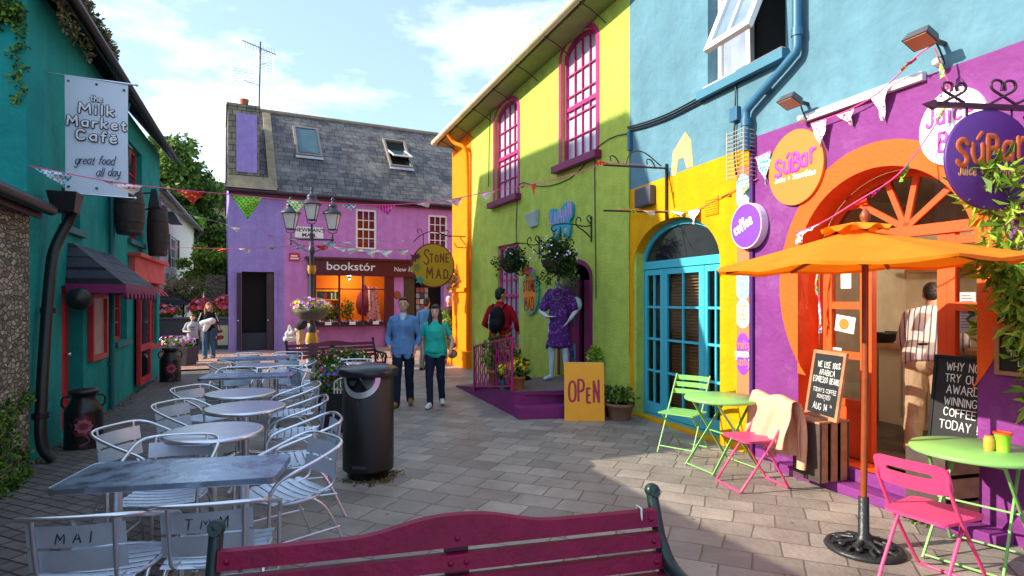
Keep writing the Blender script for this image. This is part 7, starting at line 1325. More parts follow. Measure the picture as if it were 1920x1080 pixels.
# shop counter, shelf and things inside
t = RW.th('shop_counter', 'cream panelled counter inside the juice bar', 'counter', 3.2, .2, 2.4); m = MB(RW.M); m.box(2.2, 3.95, 2.15, 2.6, .2, 1.12); m.build('body', mat('cream_counter', '#cfc3ae', rough=.6, var=.1), t); m = MB(RW.M); m.box(2.2, 4.0, 2.1, 2.62, 1.123, 1.17); m.build('worktop', M_WOOD, t)
m = MB(RW.M)
for i in range(14): m.box(2.5 + i * .1, 2.51 + i * .1, 2.142, 2.149, .3, 1.05)
m.build('grooves', mat('cream_groove', '#8a8070', rough=.8), t)
t = RW.th('wall_shelf', 'dark shelf of stores high on the juice bar back wall', 'shelf', 3.2, 2.0, 2.8); m = MB(RW.M); m.box(2.2, 5, 2.6, 2.89, 2.06, 2.1); m.build('board', M_WOOD, t)
for i in range(12): u = 2.4 + i * .19; o = RW.th('jar', 'storage jar on the juice bar shelf', 'jar', u, 2.1, 2.75, 'storage jars on the juice bar shelf'); m = MB(RW.M); m.lathe([(.07, 0), (.075, .02), (.075, .18), (.05, .2), (.05, .24)], (u, 2.75, 2.101), 12); m.build('body', (M_TERRA, mat('store_brown', '#5a3a28'), mat('store_cream', '#c0a880'))[i % 3], o)
for i, (x, y) in enumerate(((1666, 538), (1636, 534))): u, z = RW.uz(x, y, 2.88); o = RW.th('round_wall_sign', ('dark red roundel on the juice bar back wall', 'dark red roundel on the back wall behind the parasol pole')[i], 'sign', u, z - .15, 2.88); MB(RW.M).prism(circle((u, z), .16, 28), 2.86, 2.885).build('disc', M_MAG_D, o)
o = RW.th('serving_bowl', 'dark serving bowl on the juice bar counter', 'bowl', 2.8, 1.17, 2.35); m = MB(RW.M); u, z = RW.uz(1655, 612, 2.35); m.lathe([(.12, 0), (.2, .1), (.22, .14), (.2, .14), (.1, .02)], (u, 2.35, 1.172), 20); m.build('bowl', M_BLACK, o)
# ------------------------------------------------------------------ bunting
FP = [patmat('blue_gingham', 'check', '#f0ead8', '#3a9cc8', 34), patmat('pink_print', 'flower', '#d8406a', '#f2e6dc', 26), patmat('green_gingham', 'check', '#9fd83a', '#4a9c30', 40), patmat('white_print', 'flower', '#c85a8a', '#f4efe8', 40),
      patmat('magenta_stripe', 'stripe', '#d8188c', '#f29ac8', 9), patmat('red_print', 'flower', '#f0c030', '#d82c28', 24), patmat('lime_check', 'check', '#f2e060', '#38a8a0', 30), mat('white_flag', '#efe6e2', rough=.8)]
def garland(label, pts, flags, tape='#e8508c', r=.0055, seed=1, group='strings of bunting'):
    rd = random.Random(seed); p = [Vector(q) for q in pts]; t = thing('bunting', label, 'bunting', p[0], 0, group); pc = chaikin(p, 2); m = MB(); m.tube(pc, r, 6); m.build('tape', mat('tape_' + tape[1:], tape, rough=.7), t)
    L = [0]
    for a, b in zip(pc, pc[1:]): L.append(L[-1] + (b - a).length)
    def at(s):
        s = max(0, min(L[-1] * .9999, s))
        for i in range(len(L) - 1):
            if L[i + 1] >= s: return pc[i].lerp(pc[i + 1], (s - L[i]) / max(1e-6, L[i + 1] - L[i]))
        return pc[-1]
    for f in flags:
        fx, mi, w, h = f[:4]; w, h = w * 1.12, h * 1.15; lean = f[4] if len(f) > 4 else rd.uniform(-.5, .5); blow = f[5] if len(f) > 5 else rd.uniform(-.5, .5); s = fx * L[-1]; A, B = at(s - w / 2), at(s + w / 2); d = (B - A).normalized(); nn = Vector((-d.y, d.x, 0)).normalized(); tip = (A + B) / 2 + Vector((0, 0, -h * math.cos(lean) * math.cos(blow))) + d * h * math.sin(lean) + nn * h * math.sin(blow); ph = rd.uniform(0, 6)
        m = MB(); m.grid(lambda u, v: (A.lerp(B, u)).lerp(tip, v) + nn * (.02 * math.sin(ph + v * 6 + u * 4) * min(1, v * 3)) * (w / .2), 6, 8); o = m.build('flag', FP[mi], t)
    return t
def zline(a, b):                                 # ground line under a string -> depth for a measured column
    (ax, ay), (bx, by) = a, b
    def f(x): k = (x - CX) / F; t = (k * ay - ax) / ((bx - ax) - k * (by - ay)); return ay + (by - ay) * t
    return f
f1 = zline((-5.6, 5.95), (1.95, 8.45)); s1 = [(-60, 291), (0, 300), (100, 320), (200, 340), (330, 356), (430, 364), (520, 373), (585, 379), (700, 385), (780, 382), (860, 372), (905, 361), (1000, 346), (1070, 328), (1135, 304), (1215, 310)]; p1x = [px(x, y, f1(x)) for x, y in s1]
tot = sum((b - a).length for a, b in zip(p1x, p1x[1:])); cum = [0]
for a, b in zip(p1x, p1x[1:]): cum.append(cum[-1] + (b - a).length)
def fr1(x):
    for i in range(len(s1) - 1):
        if s1[i + 1][0] >= x: k = (x - s1[i][0]) / (s1[i + 1][0] - s1[i][0]); return (cum[i] + (cum[i + 1] - cum[i]) * k) / tot
garland('long pink bunting string crossing the lane from the café to the iron bracket', p1x, [(fr1(97), 0, .34, .15, .6, .2), (fr1(228), 1, .36, .13, .7, .3), (fr1(356), 5, .26, .13, .2, .3), (fr1(462), 2, .3, .24, .05, .1), (fr1(555), 6, .2, .15, .1), (fr1(650), 0, .2, .1, .7), (fr1(722), 4, .24, .12, .3, .4), (fr1(792), 3, .2, .1, .9, .5), (fr1(852), 1, .2, .11, .5, .5), (fr1(915), 7, .2, .1, -.2, .4), (fr1(975), 2, .16, .06, 1.2, .6), (fr1(1002), 5, .06, .16, 0, 0), (fr1(1075), 6, .16, .07, 1, .5), (fr1(1130), 5, .18, .12, -2.4, .2)], seed=4)
f2 = zline((-8.3, 13.8), (-1.9, 14.4)); s2 = [(318, 463), (430, 467), (510, 464), (585, 459), (650, 464), (720, 470), (775, 467)]
garland('small pale bunting string tied round the lamp post in front of the bookshop', [px(x, y, f2(x)) for x, y in s2], [(.1, 2, .2, .1), (.2, 5, .28, .12, .8), (.3, 7, .3, .12, .7), (.4, 6, .25, .1, 1), (.52, 0, .3, .12, .7), (.61, 5, .28, .14, .5), (.69, 7, .3, .14, .6), (.75, 7, .32, .18, -.6), (.81, 3, .34, .2, .5), (.88, 7, .34, .18, .3), (.95, 3, .34, .16, .5)], seed=6)
f3 = zline((-8.2, 13.7), (-1.9, 14.6)); s3 = [(330, 398), (372, 406), (440, 425), (500, 441), (585, 454), (640, 454), (720, 453), (800, 448)]
garland('thin upper bunting string running from the café past the lanterns to the round sign', [px(x, y, f3(x)) for x, y in s3], [(.09, 2, .3, .15, .6), (.22, 1, .34, .14, .8), (.36, 4, .3, .08, 1.2), (.45, 7, .3, .08, 1.2), (.6, 0, .34, .16, .4), (.68, 0, .3, .1, .9), (.8, 7, .3, .08, 1.3), (.9, 1, .3, .08, 1.3)], tape='#a08ac0', r=.004, seed=9)
s4 = [(1161, 391, .9), (1200, 395, .45), (1252, 396, .06), (1300, 398, .02), (1360, 365, .02), (1420, 335, .02)]
def rwp(x, y, d): u, z = RW.uz(x, y, -d); return RW.at(u, z, -d)
garland('bunting string draped over the yellow wall above the aqua doors', [rwp(*q) for q in s4], [(.12, 2, .2, .07, 1), (.25, 7, .2, .1, .9), (.42, 3, .22, .1, 1), (.55, 3, .2, .2, .4), (.78, 5, .18, .1, 1.2), (.93, 6, .16, .13, .2)], tape='#d87858', seed=11)
s5 = [(1520, 232, .08), (1580, 212, .07), (1640, 182, .06), (1690, 135, .1), (1718, 105, .22), (1752, 82, .2)]
garland('bunting string along the top of the purple wall up to the floodlight', [rwp(*q) for q in s5], [(.06, 3, .17, .22, .1, 0), (.28, 1, .16, .13, .3), (.55, 3, .17, .22, .0, .1), (.8, 5, .22, .04, 1.4)], seed=13)
s6 = [(1752, 90, .2), (1768, 130, .15), (1790, 180, .1), (1720, 285, .14), (1680, 335, .5), (1610, 375, .7), (1540, 420, .75), (1490, 437, .7)]
garland('loose bunting string falling from the floodlight across the orange arch', [rwp(*q) for q in s6], [(.03, 2, .1, .1), (.08, 6, .1, .1), (.16, 1, .18, .16, .1), (.2, 2, .16, .1), (.45, 2, .14, .12, .8), (.62, 4, .14, .06, 1), (.72, 5, .18, .12, -.9), (.88, 7, .12, .05, .9), (.96, 1, .2, .13, .8)], seed=15)
s7 = [(1430, 290, .06), (1450, 285, .06)]
u, z = RW.uz(1437, 292); garland('single checked flag hanging beside the orange disc sign', [RW.at(u - .12, z, -.05), RW.at(u, z + .01, -.05), RW.at(u + .12, z + .03, -.05)], [(.5, 0, .19, .3, .15, 0)], seed=16)
s8 = [(1532, 490, -.12), (1530, 540, -.16), (1541, 580, -.2), (1536, 620, -.2)]
garland('short bunting length dangling in the left jamb of the orange arch', [rwp(x, y, d) for x, y, d in s8], [(.15, 6, .12, .16, .3, 0), (.62, 1, .18, .14, .3, 0), (.8, 0, .16, .12, .2, 0)], seed=17)

# assumed pendant lamp, added to brighten the juice bar interior
p_ = RW.at(4.25, 2.45, 1.5); pl = RW.th('assumed_pendant_lamp', 'assumed small lit pendant lamp added inside the juice bar', 'lamp', 4.25, 2.4, 1.5); m = MB(RW.M); m.lathe([(.02, 2.62), (.05, 2.6), (.13, 2.48), (.135, 2.47)], (4.25, 1.5, 0), 18); m.tube([(4.25, 1.5, 2.61), (4.25, 1.5, 2.998)], .006, 6); m.build('shade', M_CREAM, pl); m = MB(RW.M); m.ball((4.25, 1.5, 2.47), .045, 14, 10); m.build('bulb', MATS.get('assumed_lamp_glow') or bm2, pl)
L_ = bpy.data.lights.new('assumed_pendant_light', 'POINT'); L_.energy = 38; L_.color = (1, .84, .62); L_.shadow_soft_size = .08; lo_ = bpy.data.objects.new('assumed_pendant_light', L_); COL.objects.link(lo_); lo_.location = (p_.x, p_.y, 2.36)
# ------------------------------------------------------------------ people
from mathutils import noise
def blob(fill, voxel=.008, smooth=6, dec=.45):
    """fuse overlapping rounded volumes into one continuous surface; returns vertices and faces"""
    b = MB(); fill(b); me = bpy.data.meshes.new('b'); me.from_pydata(b.v, [], b.f); o = bpy.data.objects.new('b', me); COL.objects.link(o)
    r = o.modifiers.new('r', 'REMESH'); r.mode = 'VOXEL'; r.voxel_size = voxel; s = o.modifiers.new('s', 'SMOOTH'); s.iterations = smooth; s.factor = .5
    if dec < 1: d = o.modifiers.new('d', 'DECIMATE'); d.ratio = dec
    dg = bpy.context.evaluated_depsgraph_get(); e = o.evaluated_get(dg); m = e.to_mesh(); vs = [v.co.copy() for v in m.vertices]; fs = [tuple(p.vertices) for p in m.polygons]
    e.to_mesh_clear(); bpy.data.objects.remove(o); bpy.data.meshes.remove(me); return vs, fs
def V(*a): return Vector(a)
def skin(h): return mat('skin_' + h[1:], h, rough=.55, var=.06, vs=12, spec=.35)
HAIR = lambda h: mat('hair_' + h[1:], h, rough=.6, var=.35, vs=30, bump=.5, bs=70)
def cloth(nm, h, **k): return mat(nm, h, **{**dict(rough=.9, var=.14, vs=6, bump=.25, bs=45, spec=.15), **k})
def person(name, label, loc, rot, H, P, cat='person'):
    """P: pose and clothes. x < 0 is the viewer's left when the figure faces the viewer (-Y)"""
    t = thing(name, label, cat, loc, rot); K = MW[t] @ Matrix.Scale(H / 1.75, 4); vx = P.get('vox', .0085)
    g = P.get('girth', 1.0); ank = P.get('ankles', ((-.1, -.06), (.1, .08))); lift = P.get('lift', (0, 0)); kn = P.get('knees', None)
    el = P.get('elbows', ((-.25, .03, 1.13), (.25, .03, 1.13))); wr = P.get('wrists', ((-.24, -.03, .90), (.24, -.03, .90))); hd = P.get('hands', ((0, -.1, -1), (0, -.1, -1)))
    lean = Matrix.Translation((0, 0, .95)) @ Matrix.Rotation(P.get('lean', 0), 4, 'X') @ Matrix.Translation((0, 0, -.95))
    hy, hp = P.get('head_yaw', 0), P.get('head_pitch', 0); HM = lean @ Matrix.Translation((0, .01, 1.5)) @ Matrix.Rotation(hy, 4, 'Z') @ Matrix.Rotation(hp, 4, 'X') @ Matrix.Translation((0, -.01, -1.5))
    sw = P.get('shoulder', .178); hip = [V(s * .085, 0, .93) for s in (-1, 1)]; A = [V(ank[i][0], ank[i][1], .085 + lift[i]) for i in (0, 1)]
    Kn = [V(*kn[i]) if kn else (hip[i] * .5 + A[i] * .5 + V(0, -.025, -.01)) for i in (0, 1)]; SH = [lean @ V(s * sw, .012, 1.395) for s in (-1, 1)]; E = [lean @ V(*e) for e in el]; Wr = [lean @ V(*w) for w in wr]
    toe = P.get('toes', (0, 0)); F_ = [V(math.sin(R(toe[i])), -math.cos(R(toe[i])), 0) for i in (0, 1)]
    def ell(b, c, r, M=lean):
        o = MB(M); o.ball(c, r, 20, 14); b.add(o.v, o.f)
    def torso(b, k=0.0, low=.83):
        rings = [(.85, .14, .09, .012, 1), (.9, .16, .112, .012, 1), (.97, .16, .114, .006, 1), (1.05, .146, .104, .0, 1), (1.13, .139, .1, -.002, 1), (1.22, .15, .107, -.002, .9), (1.31, .163, .11, .0, .6), (1.37, .162, .1, .006, .3), (1.42, .135, .08, .012, 0), (1.455, .085, .062, .015, 0), (1.475, .05, .045, .015, 0)]
        n = 22; vs = []; wq = sw / .178
        for z, rx, ry, cy, gk in rings:
            gg = 1 + (g - 1) * gk; bu = .03 * math.exp(-((z - 1.26) / .055) ** 2) if P.get('bust') else 0
            vs += [((rx * gg * (wq if z > 1.2 else 1) + k) * math.cos(q), cy + (ry * gg + k + (bu if math.sin(q) < 0 else 0) * abs(math.sin(q))) * math.sin(q), z) for q in [2 * math.pi * j / n for j in range(n)]]
        o = MB(lean); o.add(vs, [(i * n + j, i * n + (j + 1) % n, (i + 1) * n + (j + 1) % n, (i + 1) * n + j) for i in range(len(rings) - 1) for j in range(n)] + [tuple(range(n - 1, -1, -1)), tuple(range((len(rings) - 1) * n, len(rings) * n))])
        b.add(o.v, o.f); o = MB(lean)
        for s in (-1, 1): o.capsule((s * .05, .014, 1.425), .042 + k * .8, (s * (sw - .015), .012, 1.395), .05 + k * .6, 14)
        b.add(o.v, o.f)
    def hand_(b, w, d, side):
        d = V(*d).normalized(); n = d.cross(V(0, 1, 0) if abs(d.y) < .8 else V(0, 0, 1)).normalized(); u = n.cross(d).normalized(); q = w + d * .05
        for k in (-.022, 0, .022): b.capsule(w + d * .015 + u * k * .7, .015, w + d * .085 + u * k, .013, 8, 3)
        for k, l in ((-.033, .062), (-.011, .078), (.011, .082), (.033, .066)):
            r0 = w + d * .088 + u * k; r1 = r0 + d * l * .5 + n * side * .006; r2 = r1 + d * l * .42 + n * side * -.016 * 1.0; b.capsule(r0, .0095, r1, .009, 8, 3); b.capsule(r1, .009, r2, .0078, 8, 3)
        th = w + d * .03 - u * .028; b.capsule(th, .013, th - u * .03 + d * .035, .011, 8, 3); b.capsule(th - u * .03 + d * .035, .011, th - u * .034 + d * .066, .009, 8, 3)
    def body(b):
        if not P.get('headless'):
            ell(b, (0, -.002, 1.645), (.076, .094, .108), HM); ell(b, (0, -.03, 1.578), (.056, .062, .058), HM); o = MB(HM); o.capsule((0, -.09, 1.648), .009, (0, -.108, 1.612), .0145, 8, 3); o.capsule((-.045, -.08, 1.668), .009, (.045, -.08, 1.668), .009, 8, 3); o.capsule((-.02, -.087, 1.578), .009, (.02, -.087, 1.578), .009, 8, 3)
            for s in (-1, 1): o.ball((s * .078, .012, 1.63), (.011, .024, .032), 8, 6)
            b.add(o.v, o.f)
        o = MB(lean); o.capsule((0, .02, 1.44), .06, (0, .004, 1.565 if not P.get('headless') else 1.54), .05, 14); b.add(o.v, o.f); torso(b)
        for i, s in ((0, -1), (1, 1)):
            b.capsule(SH[i], .05, E[i], .039, 12); b.capsule(E[i], .039, Wr[i], .028, 12); hand_(b, Wr[i], hd[i], s)
            b.capsule(hip[i], .086, Kn[i], .056, 12); b.capsule(Kn[i] + V(0, .01, 0), .054, A[i], .037, 12); b.capsule(A[i] + V(0, .02, -.04), .038, A[i] + F_[i] * .15 + V(0, 0, -.052), .03, 10)
    vs, fs = blob(body, P.get('bvox', .0065)); m = MB(K); m.add(vs, fs, True); inv = HM.inverted(); sk = skin(P.get('skin', '#d9a48a'))
    if not P.get('headless'):
        for k, f in enumerate(fs):
            c = inv @ (sum((vs[i] for i in f), V(0, 0, 0)) / len(f))
            if c.y < -.06 and 1.5 < c.z < 1.75:
                if abs(abs(c.x) - .031) < .010 and abs(c.z - 1.648) < .0048: m.mi[k] = 1
                elif abs(abs(c.x) - .031) < .018 and abs(c.z - 1.671) < .0045: m.mi[k] = 3
                elif abs(c.x) < .025 and abs(c.z - 1.580) < .008: m.mi[k] = 2
    m.build('body', [sk, mat('eye', '#2a2422', rough=.2), mat('lip', '#b06a60', rough=.5), HAIR(P.get('hair', '#3a281c'))], t)
    def part(nm, fill, mt, vox=vx, sm=5, parent=None):
        v, f = blob(fill, vox, sm); q = MB(K)
        if nm in ('top', 'trousers', 'shorts', 'top_hem', 'dress'):      # hanging folds and creases
            for p in v:
                a = noise.noise(V(p.x * 13, p.y * 13, p.z * 6 + len(label) % 7)) + .6 * noise.noise(V(p.x * 26 + 4, p.y * 26, p.z * 17)); r = V(p.x - (math.copysign(.09, p.x) if p.z < .8 and nm != 'dress' else 0), p.y, 0); p += (r.normalized() if r.length > .01 else r) * (a * P.get('fold', .011))
        q.add(v, f, True); return q.build(nm, mt, parent or t)
    if 'trousers' in P:
        lw = P.get('leg_wide', .012); cut = P.get('shorts', 0)
        def tr(b):
            ell(b, (0, .008, .955), (.165 * g + .006, .122 * g + .006, .115), lean); ell(b, (0, .03, .88), (.15 * g, .11 * g, .1), Matrix())
            for i in (0, 1):
                b.capsule(hip[i], .094 * (g * .5 + .5), Kn[i], .062 + lw, 14)
                if not cut: b.capsule(Kn[i] + V(0, .008, 0), .062 + lw, A[i] + V(0, .01, -.03), .05 + lw, 14)
        part('trousers' if not cut else 'shorts', tr, P['trousers'])
    if 'top' in P:
        sl = P.get('sleeve', 1.0); lo = P.get('hem', .86); k = P.get('loose', .016)
        def tp(b):
            torso(b, k)
            if lo < .9: o = MB(lean); o.lathe([(.1, lo - .0), (.166 * g + k, lo + .01), (.164 * g + k, .97), (.12, 1.04)], (0, .006, 0), 22, sy=.74); b.add(o.v, o.f)
            for i in (0, 1):
                if sl >= 1: b.capsule(SH[i], .05 + k * .5, E[i], .042 + k * .4, 12); b.capsule(E[i], .042 + k * .4, E[i].lerp(Wr[i], sl - 1 + .001), .036 + k * .3, 12)
                else: b.capsule(SH[i], .052 + k * .5, SH[i].lerp(E[i], sl), .05 + k * .5, 12)
        part('top', tp, P['top'])
    for f in P.get('extra', ()): f(part, K, lean, HM, t, ell)
    if 'shoes' in P:
        for i in (0, 1):
            def sh(b, i=i): b.capsule(A[i] + V(0, .035, -.042), .047, A[i] + F_[i] * .16 + V(0, 0, -.048), .04, 12); b.capsule(A[i] + V(0, .01, -.02), .046, A[i] + F_[i] * .06 + V(0, 0, -.03), .042, 10)
            o = part('shoe', sh, P['shoes'])
            if P.get('sole'):
                def so(b, i=i): b.capsule(A[i] + V(0, .04, -.07), .03, A[i] + F_[i] * .165 + V(0, 0, -.072), .03, 10)
                part('sole', so, P['sole'], parent=o)
    hs = P.get('hairstyle')
    def hr(b):
        o = MB(HM); o.ball((0, .018, 1.675), (.083, .093, .095), 18, 12)
        if hs == 'short': o.ball((0, .055, 1.62), (.07, .055, .075), 14, 10); o.ball((0, -.045, 1.728), (.06, .048, .028), 14, 8)
        if hs == 'long':
            for s in (-1, 1): o.capsule((s * .068, -.005, 1.66), .034, (s * .092, -.01, 1.50), .04, 12); o.capsule((s * .092, -.01, 1.50), .04, (s * .088, -.045, 1.38), .026, 12)
            o.capsule((0, .065, 1.66), .07, (0, .075, 1.42), .06, 14); o.ball((0, -.05, 1.715), (.07, .052, .04), 16, 10)
        if hs == 'fringe': o.ball((0, -.05, 1.72), (.068, .05, .04), 14, 8); o.ball((0, .05, 1.62), (.078, .06, .09), 14, 10)
        if hs == 'thin': o.ball((0, .055, 1.63), (.075, .05, .06), 14, 10)
        b.add(o.v, o.f)
    if hs: part('hair', hr, HAIR(P.get('hair', '#3a281c')), .007, 4)
    return t, K
J_DARK = cloth('dark_denim', '#20283c'); SH_TAN = cloth('tan_suede', '#96683e'); SH_WHITE = cloth('white_trainer', '#d8d8da'); SH_DK = cloth('dark_leather', '#2a2220', rough=.5)
CHAMBRAY = cloth('chambray', '#6288b6', var=.16, vs=9)
def man_extra(part, K, lean, HM, t, ell):
    def ts(b): o = MB(lean); o.capsule((0, -.03, 1.455), .058, (0, -.058, 1.36), .05, 12); b.add(o.v, o.f)
    part('t_shirt', ts, cloth('pale_t_shirt', '#b8c8d8'), .008)
    def col(b):
        o = MB(lean)
        for s in (-1, 1): o.capsule((s * .045, .03, 1.49), .02, (s * .06, -.075, 1.43), .017, 10); o.capsule((s * .055, -.07, 1.435), .017, (s * .028, -.105, 1.36), .016, 10)
        b.add(o.v, o.f)
    part('collar', col, CHAMBRAY, .007)
    def hem(b):
        for s in (-1, 1): o = MB(lean); o.ball((s * .075, -.088, .86), (.07, .034, .1), 12, 10); b.add(o.v, o.f)
    part('shirt_tail', hem, CHAMBRAY, .008); m = MB(K @ lean)
    for i in range(5): m.ball((.0, -.135 + .003 * i - (.004 if i < 3 else 0), 1.3 - i * .09), (.006, .004, .006), 8, 6)
    m.build('buttons', cloth('shirt_button', '#c8d0d8'), t)
    m = MB(K @ lean); m.box(.055, .125, -.143, -.132, 1.22, 1.3); m.build('chest_pocket', cloth('chambray_dark', '#54789f'), t)
person('person', 'man in an open collared blue shirt and dark jeans walking with hands in pockets', (-1.76, 9.5, 0), R(3), 1.76, dict(girth=1.06, lift=(0, .025), ankles=((-.1, -.11), (.09, .16)), toes=(-14, 10), elbows=((-.255, .06, 1.12), (.255, .06, 1.12)), wrists=((-.205, -.075, .93), (.205, -.075, .93)), hands=((.35, .25, -1), (-.35, .25, -1)), top=CHAMBRAY, sleeve=1.62, hem=.84, loose=.02, trousers=J_DARK, shoes=SH_TAN, sole=cloth('crepe_sole', '#5a4530'), hair='#3d2a1e', hairstyle='short', skin='#cf9a80', head_yaw=R(4), extra=(man_extra,)))
TEALTOP = cloth('teal_jersey', '#2cb4a0', var=.18, vs=14)
def woman_extra(part, K, lean, HM, t, ell):
    def lo(b): o = MB(lean); o.lathe([(.1, .93), (.188, .935), (.192, .97), (.176, 1.06), (.1, 1.1)], (0, .0, 0), 24, sy=.76); b.add(o.v, o.f)
    part('top_hem', lo, TEALTOP, .0085)
    m = MB(K @ lean); m.tube(chaikin([(.13, -.075, 1.46), (.175, -.1, 1.3), (.205, -.06, 1.1), (.23, .0, .98)], 2), .012, 8, flat=((0, 1, 0), .5)); m.tube(chaikin([(.13, .06, 1.46), (.19, .12, 1.3), (.225, .1, 1.1), (.24, .04, .98)], 2), .012, 8); m.build('bag_strap', cloth('tan_strap', '#b09070'), t)
wt, wK = person('person', 'woman in a teal top and dark jeans with long dark hair walking beside the man', (-1.24, 9.5, 0), R(-4), 1.64, dict(girth=1.16, bust=1, shoulder=.165, ankles=((-.06, -.16), (.09, .14)), knees=((-.085, -.1, .5), (.09, .0, .49)), lift=(.0, .03), toes=(-6, 14), elbows=((-.26, .08, 1.14), (.29, .05, 1.13)), wrists=((-.22, .05, .9), (.27, -.1, .93)), hands=((0, 0, -1), (-.5, -.3, -.9)), top=TEALTOP, sleeve=.55, hem=.9, loose=.012, trousers=J_DARK, leg_wide=.004, shoes=SH_WHITE, sole=cloth('dark_sole', '#33343c'), hair='#2a1a18', hairstyle='long', skin='#d8a890', extra=(woman_extra,)))
t = thing('shoulder_bag', 'tan shoulder bag hanging at the walking woman\'s hip', 'bag', (-.97, 9.53, .72), R(-4)); v, f = blob(lambda b: (b.capsule((0, -.02, .12), .07, (0, .12, .12), .07), b.capsule((0, -.03, .26), .05, (0, .13, .26), .05)), .01); m = MB(MW[t]); m.add(v, f, True); m.build('body', cloth('tan_canvas', '#9a8266'), t)
JUMP = cloth('red_jumper', '#a81826')
def red_extra(part, K, lean, HM, t, ell):
    def nk(b): o = MB(lean); o.lathe([(.062, 1.46), (.075, 1.47), (.07, 1.52), (.056, 1.52)], (0, .012, 0), 16); b.add(o.v, o.f)
    part('collar', nk, JUMP, .008)
mt_, mK = person('person', 'man in a red jumper seen from behind carrying a black backpack on the platform', (-.22, 11.0, .1), R(163), 1.84, dict(girth=1.1, ankles=((-.1, -.04), (.12, .05)), elbows=((-.29, -.02, 1.15), (.28, .06, 1.12)), wrists=((-.26, -.18, 1.0), (.2, -.16, 1.02)), hands=((0, -1, -.3), (-.4, -.8, -.1)), top=JUMP, sleeve=1.9, hem=.88, loose=.024, trousers=cloth('grey_chino', '#4c4850'), shoes=SH_DK, hair='#15110f', hairstyle='short', skin='#b98468', head_yaw=R(-35), extra=(red_extra,)))
bp = thing('backpack', 'black backpack with a pale zip worn by the man in the red jumper', 'backpack', (-.22, 11.0, .1), R(163)); K = MW[bp] @ Matrix.Scale(1.84 / 1.75, 4); v, f = blob(lambda b: (b.add(*(lambda o: (o.v, o.f))(MB().ball((0, .2, 1.2), (.155, .1, .24), 18, 14))), b.add(*(lambda o: (o.v, o.f))(MB().ball((0, .24, 1.1), (.13, .1, .14), 16, 12)))), .01); m = MB(K); m.add(v, f, True); m.build('pack', cloth('black_nylon', '#121216', rough=.6), bp)
m = MB(K); m.tube(chaikin([(.09, .315, 1.3), (.105, .335, 1.15), (.1, .33, 1.0)], 2), .006, 6); m.build('zip', M_STEEL, bp); m = MB(K)
for s in (-1, 1): m.tube(chaikin([(s * .1, .15, 1.4), (s * .125, .04, 1.48), (s * .13, -.1, 1.42), (s * .15, -.13, 1.25), (s * .18, -.02, 1.08), (s * .12, .14, 1.02)], 2), .018, 8)
m.build('straps', cloth('black_webbing', '#1a1a20'), bp)
t = thing('sports_bag', 'dark bag resting on the platform ramp by the red jumper man\'s feet', 'bag', (.12, 10.6, .13), R(20)); v, f = blob(lambda b: b.capsule((-.12, 0, .12), .12, (.14, 0, .12), .11), .012); m = MB(MW[t]); m.add(v, f, True); m.build('body', cloth('black_nylon', '#121216'), t); m = MB(MW[t]); m.tube(chaikin([(-.12, 0, .22), (-.08, -.02, .36), (.1, -.02, .36), (.14, 0, .22)], 2), .012, 6); m.build('handle', cloth('black_webbing', '#1a1a20'), t)
CARD = cloth('brown_cardigan', '#4c3a40')
def old_extra(part, K, lean, HM, t, ell):
    def cl(b):
        o = MB(lean)
        for s in (-1, 1): o.capsule((s * .05, .03, 1.48), .022, (s * .055, -.08, 1.40), .02, 10)
        b.add(o.v, o.f)
    part('collar', cl, cloth('maroon_shirt', '#8a1a3a'), .008)
person('person', 'white haired old man in a brown cardigan and maroon collar beside the orange corner', (-1.86, 17.3, 0), R(8), 1.84, dict(girth=1.12, top=CARD, sleeve=1.9, hem=.88, loose=.02, trousers=cloth('charcoal_trousers', '#2c2a30'), shoes=SH_DK, hair='#d8d4d0', hairstyle='thin', skin='#d89a84', extra=(old_extra,)))
person('person', 'person in a pale blue shirt seen from behind at the bookshop door', (-2.12, 14.6, 0), R(168), 1.78, dict(girth=1.08, top=cloth('pale_blue_shirt', '#6a96c4'), sleeve=.7, hem=.86, loose=.02, trousers=cloth('stone_chino', '#8a8478'), shoes=SH_DK, hair='#4a3a30', hairstyle='short'))
person('person', 'person in a dark t-shirt and khaki shorts bending over the book trays', (-6.22, 17.2, 0), R(118), 1.74, dict(girth=1.1, lean=R(38), head_pitch=R(30), ankles=((-.11, 0), (.11, .05)), elbows=((-.24, -.12, 1.15), (.24, -.2, 1.2)), wrists=((-.22, -.25, .96), (.2, -.42, 1.1)), hands=((0, -.5, -1), (0, -1, -.1)), top=cloth('charcoal_t_shirt', '#33313a'), sleeve=.75, hem=.88, loose=.02, trousers=cloth('khaki_shorts', '#b09a78'), shorts=1, shoes=SH_WHITE, hair='#4a3424', hairstyle='short'))
t = thing('carrier_bag', 'crumpled white carrier bag hanging from the bending shopper\'s arm', 'bag', (-6.42, 16.9, .5)); v, f = blob(lambda b: (b.capsule((-.07, 0, .12), .1, (.1, .04, .14), .09), b.capsule((-.05, 0, .26), .07, (.09, 0, .3), .06), b.capsule((-.04, 0, .32), .03, (.0, 0, .5), .02), b.capsule((.08, 0, .32), .03, (.02, 0, .5), .02)), .014, 2); rd = random.Random(3); m = MB(MW[t]); m.add([q + Vector((rd.uniform(-.012, .012), rd.uniform(-.012, .012), rd.uniform(-.012, .012))) for q in v], f); m.build('body', cloth('white_plastic_bag', '#dcdce2', rough=.4), t)
STR = cloth('black_knit', '#1c1a20')
def mum_extra(part, K, lean, HM, t, ell):
    m = MB(K)
    for s, e in ((-1, (-.27, .0, 1.16)), (1, (.27, .0, 1.16))): m.tube([(s * .2, -.045, 1.43), (s * .262, -.055, 1.25), (s * .29, -.05, 1.16)], .014, 6, flat=((0, 1, 0), .6))
    m.build('sleeve_stripe', cloth('white_stripe', '#dcd8d8'), t)
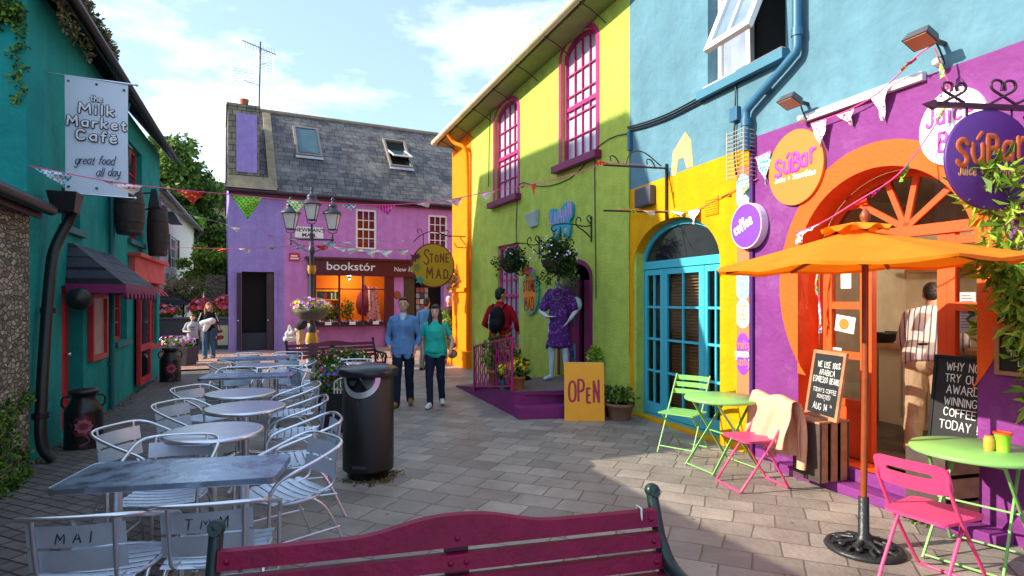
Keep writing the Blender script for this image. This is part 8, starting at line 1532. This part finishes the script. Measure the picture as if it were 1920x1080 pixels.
person('person', 'mother in a black cardigan with white sleeve stripes and jeans holding a bundle', (-9.05, 17.5, 0), R(14), 1.66, dict(shoulder=.165, ankles=((-.09, -.08), (.1, .12)), elbows=((-.27, .0, 1.16), (.27, .0, 1.16)), wrists=((-.1, -.2, 1.1), (.06, -.22, 1.16)), hands=((1, -.3, 0), (-1, -.2, 0)), top=STR, sleeve=1.9, hem=.95, trousers=cloth('faded_denim', '#44607a'), leg_wide=.018, shoes=cloth('grey_trainer', '#8a8a90'), hair='#9a6c44', hairstyle='long', head_yaw=R(10), extra=(mum_extra,)))
t = thing('bundle', 'white and black cloth bundle in the mother\'s arms', 'bundle', (-8.98, 17.27, .92)); v, f = blob(lambda b: (b.capsule((-.12, 0, .12), .1, (.14, .02, .2), .1), b.capsule((.0, 0, .08), .1, (-.05, -.02, -.06), .06)), .014, 2); m = MB(MW[t]); m.add(v, f, True); m.build('cloth', cloth('white_cloth', '#d6d2d8', var=.3), t)
t = thing('handbag', 'maroon handbag hanging at the mother\'s side', 'bag', (-8.72, 17.5, .5)); v, f = blob(lambda b: (b.capsule((0, -.1, .12), .07, (0, .1, .12), .07), b.capsule((0, -.08, .3), .05, (0, .08, .3), .05)), .014); m = MB(MW[t]); m.add(v, f, True); m.build('body', cloth('maroon_leather', '#6a2834', rough=.5), t); m = MB(MW[t]); m.tube(chaikin([(0, -.08, .32), (-.08, -.06, .6), (-.12, 0, .86), (-.08, .06, .6), (0, .08, .32)], 2), .012, 6); m.build('strap', cloth('maroon_leather', '#6a2834'), t)
def boy_extra(part, K, lean, HM, t, ell):
    m = MB(K @ lean); m.box(-.09, .09, -.142, -.128, 1.26, 1.31); m.box(-.07, .07, -.142, -.126, 1.19, 1.22); m.build('t_shirt_print', cloth('faded_blue_print', '#5a6a88'), t)
person('person', 'boy in a pale grey t-shirt and black trousers walking ahead of his mother', (-8.93, 16.4, 0), R(20), 1.33, dict(girth=1.05, shoulder=.17, ankles=((-.1, -.1), (.1, .14)), elbows=((-.29, .02, 1.14), (.27, .08, 1.13)), wrists=((-.12, -.2, 1.13), (.29, -.02, .92)), hands=((1, -.3, .1), (0, -.2, -1)), top=cloth('pale_grey_t_shirt', '#a8a8b4'), sleeve=.8, hem=.85, loose=.03, trousers=cloth('black_joggers', '#1a181e'), leg_wide=.02, shoes=SH_WHITE, hair='#7a5034', hairstyle='fringe', head_yaw=R(15), extra=(boy_extra,)))
STRIPE = bpy.data.materials.new('striped_shirt'); STRIPE.use_nodes = True; n_, l_ = STRIPE.node_tree.nodes, STRIPE.node_tree.links; tc_ = n_.new('ShaderNodeTexCoord'); wv_ = n_.new('ShaderNodeTexWave'); wv_.bands_direction = 'X'; wv_.inputs['Scale'].default_value = 6.5; wv_.inputs['Distortion'].default_value = .8; cr_ = n_.new('ShaderNodeValToRGB'); cr_.color_ramp.elements[0].position = .80; cr_.color_ramp.elements[0].color = C('#e6ddd4'); cr_.color_ramp.elements[1].position = .9; cr_.color_ramp.elements[1].color = C('#5a6290'); l_.new(tc_.outputs['Object'], wv_.inputs[0]); l_.new(wv_.outputs['Fac'], cr_.inputs[0]); l_.new(cr_.outputs[0], n_['Principled BSDF'].inputs['Base Color']); n_['Principled BSDF'].inputs['Roughness'].default_value = .9
def shop_extra(part, K, lean, HM, t, ell):
    m = MB(K @ lean); m.lathe([(.186, .985), (.19, .99), (.19, 1.02), (.186, 1.025)], (0, .006, 0), 28, sy=.78); m.build('belt', SH_DK, t)
p = RW.at(3.5, .2, 1.15); person('person', 'man in a striped shirt and cream trousers leaning inside the juice bar doorway', (p.x, p.y, .2), R(138), 1.76, dict(girth=1.14, lean=R(28), ankles=((-.13, -.02), (.11, .1)), elbows=((-.27, -.1, 1.15), (.26, -.22, 1.2)), wrists=((-.2, -.3, 1.1), (.15, -.42, 1.12)), hands=((.2, -1, 0), (0, -1, 0)), top=STRIPE, sleeve=1.5, hem=.95, loose=.03, trousers=cloth('cream_chino', '#cdb998'), leg_wide=.024, shoes=SH_DK, hair='#2a2020', hairstyle='short', extra=(shop_extra,)))
# shop mannequin in a purple dress on the platform
M_MQ = mat('white_mannequin', '#b9c4d4', rough=.4, var=.03)
DRESS = patmat('purple_print_dress', 'flower', '#8a4aa8', '#4a1468', 22, .8)
def mq_extra(part, K, lean, HM, t, ell):
    def dress(b):
        for i in range(26):
            k = i / 25; z = 1.42 - .86 * k; w = (.155 + .025 * k + .03 * max(0, k - .5)) * (1 if i else .8); b.add(*(lambda o: (o.v, o.f))(MB().ball((.02 * k, .0, z), (w + .008 * math.sin(i * 1.3), .142 + .03 * k, .05), 18, 8)))
        for s in (-1, 1): b.capsule((s * .14, .01, 1.40), .07, (s * .235, .02, 1.18), .09, 12)
        b.capsule((-.15, 0, .62), .04, (-.19, .02, .52), .03); b.capsule((.16, 0, .62), .05, (.22, .02, .40), .03); b.capsule((0.02, -.06, .62), .05, (.02, -.07, .52), .03)
    part('dress', dress, DRESS, .011, 4)
    m = MB(K); pts = [(.085 * math.sin(q) * (1 if abs(q) < 2 else .8), -.16 + .12 * (1 - math.cos(q)) * .5, 1.36 - .13 * math.cos(q) + .05) for q in [-2.6 + 5.2 * i / 26 for i in range(27)]]
    for q in pts: m.ball(q, .011, 8, 6)
    m.build('bead_necklace', mat('bead', '#5a6a6a', rough=.3), t); m = MB(K)
    for i in range(6): m.lathe([(.045, -.01), (.05, 0), (.045, .01)], (.255, -.02, 1.03 - i * .03), 12)
    m.build('bangles', mat('navy_bangle', '#1c2450', rough=.3), t)
person('mannequin', 'headless white shop mannequin in a purple print dress outside the lime shop door', (.79, 9.95, H0), R(-14), 1.86, dict(headless=1, girth=.92, skin='#c3cedd', shoulder=.165, ankles=((-.13, .06), (.13, .0)), toes=(-30, 12), elbows=((-.3, .06, 1.1), (.28, .03, 1.12)), wrists=((-.17, -.12, 1.02), (.2, -.12, .98)), hands=((1, -.3, 0), (-.4, -.6, -.6)), extra=(mq_extra,)), 'mannequin')
t = thing('straw_hat', 'brown round hat hanging at the top of the lime shop doorway', 'hat', GW.at(-1.55, 1.95, -.12), GW.rz); m = MB(MW[t] @ Matrix.Rotation(R(75), 4, 'X')); m.lathe([(.24, 0), (.235, .012), (.12, .02), (.11, .1), (.08, .13), (0, .135)], n=28); m.build('hat', mat('brown_felt', '#54483c', rough=.95, var=.2), t)
t = thing('beaded_bag', 'small patterned teal bag hanging beside the mannequin', 'bag', GW.at(-1.3, 1.55, -.14), GW.rz); m = MB(MW[t]); m.ball((0, 0, .1), (.13, .08, .13), 16, 10); m.build('body', patmat('teal_beads', 'flower', '#2a8a94', '#b0c8c8', 30), t); m = MB(MW[t]); m.tube(chaikin([(-.08, 0, .2), (0, 0, .6), (.08, 0, .2)], 2), .008, 6); m.build('strap', M_BLACK, t)
